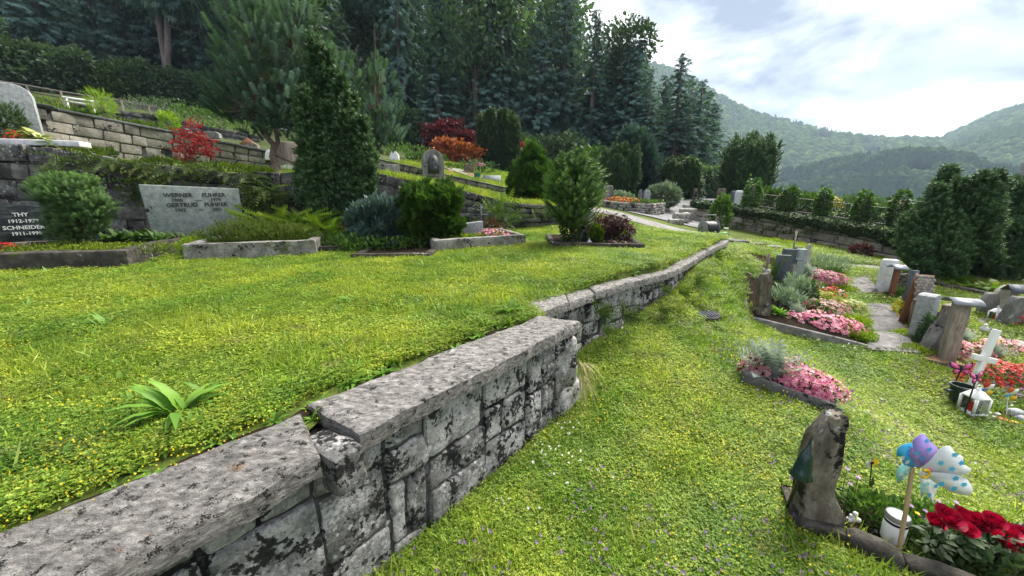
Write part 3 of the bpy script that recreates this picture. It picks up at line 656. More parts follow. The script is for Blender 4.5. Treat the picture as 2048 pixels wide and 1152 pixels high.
# ============================================================ walls
TB = []
for k in range(8):
    V, F = rough_block((1, 1, 1), np.array([-.5, -.40, 0, .40, .5]), 0.07, 0.02, 100 + k, 2.5)
    TB.append(make_mesh('stone', V, F, None, True))
def with_mat(meshes, mat):
    r = []
    for m in meshes:
        c = m.copy(); c.materials.clear(); c.materials.append(mat); r.append(c)
    return r
_tbm = {}
def arc(pl):
    a = np.array([tuple(p) for p in pl]); s = np.r_[0, np.cumsum(np.linalg.norm(np.diff(a[:, :2], axis=0), axis=1))]
    return a, s
def masonry(name, label, top, base, ch, lr, depth, mat, seed=0, joint=0.012, irregular=0.0, cap=None, capname='cap_slab', core='mortar', skip=None, front=1):
    """wall of single stones between a base line and a top line; stones are children of the wall"""
    r = random.Random(seed); A, S = arc(top); B, _ = arc(base); tot = S[-1]
    w = thing(name, label, 'wall', A[0] * 0.5 + A[-1] * 0.5)
    if mat not in _tbm: _tbm[mat] = with_mat(TB, M[mat])
    at = lambda s: np.array([np.interp(s, S, A[:, k]) for k in range(3)] + [np.interp(s, S, B[:, 2])])
    hmean = np.mean(A[:, 2] - B[:, 2]); nc = max(1, round(hmean / ch)); o = Vector(w.location)
    for k in range(nc):
        s = -r.uniform(0, lr[0])
        while s < tot:
            l = r.uniform(*lr) * (1 + irregular * r.uniform(-.4, .5)); a = max(s, 0); b = min(s + l, tot); s += l
            if b - a < 0.06: continue
            pa, pb = at(a), at(b); m = at((a + b) / 2); h = (m[2] - m[3]) / nc
            if skip and skip((a + b) / 2): continue
            d = pb[:3] - pa[:3]; zc0 = m[3] + h * (k + 0.5)
            yaw = math.atan2(d[1], d[0]); slope = math.atan2((pb[3] - pa[3]) * (1 - (k + .5) / nc) + (pb[2] - pa[2]) * (k + .5) / nc, math.hypot(d[0], d[1]))
            hh = h - joint; ll = math.hypot(d[0], d[1]) - joint
            if irregular: hh *= 1 + irregular * r.uniform(-.25, .12); zc0 += irregular * r.uniform(-.1, .1) * h; slope += irregular * r.uniform(-.15, .15)
            so = bpy.data.objects.new('stone', r.choice(_tbm[mat])); link(so, w)
            off = r.uniform(-.012, .02); nx_, ny_ = math.sin(yaw), -math.cos(yaw)
            so.location = Vector((m[0] + nx_ * off, m[1] + ny_ * off, zc0)) - o
            so.rotation_euler = (Matrix.Rotation(yaw, 3, 'Z') @ Matrix.Rotation(-slope, 3, 'Y')).to_euler()
            so.scale = (ll, depth, hh)
    # mortar core set back from the stones' faces
    n = 24; V = []; F = []
    for i in range(n):
        s = tot * i / (n - 1); p = at(s); q = at(min(s + .05, tot)) - at(max(s - .05, 0)); yaw = math.atan2(q[1], q[0]); nn = np.array([math.sin(yaw), -math.cos(yaw), 0]) * (depth / 2 - 0.03)
        for z in (p[3] - 0.15, p[2] - 0.02):
            for sg in (1, -1): c = np.array([p[0], p[1], z]) + nn * sg; V.append(c)
    for i in range(n - 1):
        a = i * 4; b = a + 4; F += [(a, b, b + 2, a + 2), (a + 1, a + 3, b + 3, b + 1), (a + 2, b + 2, b + 3, a + 3)]
    F += [(0, 2, 3, 1), (n * 4 - 4, n * 4 - 3, n * 4 - 1, n * 4 - 2)]
    obj('core', V, np.array(F), M[core], w)
    if cap:
        cm, th, over, ln = cap
        if ('c' + cm) not in _tbm: _tbm['c' + cm] = with_mat(TB, M[cm])
        s = 0
        while s < tot - 0.05:
            l = r.uniform(ln * .7, ln * 1.3); a, b = s, min(s + l, tot); s = b
            pa, pb = at(a), at(b); d = pb[:3] - pa[:3]; m = at((a + b) / 2)
            so = bpy.data.objects.new(capname, r.choice(_tbm['c' + cm])); link(so, w)
            so.location = Vector((m[0], m[1], (pa[2] + pb[2]) / 2 + th / 2)) - o
            so.rotation_euler = (Matrix.Rotation(math.atan2(d[1], d[0]), 3, 'Z') @ Matrix.Rotation(-math.atan2(d[2], math.hypot(d[0], d[1])), 3, 'Y')).to_euler()
            so.scale = (np.linalg.norm(d) - 0.006, depth + over * 2, th)
    return w
# ---- the long low wall in front
def at_len(pl, s):
    A, S = arc(pl); return Vector([np.interp(s, S, A[:, k]) for k in range(3)])
def slab(o0, o1, i0, i1, th, nu, nv, seed, amp=0.008):
    """a cap slab between two outer and two inner corners, with worn edges"""
    V = []; F = []
    us = np.linspace(0, 1, nu); vs = np.r_[0, 0.02, np.linspace(0.05, 0.95, nv - 4), 0.98, 1]; o0, o1, i0, i1 = [np.array(p) for p in (o0, o1, i0, i1)]
    top = np.array([(o0 * (1 - u) + o1 * u) * (1 - v) + (i0 * (1 - u) + i1 * u) * v for u in us for v in vs])
    e = np.array([min(v, 1 - v, (1e9)) for u in us for v in vs]); eu = np.array([min(u, 1 - u) * np.linalg.norm(o1 - o0) for u in us for v in vs])
    w = np.linalg.norm(i0 - o0); ed = np.minimum(e * w, eu)
    top[:, 2] += amp * fbm(top * np.array([9, 9, 9]), 4, seed) + amp * 0.9 * fbm(top * 3, 2, seed + 9) - 0.012 * np.exp(-ed / 0.012)
    out = np.array([v for u in us for v in vs]); dirv = unit((o0 - i0)[None])[0]
    wob = 0.006 * fbm(top * 5, 3, seed + 3); top += dirv * (wob * (np.clip(1 - out * 6, 0, 1) + np.clip(out * 6 - 5, 0, 1)))[:, None]
    bot = top.copy(); bot[:, 2] -= th; n = len(top); nvv = len(vs)
    for i in range(nu - 1):
        for j in range(nvv - 1):
            a = i * nvv + j; F.append((a, a + nvv, a + nvv + 1, a + 1)); F.append((n + a, n + a + 1, n + a + nvv + 1, n + a + nvv))
    mids = []
    V = np.concatenate([top, bot])
    ring = [i * nvv for i in range(nu)] + [(nu - 1) * nvv + j for j in range(1, nvv)] + [i * nvv + nvv - 1 for i in range(nu - 2, -1, -1)] + [j for j in range(nvv - 2, 0, -1)]
    for k in range(len(ring)):
        a, b = ring[k], ring[(k + 1) % len(ring)]; F.append((a, n + a, n + b, b))
    return V, np.array(F)
fw = thing('retaining_wall', 'long low stone retaining wall with weathered cap slabs between the two lawns', 'wall', (W1o[3].x, W1o[3].y, 0))
Ao, So = arc(W1o); Ai, Si = arc(W1i)
jo = So[3]; ji = Si[4]; jo2 = So[4]; ji2 = Si[5]
V, F = slab(W1o[0], W1o[3], W1i[0], W1i[4], 0.075, 150, 24, 3); obj('cap_slab', V, F, M['cap'], fw, True)['label'] = 'near cap slab with a broken corner'
V, F = slab(W1o[4], W1o[7], W1i[5] + (W1i[4] - W1i[5]) * 0.0, W1i[9], 0.075, 130, 24, 4); obj('cap_slab', V, F, M['cap'], fw, True)
# loose wedge where the corner broke off
c = (W1o[3] + W1o[4]) / 2 * 0.72 + W1i[4] * 0.28; V, F = rough_block((0.12, 0.26, 0.14), 9, 0.012, 0.012, 5, 9)
a = math.atan2(*(W1o[4] - W1o[3]).yx); V = V @ rotz(a).T + np.array((c.x, c.y, CAP1 - 0.105)); obj('wedge_stone', V, F, M['face'], fw, True)
for k in range(len(W2o) - 1):
    a0, a1 = W2o[k], W2o[k + 1]; d = (a1 - a0).normalized() * 0.004
    V, F = slab(a0 + d, a1 - d, W2i[k] + d, W2i[k + 1] - d, 0.07, 50, 14, 20 + k, 0.006); V[:, 2] += 0.006 * random.Random(k).uniform(-1, 1); obj('cap_slab', V, F, M['cap'], fw, True)
def face_stones(line, ztop, seed, n, lr, hr, back=0.05, endcap=True):
    r = random.Random(seed); A, S = arc(line); s = 0; tot = S[-1]; k = 0
    while s < tot - 0.05:
        l = r.uniform(*lr)
        if tot - (s + l) < lr[0] * .6: l = tot - s
        pm = at_len(line, s + l / 2); d = (at_len(line, min(s + l, tot)) - at_len(line, s)); yaw = math.atan2(d.y, d.x); nn = Vector((math.sin(yaw), -math.cos(yaw), 0))
        zb = ZL(pm.x, pm.y) - 0.10; z = zb; hs = []
        while z < ztop - 0.02:
            h = r.uniform(*hr)
            if ztop - (z + h) < hr[0] * .7: h = ztop - z
            hs.append((z, h)); z += h
        for (z, h) in hs:
            parts = [(0, l)] if r.random() < .72 else [(0, l * r.uniform(.35, .65))]
            if len(parts) == 1 and parts[0][1] < l: parts.append((parts[0][1], l - parts[0][1]))
            for (a, ll) in parts:
                pc = at_len(line, min(s + a + ll / 2, tot)); k += 1
                V, F = rough_block((ll - r.uniform(.008, .022), 0.22, h - r.uniform(.008, .02)), n, 0.018, 0.009, seed * 31 + k, 12)
                V[:, 0] *= 1 + r.uniform(-.05, .05) * V[:, 2] / max(h, .1)
                V[:, 2] *= 1 + r.uniform(-.12, .12) * V[:, 0] / max(ll, .1); V = V @ roty(r.uniform(-.09, .09)).T @ rotz(yaw).T
                off = back + 0.11 - r.uniform(-0.002, 0.014)
                c = pc - nn * off; V = V + np.array((c.x, c.y, z + h / 2)); obj('stone', V, F, M['face'], fw, True)
        s += l
    # mortar behind
    V = []; F = []
    for i in range(30):
        p = at_len(line, tot * i / 29); q = at_len(line, min(tot * i / 29 + .05, tot)) - at_len(line, max(tot * i / 29 - .05, 0)); yaw = math.atan2(q.y, q.x); nn = Vector((math.sin(yaw), -math.cos(yaw), 0))
        for off in (back + 0.011, back + 0.30):
            for zz in (ZL(p.x, p.y) - 0.2, ztop + 0.005): c = p - nn * off; V.append((c.x, c.y, zz))
    for i in range(29):
        a = i * 4; b = a + 4; F += [(a, b, b + 1, a + 1), (a + 1, b + 1, b + 3, a + 3), (a + 2, a + 3, b + 3, b + 2)]
    F += [(0, 1, 3, 2), (116, 118, 119, 117)]
    obj('core', V, np.array(F), M['mortar'], fw)
face_stones(W1o, CAP1 - 0.078, 11, 11, (0.20, 0.42), (0.16, 0.34))
face_stones(W2o, CAP2 - 0.072, 17, 7, (0.18, 0.42), (0.10, 0.22))
# bulging boulder at the end of the first run
p = W1o[-1]; V, F = rough_block((0.20, 0.24, 0.36), 10, 0.03, 0.02, 77, 6); obj('stone', V @ rotz(.7).T + np.array((p.x - .17, p.y + .05, 0.42)), F, M['face'], fw, True)
V, F = rough_block((0.30, 0.28, 0.26), 10, 0.04, 0.02, 78, 6); obj('stone', V @ rotz(.8).T + np.array((p.x - .17, p.y + .06, 0.12)), F, M['face'], fw, True)
# ---- walls up the hill
w2base = [Vector((p.x, p.y, ZU(p.x, p.y) - .05)) for p in W2TOP]
masonry('rubble_wall', 'rough dark stone retaining wall with ferns behind the upper row of graves', W2TOP, w2base, 0.21, (0.2, 0.55), 0.32, 'rubble', 3, 0.014, 0.8)
masonry('ashlar_wall', 'pale brown squared block wall with dark coping on the upper left terrace', W3TOP, [Vector((p.x, p.y, q.z - .15)) for p, q in zip(W3TOP, [W3BASE[0], W3BASE[1], W3BASE[2], W3BASE[3], W3BASE[4], W3BASE[5]])], 0.20, (0.30, 0.62), 0.30, 'block', 5, 0.02, 0.12, cap=('slab_cap', 0.07, 0.05, 1.1), core='mortar')
masonry('low_path_wall', 'low pale stone wall holding the hill path above the middle lawn', W4TOP, [Vector((p.x, p.y, p.z - d)) for p, d in zip(W4TOP, (.50, .48, .45, .32))], 0.16, (0.18, 0.42), 0.26, 'pale_rubble', 9, 0.014, 0.5, cap=('slab_cap', 0.04, 0.03, 0.9))
W5T = [P(u, v, y) for u, v, y in ((-120, 158, 14.2), (60, 192, 14.6), (200, 214, 15.4), (330, 234, 16.4), (420, 254, 17.2), (520, 272, 18.2))]
masonry('upper_rubble_wall', 'grey rubble wall below the rail fence on the upper left hillside', W5T, [p - Vector((0, 0, h)) for p, h in zip(W5T, (.6, .6, .55, .5, .45, .45))], 0.2, (0.25, 0.55), 0.3, 'rubble', 13, 0.014, 0.5)
W6T = [P(u, v, y) for u, v, y in ((205, 193, 20), (270, 203, 20.6), (338, 214, 21.4))]
masonry('high_rubble_wall', 'short grey stone wall at the foot of the forest, top left', W6T, [p - Vector((0, 0, .55)) for p in W6T], 0.2, (0.3, 0.6), 0.3, 'pale_rubble', 15, 0.014, 0.4)
RBT = [P(u, v, y) for u, v, y in ((1180, 397, 14.6), (1240, 404, 13.6), (1300, 408, 13.8), (1325, 405, 15), (1322, 399, 18))]
masonry('raised_bed_wall', 'low dry stone wall of the raised bed beside the asphalt drive', RBT, [Vector((p.x, p.y, z)) for p, z in zip(RBT, (.75, .85, .86, .86, .9))], 0.085, (0.14, 0.32), 0.22, 'pale_rubble', 19, 0.01, 0.5)
ctr = sum(RBT, Vector()) / len(RBT); mb = MB(); ring = RBT + [P(1190, 393, 18)]; mb.add([tuple(p - Vector((0, 0, .03))) for p in ring], [tuple(range(len(ring)))]); structure(mb.build('raised_bed', M['earth']))
masonry('ivy_wall', 'long wall of big grey brown blocks with ivy hanging over its top', IVT, IVB, 0.22, (0.40, 0.85), 0.42, 'ivy_block', 21, 0.016, 0.15)
p0, p1 = P(1012, 404, 8.55), P(1135, 414, 8.6)
# kerb stones along the drive
for k, (u, v, y, d) in enumerate(((1352, 448, 12.2, (.5, .3, .22)), (1364, 440, 13.2, (.55, .3, .3)), (1374, 432, 14.2, (.6, .3, .34)), (1381, 424, 15.2, (.6, .3, .36)))):
    p = P(u, v, y); V, F = rough_block(d, 5, 0.07, 0.03, 300 + k, 4); o = obj('kerb_stone', V + np.array((p.x, p.y, p.z + d[2] * .3)), F, M['pale_rubble'], None, True)
    tag(o, ('lowest pale kerb stone where the drive meets the path', 'second pale kerb stone up the drive edge', 'third pale kerb stone up the drive edge', 'farthest pale kerb stone beside the drive, next to the ivy wall')[k], 'kerb stone', 'kerb stones along the drive')

kt = thing('path_kerb', 'low weathered stone kerb between the middle lawn and the rising path', 'kerb', P(1300, 459, 10.2)); kl = [P(1205, 437, 11.5), P(1250, 449, 10.9), P(1300, 459, 10.25), P(1345, 467, 9.7), P(1390, 475, 9.2), P(1430, 480, 8.8)]
for i in range(5):
    a, b = kl[i], kl[i + 1]; d = b - a; V, F = rough_block((d.length * .99, .14, .22), 6, .025, .012, 700 + i, 5); V = V @ roty(-math.atan2(d.z, math.hypot(d.x, d.y))).T @ rotz(math.atan2(d.y, d.x)).T + np.array((a + b) / 2) + np.array((0, 0, -.03)); obj('kerb_stone', V, F, M['kerb'], kt, True)
# ============================================================ trees and shrubs
def limb(mb, a, b, r0, r1, bend=0.1, n=5, k=6):
    a, b = Vector(a), Vector(b); d = b - a; s = Vector(rng.normal(size=3)) * d.length * bend
    mb.tube([a + d * t + s * math.sin(math.pi * t) for t in np.linspace(0, 1, n)], list(np.linspace(r0, r1, n)), k, False)
SPR = [t_spray(5, 0.20, s, 0.25) for s in (1, 2)]
def spruce_mesh(h, rad, seed, nb=330, size=0.62, low=0.08, droop=0.35, mat='spruce', leafn=8):
    """trunk mesh and crown mesh of a tall spruce, local coordinates"""
    r = np.random.default_rng(seed); mb = MB(); mb.tube([(0, 0, 0), (0, 0, h * .5), (0, 0, h * .97)], [h * .016, h * .010, h * .002], 7)
    trunk = make_mesh('trunk', np.concatenate(mb.V), _group(mb.F), M['bark_grey'])
    pos = []; dr = []; sz = []; tt = []
    for i in range(nb):
        zn = low + (1 - low) * (i + r.uniform(0, 1)) / nb; a = r.uniform(0, 2 * np.pi)
        L = rad * ((1 - zn) ** 0.75) * r.uniform(.65, 1.1) + 0.15
        o = np.array([math.cos(a), math.sin(a), 0]); m = max(2, int(leafn * (L / rad) ** .6))
        for t in np.linspace(0.25, 1, m):
            t2 = t + r.uniform(-.08, .08)
            p = o * L * t2 + np.array([0, 0, zn * h - droop * L * (t2 ** 1.5) + 0.12 * L * t2 * t2])
            p += r.normal(size=3) * np.array([.12, .12, .06]) * rad * .25
            dd = o * r.uniform(.5, 1.0) + np.array([r.uniform(-.5, .5), r.uniform(-.5, .5), -r.uniform(.2, .9)])
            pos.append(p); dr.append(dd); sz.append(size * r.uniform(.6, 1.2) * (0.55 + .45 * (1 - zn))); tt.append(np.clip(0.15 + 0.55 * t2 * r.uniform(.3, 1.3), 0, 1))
    pos = np.array(pos); dr = np.array(dr); sz = np.array(sz); tt = np.array(tt)
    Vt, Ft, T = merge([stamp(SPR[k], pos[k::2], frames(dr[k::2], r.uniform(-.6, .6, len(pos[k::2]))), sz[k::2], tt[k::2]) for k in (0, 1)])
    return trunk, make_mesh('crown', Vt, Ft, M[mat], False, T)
def broad_mesh(h, rad, seed, n=5200, size=0.34, mat='broadleaf', trunkfrac=.35):
    r = np.random.default_rng(seed); mb = MB(); mb.tube([(0, 0, 0), (.1, 0, h * .4), (0, .1, h * .75)], [h * .018, h * .012, h * .004], 7)
    parts = []; K = 9
    for k in range(K):
        a = r.uniform(0, 6.28); zn = r.uniform(trunkfrac + .05, .88); rr = rad * r.uniform(.35, .62) * (1.15 - .5 * zn)
        c = np.array([math.cos(a) * rad * .55 * r.uniform(.4, 1), math.sin(a) * rad * .55 * r.uniform(.4, 1), h * zn])
        limb(mb, (0, 0, h * zn * .7), c, h * .006, h * .002)
        p, d = blob_points(n // K, (rr, rr, rr * .8), c, .5, .35, 2.5, seed + k)
        d = unit(d + rand_dirs(len(d)) * .8 + np.array([0, 0, -.2]))
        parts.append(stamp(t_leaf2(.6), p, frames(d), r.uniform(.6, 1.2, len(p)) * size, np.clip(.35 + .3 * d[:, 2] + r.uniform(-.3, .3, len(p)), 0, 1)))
    V, F, T = merge(parts)
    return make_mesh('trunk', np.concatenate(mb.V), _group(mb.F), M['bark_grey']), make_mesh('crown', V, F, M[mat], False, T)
def plant(kind, meshes, loc, rz, s, label, cat, group=None, names=('trunk', 'crown')):
    t = thing(kind, label, cat, loc, group, rz); t.scale = s if isinstance(s, tuple) else (s,) * 3
    for nm, m in zip(names, meshes): link(bpy.data.objects.new(nm, m), t)
    return t
SPRUCES = [spruce_mesh(16, 2.6, 1), spruce_mesh(16, 2.2, 2, 320), spruce_mesh(16, 3.0, 3, 340, .7), spruce_mesh(16, 2.4, 4, 300, .62, .08, .55)]
BROADS = [broad_mesh(12, 3.6, 11), broad_mesh(12, 3.2, 12), broad_mesh(12, 4.0, 13, 6000)]
BUSHES = [broad_mesh(2.4, 1.6, 21, 2200, .22, 'broadleaf', .0), broad_mesh(2.4, 1.8, 22, 2200, .22, 'bush', .0)]
tfv = TF.reshape(-1, 3)
def forest_ground(x, y):
    d = (tfv[:, 0] - x) ** 2 + (tfv[:, 1] - y) ** 2; i = np.argsort(d)[:4]; w = 1 / (d[i] + .01); return float((tfv[i, 2] * w).sum() / w.sum())
SIL = ([-400, 1090, 1150, 1200, 1250, 1285, 1310, 1345, 1390, 1425, 1445, 1500], [-400, -200, 5, 40, 70, 95, 150, 150, 185, 225, 300, 420])   # tree-top line against the sky
fr = random.Random(5); placed = []
def forest_tree(u, y, vtop=None, kind=None, jitter=True):
    x = P(u, 300, y).x; z = forest_ground(x, y) - .2
    vt = np.interp(u, *SIL) + (fr.uniform(5, 60) if jitter else 0) if vtop is None else vtop
    h = P(u, vt, y).z - z
    if vtop is None: h = min(h, fr.uniform(15, 24))
    if h < 3: return
    k = kind or ('s' if fr.random() < (.68 if u < 1120 else 1.1) else 'b')
    m = fr.choice(SPRUCES) if k == 's' else fr.choice(BROADS); base = 16 if k == 's' else 11
    s = h / base; w = max(.82, s) * fr.uniform(.85, 1.15) * (1.0 if h < 15 else .85)
    lab = ('tall dark spruce standing in the dense hillside forest', 'leafy broadleaf tree among the spruces of the hillside forest')[k == 'b']
    plant('spruce_tree' if k == 's' else 'broadleaf_tree', m, (x, y, z), fr.uniform(0, 6.28), (w, w, s), lab, 'tree', ('spruces of the hillside forest', 'broadleaf trees of the hillside forest')[k == 'b'])
for (y, step) in ((31, 62), (36, 66), (43, 62), (52, 60), (62, 58)):
    u = -260 + fr.uniform(0, 40)
    while u < 1415:
        uu = u + fr.uniform(-18, 18)
        if not (y < 34 and 150 < uu < 360) and not (y < 40 and 735 < uu < 800): forest_tree(uu, y + fr.uniform(-2.5, 2.5))
        u += step
# trees with their own outline against the sky
def hero(u, y, vt, k, m, w, label):
    x = P(u, 300, y).x; z = forest_ground(x, y) - .2; h = P(u, vt, y).z - z; s = h / (16 if k == 's' else 11)
    plant('spruce_tree' if k == 's' else 'broadleaf_tree', m, (x, y, z), u * .37, (w * max(s, .72), w * max(s, .72), s), label, 'tree')
hero(1347, 27, 105, 's', SPRUCES[1], 1.25, 'pale tall spruce whose tip stands highest against the cloud')
hero(1392, 29, 160, 's', SPRUCES[2], 1.1, 'dark spruce at the right edge of the forest beside the valley')
hero(1422, 32, 205, 's', SPRUCES[0], 1.0, 'lowest spruce at the far right edge of the forest')
hero(1292, 29, 135, 's', SPRUCES[3], 1.2, 'loose grey green spruce left of the pale tall spruce')
hero(1240, 33, 55, 'b', BROADS[0], .9, 'tall broadleaf tree with uneven top against the bright sky')
hero(1180, 30, 15, 's', SPRUCES[3], 1.2, 'tall drooping spruce at the front of the forest behind the cypresses')
hero(1075, 30, 20, 's', SPRUCES[2], 1.1, 'tall drooping spruce behind the dark yew column')
hero(985, 30, -30, 's', SPRUCES[0], 1.15, 'tall drooping spruce behind the red and orange maples')
hero(880, 29, -20, 's', SPRUCES[1], 1.3, 'grey green hanging spruce right of the forest clearing')
hero(1320, 31, 150, 's', SPRUCES[0], 1.3, 'dense spruce between the loose grey green and the pale tall one')
hero(1372, 31, 150, 's', SPRUCES[3], 1.3, 'dense spruce just right of the pale tall one')
hero(1408, 33, 180, 's', SPRUCES[1], 1.35, 'broad dark spruce near the right end of the forest')
hero(1262, 30, 82, 's', SPRUCES[2], 1.2, 'tall spruce at the shoulder of the forest against the sky')
hero(-30, 20, 20, 'b', BROADS[2], .8, 'leafy tree rising behind the fence at the left edge')
hero(60, 24, 110, 'b', BUSHES[1] if False else BROADS[1], .9, 'low green tree behind the fence posts, top left')
# bare trunk pair and thin trunks
def bare(name, label, u0, v0, u1, v1, y, r, fork=None):
    a = P(u0, v0, y); b = P(u1, v1, y); t = thing(name, label, 'tree', a); mb = MB(); mb.tube([a, a.lerp(b, .5) + Vector((.1, 0, 0)), b], [r, r * .85, r * .6], 8)
    if fork: c, d = P(*fork[0], y), P(*fork[1], y); mb.tube([c, c.lerp(d, .5), d], [r * .8, r * .7, r * .5], 8)
    for k in range(6):
        q = a.lerp(b, fr.uniform(.45, .95)); limb(mb, q, q + Vector((fr.uniform(-1.6, 1.6), fr.uniform(-.5, .5), fr.uniform(-.5, .4))), .035, .01)
    mb.build('trunk', M['bark_grey'], t, True)
    top = P(u1, v1, y); p, d = blob_points(700, (2.4, 2.2, 1.5), np.array(top) + np.array((0, 0, .6)), .6, .4, 2, 3)
    foliage('crown', stamp(SPR[0], p - np.array(a), frames(unit(d + np.array([0, 0, -.7]))), rng.uniform(.4, .9, len(p))), M['spruce'], t)
bare('forked_spruce', 'forked tree with two bare pale trunks in front of the forest', 333, 185, 333, -10, 28, .21, ((332, 135), (308, -10)))
bare('slender_tree', 'slender tree with straight pale trunk in the forest clearing', 748, 240, 747, -10, 36, .10)
bare('thin_tree', 'thin pale trunk just right of the slender tree in the clearing', 778, 230, 779, -10, 40, .08)
# bushes along the forest foot
for k, (u, v, y, s, w) in enumerate(((30, 168, 21, 1.5, 0), (95, 178, 22, 1.4, 0), (160, 186, 23, 1.5, 0), (215, 192, 24, 1.3, 1), (270, 198, 25, 1.5, 0), (330, 204, 26, 1.3, 0), (385, 216, 27, 1.5, 0), (430, 228, 28, 1.4, 1), (480, 240, 29, 1.6, 0),
        (535, 252, 29, 1.5, 0), (770, 292, 29, 1.7, 0), (820, 300, 28, 1.8, 0), (1045, 350, 28, 1.8, 0), (1110, 362, 27, 2.0, 0), (1160, 374, 26, 1.8, 1), (1415, 402, 26, 1.6, 0), (1440, 408, 27, 1.3, 0))):
    p = P(u, v, y); plant('forest_bush', BUSHES[w], p - Vector((0, 0, .2)), k * 1.3, s * .72, 'dark leafy bush at the foot of the forest, %s from the left' % ORD[k], 'bush', 'bushes along the foot of the forest', ('stem', 'foliage'))
# ------------------------------------------------------------ shrubs placed by their outline
def shrub(name, label, cat, base, y, blobs, T, n, size, mat, up=0.3, stem='bark', group=None, sr=0.03, shell=.45, lump=.3, freq=2.5, out=1.0, rnd=.35, tv=None, stemname='trunk', crownname='crown', depth=1.0, tmul=1.0):
    """blobs: (u, v, ru, rv) outlines in the photograph at distance y"""
    b = P(base[0], base[1], y); t = thing(name, label, cat, b, group); k = mpp(b); parts = []; mb = MB()
    area = sum(q[2] * q[3] for q in blobs)
    for i, q in enumerate(blobs):
        yy = y + (q[4] if len(q) > 4 else 0); c = P(q[0], q[1], yy) - b; ru, rv = q[2] * k, q[3] * k
        m = max(20, int(n * q[2] * q[3] / area)); p, d = blob_points(m, (ru, ru * depth, rv), c, shell, lump, freq, i + int(base[0]))
        keep = p[:, 2] > -0.02; p, d = p[keep], d[keep]
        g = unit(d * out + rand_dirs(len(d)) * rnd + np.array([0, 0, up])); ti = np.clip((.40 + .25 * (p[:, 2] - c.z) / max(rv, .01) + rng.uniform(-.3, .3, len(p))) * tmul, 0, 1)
        TT = T if isinstance(T, list) else [T]
        for j, tt in enumerate(TT):
            parts.append(stamp(tt, p[j::len(TT)], frames(g[j::len(TT)]), size * k * rng.uniform(.7, 1.25, len(p[j::len(TT)])), ti[j::len(TT)]))
        if stem: limb(mb, (0, 0, 0) if i == 0 else tuple((P(blobs[0][0], blobs[0][1], y) - b) * .3), tuple(c), sr, sr * .4)
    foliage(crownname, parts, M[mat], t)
    if stem: mb.build(stemname, M[stem], t, True, True)
    return t
def columns(name, label, u0, u1, v0, v1, y, ncol, n, size, mat, seed, top_var=.18, T=None, hang=False, prof=None, lean=0.1):
    """upright yew: a bundle of vertical plumes"""
    r = np.random.default_rng(seed); b = P((u0 + u1) / 2, v1, y); k = mpp(b); H = P((u0 + u1) / 2, v0, y).z - b.z; Rr = (u1 - u0) / 2 * k
    t = thing(name, label, 'tree', b); parts = []; mb = MB(); T = T or [t_needles(12, .5, .16, .7, 3), t_needles(12, .5, .16, .7, 4)]
    ncol = int(ncol * 1.9); top_var *= 1.5
    for c in range(ncol):
        a = r.uniform(0, 6.28); rho = math.sqrt(r.uniform(0.02, 1)); x, yv = math.cos(a) * rho * Rr * .86, math.sin(a) * rho * Rr * .86
        hk = H * (1 - top_var * rho * r.uniform(.3, 1.6)); rc = Rr * r.uniform(.13, .22); m = n // ncol
        z = r.uniform(0.02, 1, m) ** .9; pr = np.minimum(1, .5 + 3 * z) * np.sqrt(np.clip(1.02 - z ** 2.6, 0, 1)) if prof is None else prof(z)
        aa = r.uniform(0, 6.28, m); q = rc * pr * (1 - .5 * r.uniform(0, 1, m) ** 2)
        base = 0.45 + .55 * np.minimum(1, z * 2.2); px_ = x * base * (1 + lean * z) + np.cos(aa) * q; py_ = yv * base * (1 + lean * z) + np.sin(aa) * q
        p = np.c_[px_, py_, z * hk]; d = np.c_[np.cos(aa) * .6, np.sin(aa) * .6, np.full(m, -1.0 if hang else .9)] + r.normal(size=(m, 3)) * .25
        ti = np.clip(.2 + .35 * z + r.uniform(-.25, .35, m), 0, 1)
        for j in (0, 1): parts.append(stamp(T[j], p[j::2], frames(d[j::2]), size * k * r.uniform(.7, 1.3, len(p[j::2])), ti[j::2]))
        mb.tube([(x * .3, yv * .3, 0), (x * .8, yv * .8, hk * .5), (x, yv, hk * .85)], [.05, .035, .01], 5)
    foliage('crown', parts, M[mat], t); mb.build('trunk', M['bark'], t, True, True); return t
ND = [t_needles(14, .55, .10, .8, s) for s in (5, 6)]; FAN = [t_spray(5, .30, s, .1) for s in (7, 8)]
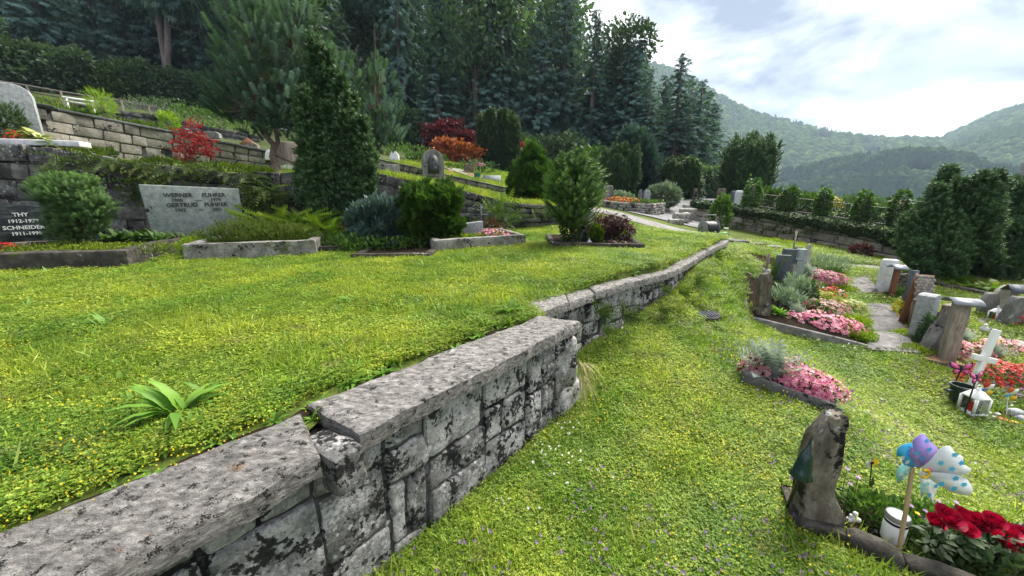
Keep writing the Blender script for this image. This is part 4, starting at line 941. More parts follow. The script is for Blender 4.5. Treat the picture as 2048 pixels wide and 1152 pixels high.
# dark yews and cypresses of the middle distance
columns('yew_tree', 'tall upright yew with pale tips beside the crimson and orange maples', 960, 1035, 212, 350, 22, 26, 6500, 13, 'yew_tip', 1, .10, hang=True)
columns('yew_tree', 'tall many-plumed dark yew standing alone before the valley', 1440, 1535, 262, 412, 19, 30, 7500, 11, 'yew', 2, .22)
columns('yew_tree', 'broad dark yew between the fir shrub and the blue cypress', 1196, 1272, 278, 404, 19, 24, 6000, 12, 'yew', 3, .16, hang=True)
columns('yew_tree', 'low spreading yew with hanging shoots left of the drive', 1314, 1396, 302, 410, 20, 24, 6000, 13, 'yew_tip', 4, .2, hang=True)
YN = [t_needles(14, .5, .17, .75, 3), t_needles(14, .5, .17, .75, 4)]
def plumes(name, label, base, y, tips, n, size, mat, spread=.55, low=.0):
    """yew of many plumes: tips (u, v, half width) rise from a common base"""
    b = P(base[0], base[1], y); t = thing(name, label, 'tree', b); k = mpp(b); parts = []; mb = MB(); L = sum((base[1] - q[1]) * q[2] for q in tips)
    for i, (u, v, w) in enumerate(tips):
        dy = rng.uniform(-.45, .45) * spread; tip = np.array(P(u, v, y + dy) - b); m = int(n * (base[1] - v) * w / L); z = rng.uniform(low, 1, m) ** .85
        bx = np.array([tip[0] * .25, dy * .3, 0]); c = bx[None] * (1 - z)[:, None] + tip[None] * z[:, None]; c[:, :2] += (tip[:2] * .62)[None] * (np.sin(np.pi * z) * .45)[:, None]
        rr = w * k * np.minimum(1, .35 + 2.2 * z) * np.sqrt(np.clip(1.03 - z ** 2.2, 0, 1)) * (1 + .3 * vnoise(np.c_[z * 9, z * 0 + i * 7.1, z * 0], 8)); a = rng.uniform(0, 6.28, m); q = rr * (1 - .6 * rng.uniform(0, 1, m) ** 2)
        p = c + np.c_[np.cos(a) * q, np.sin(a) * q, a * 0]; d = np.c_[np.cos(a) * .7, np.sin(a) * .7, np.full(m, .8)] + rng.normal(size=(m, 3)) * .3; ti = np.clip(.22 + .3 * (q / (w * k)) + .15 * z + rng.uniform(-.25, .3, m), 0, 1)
        for j in (0, 1): parts.append(stamp(YN[j], p[j::2], frames(d[j::2]), size * k * rng.uniform(.7, 1.3, len(p[j::2])), ti[j::2]))
        mb.tube([tuple(bx * .5), tuple(bx + (tip - bx) * .5 + np.array([tip[0] * .25, 0, 0])), tuple(tip * .92)], [.05, .035, .01], 5)
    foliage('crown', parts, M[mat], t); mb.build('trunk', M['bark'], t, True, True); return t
plumes('yew_tree', 'large dark yew beside the retaining wall with the curved pine trunk', (658, 466), 7.0, [(622, 78, 12), (648, 100, 12), (604, 185, 12), (676, 150, 13), (702, 195, 13), (722, 240, 12), (636, 160, 15), (690, 262, 14), (655, 215, 17), (612, 265, 14), (735, 300, 10), (630, 280, 18), (700, 320, 16), (660, 300, 20), (606, 330, 14), (640, 360, 22), (715, 350, 14)], 13000, 17, 'yew')
plumes('yew_clump', 'massive dark clump of pointed yews at the right edge by the path', (1888, 560), 8.0, [(1822, 432, 16), (1838, 424, 16), (1856, 398, 18), (1880, 372, 20), (1900, 338, 24), (1922, 362, 20), (1942, 378, 20), (1860, 450, 26), (1900, 430, 34), (1930, 440, 28), (1838, 480, 20)], 9500, 13, 'yew', 1.6)
plumes('yew_clump', 'second massive yew clump with pointed tops cut by the right picture edge', (1995, 566), 8.2, [(1958, 375, 18), (1972, 350, 20), (1992, 348, 20), (2012, 366, 20), (2034, 358, 22), (2056, 368, 22), (1970, 440, 28), (2005, 430, 32), (2045, 440, 32), (2075, 400, 24)], 9500, 13, 'yew', 1.6)
shrub('blue_cypress', 'blue green cypress with dark bare foot beside the broad yew', 'tree', (1276, 404), 20, [(1270, 300, 30, 34), (1282, 330, 26, 35), (1262, 345, 22, 40), (1285, 362, 22, 34)], FAN, 3200, 13, 'cypress', .8, sr=.12)
shrub('round_shrub', 'round grey green shrub beside the raised bed', 'shrub', (1327, 410), 16, [(1325, 392, 26, 18)], [t_leaf2(.4)], 1400, 10, 'sage', .5, sr=.02)
shrub('maple_tree', 'crimson maple with spreading crown before the forest', 'tree', (905, 345), 24, [(878, 258, 30, 8), (925, 272, 30, 8), (900, 247, 28, 6), (866, 276, 20, 8), (938, 288, 18, 7), (900, 268, 34, 8), (880, 290, 26, 8)], [t_leaf2(.7)], 3600, 6, 'maple_crimson', .1, sr=.10, lump=.6, freq=3.5, depth=.8, out=.6, rnd=.8, shell=.8)
shrub('maple_tree', 'orange maple with layered crown before the crimson one', 'tree', (912, 348), 20.5, [(893, 284, 25, 6), (922, 294, 28, 6), (878, 300, 16, 6), (948, 304, 18, 6), (900, 308, 30, 7), (935, 316, 24, 6), (890, 322, 22, 7), (925, 328, 24, 6)], [t_leaf2(.7)], 3600, 6, 'maple_orange', .1, sr=.10, lump=.6, freq=3.5, depth=.8, out=.6, rnd=.8, shell=.8)
shrub('maple_tree', 'bright red maple half hidden behind the upright yew', 'tree', (1045, 352), 23, [(1045, 302, 20, 14), (1052, 318, 14, 16), (1038, 325, 15, 16)], [t_leaf2(.7)], 1500, 7, 'maple_red', .1, sr=.08, lump=.35, out=.6, rnd=.8)
# large pine with its curved trunk
def big_pine():
    y = 9.6; base = P(572, 418, 8.3); t = thing('pine_tree', 'large grey green pine with tufted crown and curved trunk', 'tree', base); k = y / FPX
    blobs = [(515, 110, 68, 85, 0), (590, 100, 55, 75, .3), (545, 185, 95, 70, 0), (500, 205, 58, 55, -.4), (660, 150, 45, 55, .4), (640, 200, 50, 60, .3), (580, 240, 60, 40, 0), (505, 45, 22, 34, 0), (585, 40, 24, 30, 0.2),
             (700, 195, 38, 62, .3), (758, 205, 40, 60, .2), (770, 265, 38, 45, .2), (715, 265, 45, 50, .2), (755, 150, 14, 18, .2)]
    TP = [t_needles(70, .27, .06, 1.9, s, True, .02) for s in (11, 12, 13)]; parts = []; mb = MB(); B = np.array(base)
    for i, (u, v, ru, rv, dy) in enumerate(blobs):
        c = np.array(P(u, v, y + dy)) - B; n = int(ru * rv / 34); p, d = blob_points(n, (ru * k, ru * k * .9, rv * k), c, .55, .25, 2.5, i + 60)
        g = unit(d * .8 + np.array([0, 0, 1.0]) + rand_dirs(n) * .25)
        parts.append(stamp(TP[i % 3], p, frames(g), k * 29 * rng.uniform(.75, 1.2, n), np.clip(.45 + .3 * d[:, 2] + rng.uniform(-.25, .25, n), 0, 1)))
        for j in range(0, n, 5): limb(mb, c * .75 + p[j] * .25 - np.array([0, 0, .12]), p[j], .016, .006, .08, 4, 4)
    foliage('crown', parts, M['pine'], t)
    tr = [P(572, 418, 8.3), P(560, 350, 8.6), P(545, 315, 9), P(548, 290, 9.3), P(528, 268, 9.5), P(512, 240, 9.6), P(508, 150, 9.6), P(510, 60, 9.6)]
    mb.tube([p - base for p in tr], [.085, .08, .07, .06, .05, .045, .03, .01], 8)
    tr2 = [P(548, 300, 9.2), P(556, 285, 9.5), P(550, 250, 9.7), P(560, 180, 9.7), P(588, 60, 9.8)]; mb.tube([p - base for p in tr2], [.05, .05, .045, .03, .01], 7)
    tr3 = [P(558, 345, 8.8), P(585, 343, 9.0), P(620, 320, 9.3), P(650, 240, 9.8), P(655, 150, 9.9)]; mb.tube([p - base for p in tr3], [.06, .06, .05, .04, .01], 7)
    tr4 = [P(620, 320, 9.3), P(690, 345, 9.6), P(738, 330, 9.8), P(748, 290, 9.9), P(757, 150, 9.9)]; mb.tube([p - base for p in tr4], [.05, .05, .05, .045, .01], 7)
    tr5 = [P(740, 325, 9.8), P(760, 290, 9.9), P(790, 262, 10)]; mb.tube([p - base for p in tr5], [.03, .025, .01], 6)
    tr6 = [P(550, 310, 9.1), P(590, 328, 9.0), P(640, 350, 9)]; mb.tube([p - base for p in tr6], [.02, .018, .01], 6)
    mb.build('trunk', M['bark'], t, True, True)
big_pine()
# ============================================================ mountains across the valley
def ridge(name, us, vs, r0, r1, z0, seed, ntree, tsize, mat_t, clear=(), conif=.5, rough=.25, vb=None):
    """hill whose skyline runs through (us, vs) at distance r1, its foot at r0"""
    nu, nr = 90, 26; V = np.zeros((nr, nu, 3)); uu = np.linspace(us[0], us[-1], nu); top = np.interp(uu, us, vs)
    for i in range(nr):
        f = i / (nr - 1); r = r0 + (r1 - r0) * f
        for j in range(nu):
            d = ray(uu[j], 400); h = math.hypot(d.x, d.y); x, y = d.x / h * r, d.y / h * r
            dt = ray(uu[j], top[j]); zt = CZ + dt.z / math.hypot(dt.x, dt.y) * r1
            V[i, j] = (x, y, z0 + (zt - z0) * f ** 0.85)
    P_ = V.reshape(-1, 3); f = np.repeat(np.linspace(0, 1, nr), nu); P_[:, 2] += np.sin(np.pi * f) * rough * 0.12 * (r1 - r0) * fbm(P_ / (r1 * .14) + seed, 3, seed)
    F = np.array([(i * nu + j, i * nu + j + 1, (i + 1) * nu + j + 1, (i + 1) * nu + j) for i in range(nr - 1) for j in range(nu - 1)])
    structure(obj(name, P_, F, M['mountain'], None, True))
    n = ntree; a = rng.uniform(0, nr - 1.01, n); b = rng.uniform(0, nu - 1.01, n); ia, ib = a.astype(int), b.astype(int); fa, fb = (a - ia)[:, None], (b - ib)[:, None]
    p = (V[ia, ib] * (1 - fa) + V[ia + 1, ib] * fa) * (1 - fb) + (V[ia, ib + 1] * (1 - fa) + V[ia + 1, ib + 1] * fa) * fb
    # meadows and bare rock stay open
    D = p[:, 1] * CP - (p[:, 2] - CZ) * SP; pu = 1024 + FPX * p[:, 0] / D; pv = 576 - FPX * (p[:, 1] * SP + (p[:, 2] - CZ) * CP) / D
    keep = np.ones(n, bool)
    for (u, v, ru, rv) in clear: keep &= ((pu - u) / ru) ** 2 + ((pv - v) / rv) ** 2 + .5 * vnoise(np.c_[pu / 14, pv / 7, pu * 0], 5) > 1
    p = p[keep]; n = len(p); con = (vnoise(p / (r1 * .06), seed + 4) + rng.normal(size=n) * .25) < (conif * 2 - 1)
    cone = np.array([(0, 0, 1.15)] + [(math.cos(i * 1.05) * .27, math.sin(i * 1.05) * .27, 0.05) for i in range(6)]), np.array([(0, i + 1, (i + 1) % 6 + 1) for i in range(6)])
    ang = [(math.cos(i * 1.05), math.sin(i * 1.05)) for i in range(6)]
    ball = np.array([(0, 0, .95)] + [(c * .36, s * .36, .75) for c, s in ang] + [(c * .46, s * .46, .38) for c, s in ang]), np.array([(0, i + 1, (i + 1) % 6 + 1) for i in range(6)] + [(i + 1, i + 7, (i + 1) % 6 + 7) for i in range(6)] + [(i + 1, (i + 1) % 6 + 7, (i + 1) % 6 + 1) for i in range(6)])
    up = np.tile(np.array([[0, 0, 1.0]]), (n, 1)); sz = tsize * rng.uniform(.6, 1.25, n)
    pr = []
    for T, m, lo in ((cone, con, 0.0), (ball, ~con, .5)):
        Vv, Ff, Tt = stamp(T, p[m], frames(up[m]), sz[m], lo + rng.uniform(0, .5, m.sum()))
        Vv = Vv + rng.normal(size=Vv.shape) * tsize * .05; pr.append((Vv, Ff, Tt))
    o = foliage(name + '_woodland', pr, M[mat_t], None); stuff(o, None, None); return V
t = NT('mountain_meadow'); co = t.pos(); n1 = t.noise(co, .012, 6, .6); t.col(t.ramp(n1, [(.38, (.05, .085, .03)), (.55, (.13, .18, .045)), (.7, (.18, .23, .06))])); t.rough(.95, .1); M['mountain'] = t.m
M['wood_far'] = leaf('far_woodland', (.025, .05, .024), (.055, .10, .035), (.12, .18, .05), 0.15, vary=0, spec=0, rough=1)
M['wood_mid_shaded'] = leaf('mid_woodland', (.012, .026, .018), (.024, .048, .024), (.06, .10, .04), 0.15, vary=0, spec=0, rough=1)  # dark conifer greens with the lower hill's cloud shade put into the colour
M['rock'] = stone('pale_cliff', (.13, .125, .115), (.22, .21, .20), (.32, .31, .29), .4, bump=.6, stretch=(1, 1, .5))
ridge('mountain', [1180, 1260, 1330, 1400, 1470, 1560, 1660, 1740, 1830, 1900, 2060, 2300], [120, 130, 152, 194, 230, 256, 280, 288, 290, 306, 334, 344], 420, 1000, -55, 3, 26000, 13, 'wood_far',
      [(1640, 283, 24, 9), (1700, 300, 18, 6), (1745, 312, 34, 9), (1730, 296, 14, 7), (1690, 318, 22, 5), (1860, 308, 34, 6), (1905, 325, 28, 5), (1500, 402, 60, 5), (1600, 398, 30, 5)], .3)
ridge('right_mountain', [1830, 1880, 1920, 1970, 2048, 2300], [300, 272, 252, 232, 208, 150], 520, 1250, -55, 8, 11000, 14, 'wood_far', [(1935, 250, 16, 6)], .3)
ridge('blue_mountain', [1600, 1740, 1800, 1860, 1900, 1950, 2010, 2070, 2300], [310, 296, 284, 280, 268, 244, 226, 205, 150], 1500, 2600, -55, 12, 9000, 15, 'wood_far', (), .5)
VM = ridge('dark_hill', [1380, 1480, 1560, 1640, 1740, 1830, 1900, 1960, 2060, 2300], [400, 385, 352, 335, 318, 312, 322, 345, 360, 370], 260, 520, -55, 15, 15000, 8.5, 'wood_mid_shaded', [(1838, 352, 34, 11)], .5)
# quarry face on the dark hill
def on_hill(u, v):
    j = int(np.argmin(np.abs(1024 + FPX * VM[0, :, 0] / (VM[0, :, 1] * CP - (VM[0, :, 2] - CZ) * SP) - u))); c = VM[:, j]; D_ = c[:, 1] * CP - (c[:, 2] - CZ) * SP; vv = 576 - FPX * (c[:, 1] * SP + (c[:, 2] - CZ) * CP) / D_
    o_ = np.argsort(vv); y_ = float(np.interp(v, vv[o_], c[o_, 1])); return np.array(P(u, v, y_ - 3))
us_, vs_ = np.linspace(1808, 1872, 15), np.linspace(346, 364, 8); V = np.array([on_hill(u + 5 * vnoise([(u * .3, v, 0)], 3)[0], v + 3 * math.sin(u * .21) + 7 * ((u - 1840) / 34) ** 2 * (1 if v > 354 else -1) * -1) for v in vs_ for u in us_]); V += np.c_[fbm(V * .12, 3, 5), fbm(V * .12 + 9, 3, 6), fbm(V * .12 + 5, 3, 7)] * 2.0
tag(obj('quarry_face', V, np.array([(i * 15 + j, i * 15 + j + 1, (i + 1) * 15 + j + 1, (i + 1) * 15 + j) for i in range(7) for j in range(14)]), M['rock'], None), 'pale bare rock face on the dark wooded hill across the valley', 'rock face')
# ============================================================ builders for graves and plants
EXCL = []        # ground polygons without lawn
def letters(parent, lines, mat, origin, Mr, extr=0.004, name='lettering'):
    """lines: (text, size, x, z) on the plane y=0 facing -y, turned by Mr and set at origin (relative to the thing)"""
    for (txt, size, x, z, al) in lines:
        cu = bpy.data.curves.new('txt', 'FONT'); cu.body = txt; cu.size = size; cu.extrude = extr; cu.offset = size * .022; cu.align_x = al; cu.resolution_u = 2
        o = bpy.data.objects.new('txt', cu); sc.collection.objects.link(o); dg = bpy.context.evaluated_depsgraph_get(); me = bpy.data.meshes.new_from_object(o.evaluated_get(dg))
        v = np.array([tuple(q.co) for q in me.vertices]).reshape(-1, 3); v = np.c_[v[:, 0] + x, -v[:, 2], v[:, 1] + z]
        obj(name, v @ np.array(Mr).T + np.array(origin), _group([tuple(p.vertices) for p in me.polygons]), M[mat], parent, False, None, True)
        bpy.data.objects.remove(o); bpy.data.curves.remove(cu); bpy.data.meshes.remove(me)
def rock(name, label, base, w, h, d, prof, mat, yaw=0.0, seed=0, amp=.02, n=12, r=.04, cat='gravestone', parent=None, lean=0.0, freq=5, group=None):
    """standing stone: prof = (z, left, right) outline fractions"""
    V, F = rough_block((1, 1, 1), n, .06, 0, seed); zz = np.clip(V[:, 2] + .5, 0, 1); pz = [q[0] for q in prof]
    l = np.interp(zz, pz, [q[1] for q in prof]); rr = np.interp(zz, pz, [q[2] for q in prof]); xx = V[:, 0] + .5
    top = np.interp(xx, [0, .5, 1], prof[-1][3]) if len(prof[-1]) > 3 else 1.0
    Q = np.c_[(l + (rr - l) * xx) * w, V[:, 1] * d * (1 - .25 * zz), (zz * top) * h - .03]
    Q += amp * np.c_[fbm(Q * freq + seed, 3, seed), fbm(Q * freq + 9 + seed, 3, seed + 1), .6 * fbm(Q * freq + 17, 3, seed + 2)]
    Q = Q @ roty(lean).T @ rotz(yaw).T
    if parent is not None: return obj(name, Q + (np.array(base) - np.array(root_loc(parent))), F, M[mat], parent, True, None, True)
    o = obj(name, Q, F, M[mat], None, True); o.location = base; return tag(o, label, cat, group)
def headstone(name, label, base, w, h, d, outline, mat, yaw=0.0, bev=.012, cat='gravestone', lean=0.0):
    """dressed stone: outline (x, z) as fractions of w, h; a thing whose slab is a part"""
    t = thing(name, label, cat, base); mb = MB(); Mr = rotz(yaw) @ rotx(-lean)
    mb.prism([(x * w, z * h - (.05 if z == 0 else 0)) for x, z in outline], -d / 2, d / 2, Mr)
    o = mb.build('slab', M[mat], t, False, True); bevel(o, bev, 2); return t, Mr
def arch(n=12, spring=.72):
    return [(-.5, 0), (.5, 0)] + [(.5 * math.cos(math.pi * i / n), spring + (1 - spring) * math.sin(math.pi * i / n)) for i in range(n + 1)]
RECT = [(-.5, 0), (.5, 0), (.5, 1), (-.5, 1)]
def kerb(name, label, a, b, depth, th, h, mat, soil='soil', left=True, right=True, back=True, fill=.75, group=None, n=6, excl=True, zg=None):
    """rectangular grave border: front runs from a to b, the bed lies behind it"""
    a, b = Vector(a), Vector(b); d = (b - a); L = d.length; yaw = math.atan2(d.y, d.x); nrm = Vector((-math.sin(yaw), math.cos(yaw), 0)); ex = d.normalized()
    t = thing(name, label, 'grave border', (a + b) / 2, group); zz = zg if zg else (lambda x, y: (a.z + b.z) / 2)
    def side(p, q, nm='kerb_stone'):
        c = (p + q) / 2; dd = q - p; V, F = rough_block((dd.length, th, h + .1), [-.5, -.47, -.2, .1, .35, .47, .5], .014, .007, int(abs(c.x) * 997) % 999, 8)
        V = V @ roty(-math.atan2(dd.z, math.hypot(dd.x, dd.y))).T @ rotz(math.atan2(dd.y, dd.x)).T + np.array((c.x, c.y, c.z + h / 2 - .05)); return obj(nm, V, F, M[mat], t, True)
    a2 = a + nrm * depth; b2 = b + nrm * depth; a2.z = zz(a2.x, a2.y); b2.z = zz(b2.x, b2.y)
    i = nrm * th * .5
    side(a, b)
    if right: side(b - ex * th / 2 + i, b2 - ex * th / 2)
    if left: side(a + ex * th / 2 + i, a2 + ex * th / 2)
    if back: side(a2 + i, b2 + i)
    if soil:
        nx_, ny_ = 10, 8; V = []
        for j in range(ny_):
            for k in range(nx_):
                p = (a * (1 - k / (nx_ - 1)) + b * (k / (nx_ - 1))) * (1 - j / (ny_ - 1)) + (a2 * (1 - k / (nx_ - 1)) + b2 * (k / (nx_ - 1))) * (j / (ny_ - 1)); V.append((p.x, p.y, p.z + h * fill + .012 * math.sin(k * 2.1 + j * 1.7)))
        F = np.array([(j * nx_ + k, j * nx_ + k + 1, (j + 1) * nx_ + k + 1, (j + 1) * nx_ + k) for j in range(ny_ - 1) for k in range(nx_ - 1)]); obj('soil', V, F, M[soil], t, True)
    if excl: EXCL.append([(p.x, p.y) for p in (a - nrm * .03, b - nrm * .03, b2, a2)])
    return t, yaw, nrm, ex
LEAF = [t_leaf(.5, .1), t_leaf(.62, .16)]; LF2 = [t_leaf2(.5), t_leaf2(.62, .05)]
def mound(name, label, cat, base, rx, ry, rz, flmat=None, lmat='cover', nfl=0, fs=.02, nl=500, ls=.04, T=None, FT=None, yaw=0.0, up=.35, lump=.3, group=None, seed=1, zoff=0.0, fup=.6, slope=(0, 0)):
    """low plant: half dome of leaves with blossoms on it"""
    t = thing(name, label, cat, base, group); Ry = rotz(yaw)
    def dome(n, sh):
        p, d = blob_points(int(n * 1.9), (rx, ry, rz), (0, 0, 0), sh, lump, 2.2, seed, -.02); p = p @ Ry.T; d = d @ Ry.T; p[:, 2] += zoff + slope[0] * p[:, 0] + slope[1] * p[:, 1]; return p, d
    T = T or LF2; p, d = dome(nl, .55); g = unit(d + rand_dirs(len(d)) * .7 + np.array([0, 0, up])); parts = []
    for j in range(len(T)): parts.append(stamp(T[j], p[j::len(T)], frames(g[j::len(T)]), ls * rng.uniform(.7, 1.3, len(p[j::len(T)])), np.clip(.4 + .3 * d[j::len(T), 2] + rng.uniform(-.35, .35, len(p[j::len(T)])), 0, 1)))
    foliage('leaves', parts, M[lmat], t)
    if flmat:
        p, d = dome(nfl, .08); g = unit(d + np.array([0, -.25, fup]) + rand_dirs(len(d)) * .35); FT = FT or [t_flower(4, .3), t_flower(5, .45)]; parts = []
        for j in range(len(FT)): parts.append(stamp(FT[j], p[j::len(FT)] + g[j::len(FT)] * fs * .5, frames(g[j::len(FT)]), fs * rng.uniform(.7, 1.25, len(p[j::len(FT)]))))
        foliage('blossoms', parts, M[flmat], t)
    return t
def rosette(name, label, cat, base, n, ln, w, mat, up=(.25, .9), T=None, group=None, spread=.02, hl=None, tint=None):
    """leaves springing from one point"""
    t = thing(name, label, cat, base, group); a = rng.uniform(0, 6.28, n); e = rng.uniform(up[0], up[1], n)
    d = np.c_[np.cos(a) * (1 - e), np.sin(a) * (1 - e), e]; p = np.c_[np.cos(a), np.sin(a), a * 0] * rng.uniform(0, spread, n)[:, None]
    # leaf blades curve outwards: roll so the arch bends away from the middle
    Mx = frames(d, np.zeros(n)); T = T or t_frond(2, .2); s = ln * rng.uniform(.65, 1.15, n)
    S = np.c_[s * w, s, s]; foliage('leaves', stamp(T, p, Mx, S, tint), M[mat], t); return t
def t_blade(arch_=.55, w=.16, n=6, wave=0.0):
    V = []; F = []
    for i in range(n + 1):
        t = i / n; ww = w * math.sin(math.pi * (.06 + .94 * t) ** .85) * .5 + .004; y = -arch_ * t * t; z = t * (1 - .35 * arch_ * t)
        V += [(-ww, y + .25 * ww + wave * math.sin(i * 2), z), (0, y, z), (ww, y + .25 * ww - wave * math.sin(i * 2.4), z)]
    for i in range(n):
        a = i * 3; F += [(a, a + 1, a + 4, a + 3), (a + 1, a + 2, a + 5, a + 4)]
    return np.array(V), np.array(F)
BL = t_blade(); BLW = t_blade(.5, .34, 6, .012); FROND = t_frond(12, .26, -.5); 
def cluster(name, label, base, pts, n, ln, w, mat, T, up=(.1, .7), cat='plant', group=None, face=None):
    """many rosettes in one planting: pts are offsets from base"""
    t = thing(name, label, cat, base, group); parts = []
    for q in pts:
        a = rng.uniform(0, 6.28, n) if face is None else face + rng.uniform(-1.1, 1.1, n); e = rng.uniform(*up, n); d = np.c_[np.cos(a) * (1 - np.abs(e)), np.sin(a) * (1 - np.abs(e)), e]
        s = ln * rng.uniform(.6, 1.15, n); parts.append(stamp(T, np.tile(np.array(q, float), (n, 1)) + rng.normal(size=(n, 3)) * ln * .06, frames(d, np.zeros(n)), np.c_[s * w, s, s]))
    foliage('leaves', parts, M[mat], t); return t
def box_thing(name, label, cat, base, parts):
    """parts: (name, mat, MB, smooth) in local coordinates"""
    t = thing(name, label, cat, base)
    for (nm, mt, mb, sm) in parts: mb.build(nm, M[mt], t, sm, True)
    return t
def lantern(label, base, w, h, white='white_plastic', candle='red_fl'):
    t = thing('grave_lantern', label, 'lantern', base); mb = MB()
    mb.box((0, 0, h * .05), (w, w, h * .1)); mb.build('base', M[white], t, False, True)
    for sx in (-1, 1):
        for sy in (-1, 1): mb = MB(); mb.box((sx * w * .43, sy * w * .43, h * .35), (w * .12, w * .12, h * .52)); mb.build('post', M[white], t, False, True)
    mb = MB(); mb.lathe((0, 0, 0), [(w * .66, h * .60), (w * .64, h * .64), (w * .30, h * .82), (w * .12, h * .86), (w * .10, h * .93), (.001, h * .95)], 4, rotz(math.pi / 4)); mb.build('roof', M[white], t, False, True)
    mb = MB(); mb.tube([(math.cos(a) * w * .16, 0, h * .95 + math.sin(a) * w * .16) for a in np.linspace(0, 6.28, 13)], w * .03, 5); mb.build('ring', M[white], t, True, True)
    mb = MB(); mb.lathe((0, 0, h * .1), [(w * .22, 0), (w * .22, h * .28), (.001, h * .29)], 10); mb.build('candle', M['pt_red'], t, True, True)
    for s in (-1, 1):
        mb = MB(); mb.box((0, s * w * .44, h * .35), (w * .72, w * .02, h * .5)); mb.build('pane', M['glass'], t, False, True)
    return t
def roof_post(label, base, w, h, roof_w, roof_d, roof_h, kind, post='wood_red', yaw=0.0, roofmat='metal_roof', lean=0.0, shape=None, d=None):
    """wooden grave post under a small roof"""
    t = thing('grave_post', label, 'grave marker', base); Mr = rotz(yaw) @ roty(lean); mb = MB(); dd = d or w
    if shape: mb.prism([(x * w, z * h) for x, z in shape], -dd / 2, dd / 2, Mr)
    else: mb.box(tuple(Mr @ np.array((0, 0, h / 2))), (w, dd, h), 0, Mr)
    bevel(mb.build('post', M[post], t, False, True), .006, 2); mb = MB()
    if kind == 'gable': ol = [(-roof_w / 2, 0), (0, roof_h), (roof_w / 2, 0), (roof_w / 2, .015), (0, roof_h + .02), (-roof_w / 2, .015)]
    elif kind == 'arc': ol = [(math.cos(a) * roof_w / 2, math.sin(a) * roof_h) for a in np.linspace(math.pi, 0, 11)] + [(math.cos(a) * (roof_w / 2 + .012), math.sin(a) * (roof_h + .012)) for a in np.linspace(0, math.pi, 11)]
    else: ol = [(-roof_w / 2, 0), (roof_w / 2, -.03), (roof_w / 2, -.005), (-roof_w / 2, .03)]
    mb.prism(ol, -roof_d / 2, roof_d / 2, Mr, Mr @ np.array((0, 0, h - .01))); mb.build('roof', M[roofmat], t, False, True); return t
# ============================================================ upper row of graves
up_k = lambda p: mpp(p)
# grave with the black stone, far left
A, B = onU(-160, 556), onU(268, 537); t, yw, nr, ex = kerb('grave_border', 'dark mossy stone border of the leftmost grave, under the dwarf pine', A, B, 1.25, .16, .24, 'kerb_dark', zg=ZU)
b = P(-12, 490, 5.5); b.z = ZU(b.x, b.y) + .1
t, Mr = headstone('headstone', 'black polished headstone with white lettering at the left edge', b, 1.30, .62, .10, [(-.5, 0), (.5, 0), (.44, .95), (.30, 1.0), (-.3, 1.02), (-.5, .95)], 'black_stone', R(42))
letters(t, [('THY', .075, .33, .46, 'CENTER'), ('1912-1979', .068, .34, .37, 'CENTER'), ('SCHNEIDER', .075, .33, .275, 'CENTER'), ('1911-1998', .068, .34, .19, 'CENTER')], 'inscription_white', Mr @ np.array((0, -.054, 0)), Mr)
DP = [t_needles(30, .42, .06, 1.4, s, True, .05) for s in (31, 32)]
shrub('dwarf_pine', 'dense round dwarf pine covering the right side of the black headstone', 'shrub', (150, 497), 5.15, [(140, 390, 42, 32), (178, 410, 28, 30), (98, 385, 24, 24), (122, 365, 22, 14), (165, 372, 20, 14), (125, 440, 24, 24), (165, 440, 32, 28), (140, 470, 28, 18)], DP, 2900, 14, 'dwarf_pine', .9, sr=.03, shell=.4)
b = onU(90, 515); mound('sedum_bed', 'bright green sedum carpet on the leftmost grave border', 'ground cover', A.lerp(B, .62) + nr * .42 + Vector((0, 0, .17)), 1.0, .38, .10, None, 'sedum', 0, 0, 3200, .028, yaw=yw)
b = P(12, 492, 5.0); b.z = ZU(b.x, b.y) + .17; mound('red_begonia', 'red flowers on the sedum at the left edge', 'flowers', b, .12, .1, .08, 'red_fl', 'bronze_leaf', 60, .024, 120, .03)
b = P(215, 503, 5.2); b.z = ZU(b.x, b.y) + .10; mound('moss_cushion', 'dark brown moss on the corner of the leftmost grave', 'moss', b, .28, .3, .05, None, 'mossy', 0, 0, 900, .02)
# grave of the big grey-green slab
A, B = onU(374, 525), onU(636, 513); t, yw, nr, ex = kerb('grave_border', 'grey stone border in front of the large inscribed headstone', A, B, 1.2, .12, .25, 'kerb', zg=ZU)
b = P(402, 470, 6.3); b.z = ZU(b.x, b.y) + .12
t, Mr = headstone('headstone', 'wide grey green granite headstone with two names and dark lettering', b, 1.22, .90, .13, [(-.47, 0), (.49, 0), (.5, .94), (-.5, 1.0)], 'granite_green', R(44))
letters(t, [('WERNER', .085, -.36, .715, 'LEFT'), ('FUHRER', .085, .10, .715, 'LEFT'), ('1900', .068, -.28, .645, 'LEFT'), ('—', .068, .02, .645, 'LEFT'), ('1979', .068, .20, .645, 'LEFT'),
            ('GERTRUD', .085, -.355, .565, 'LEFT'), ('FUHRER', .085, .11, .565, 'LEFT'), ('1902', .068, -.265, .495, 'LEFT'), ('—', .068, .03, .495, 'LEFT'), ('2001', .068, .20, .495, 'LEFT')], 'inscription', Mr @ np.array((0, -.069, 0)), Mr)
HE = [t_needles(9, .35, .07, .5, s) for s in (41, 42)]
p = onU(505, 519) + nr * .42 + Vector((0, 0, .15)); mound('heather', 'olive green heather mound behind the grey stone border', 'plant', p, .74, .28, .30, None, 'heather', 0, 0, 2400, .11, HE, yaw=yw, up=1.2)
p = onU(375, 522) + nr * .36 + Vector((0, 0, .15)); mound('sedum_cushion', 'small light green cushion plant left of the heather', 'plant', p, .22, .2, .12, None, 'sedum', 0, 0, 900, .035, yaw=yw)
p = P(285, 497, 5.75); p.z = ZU(p.x, p.y) + .05
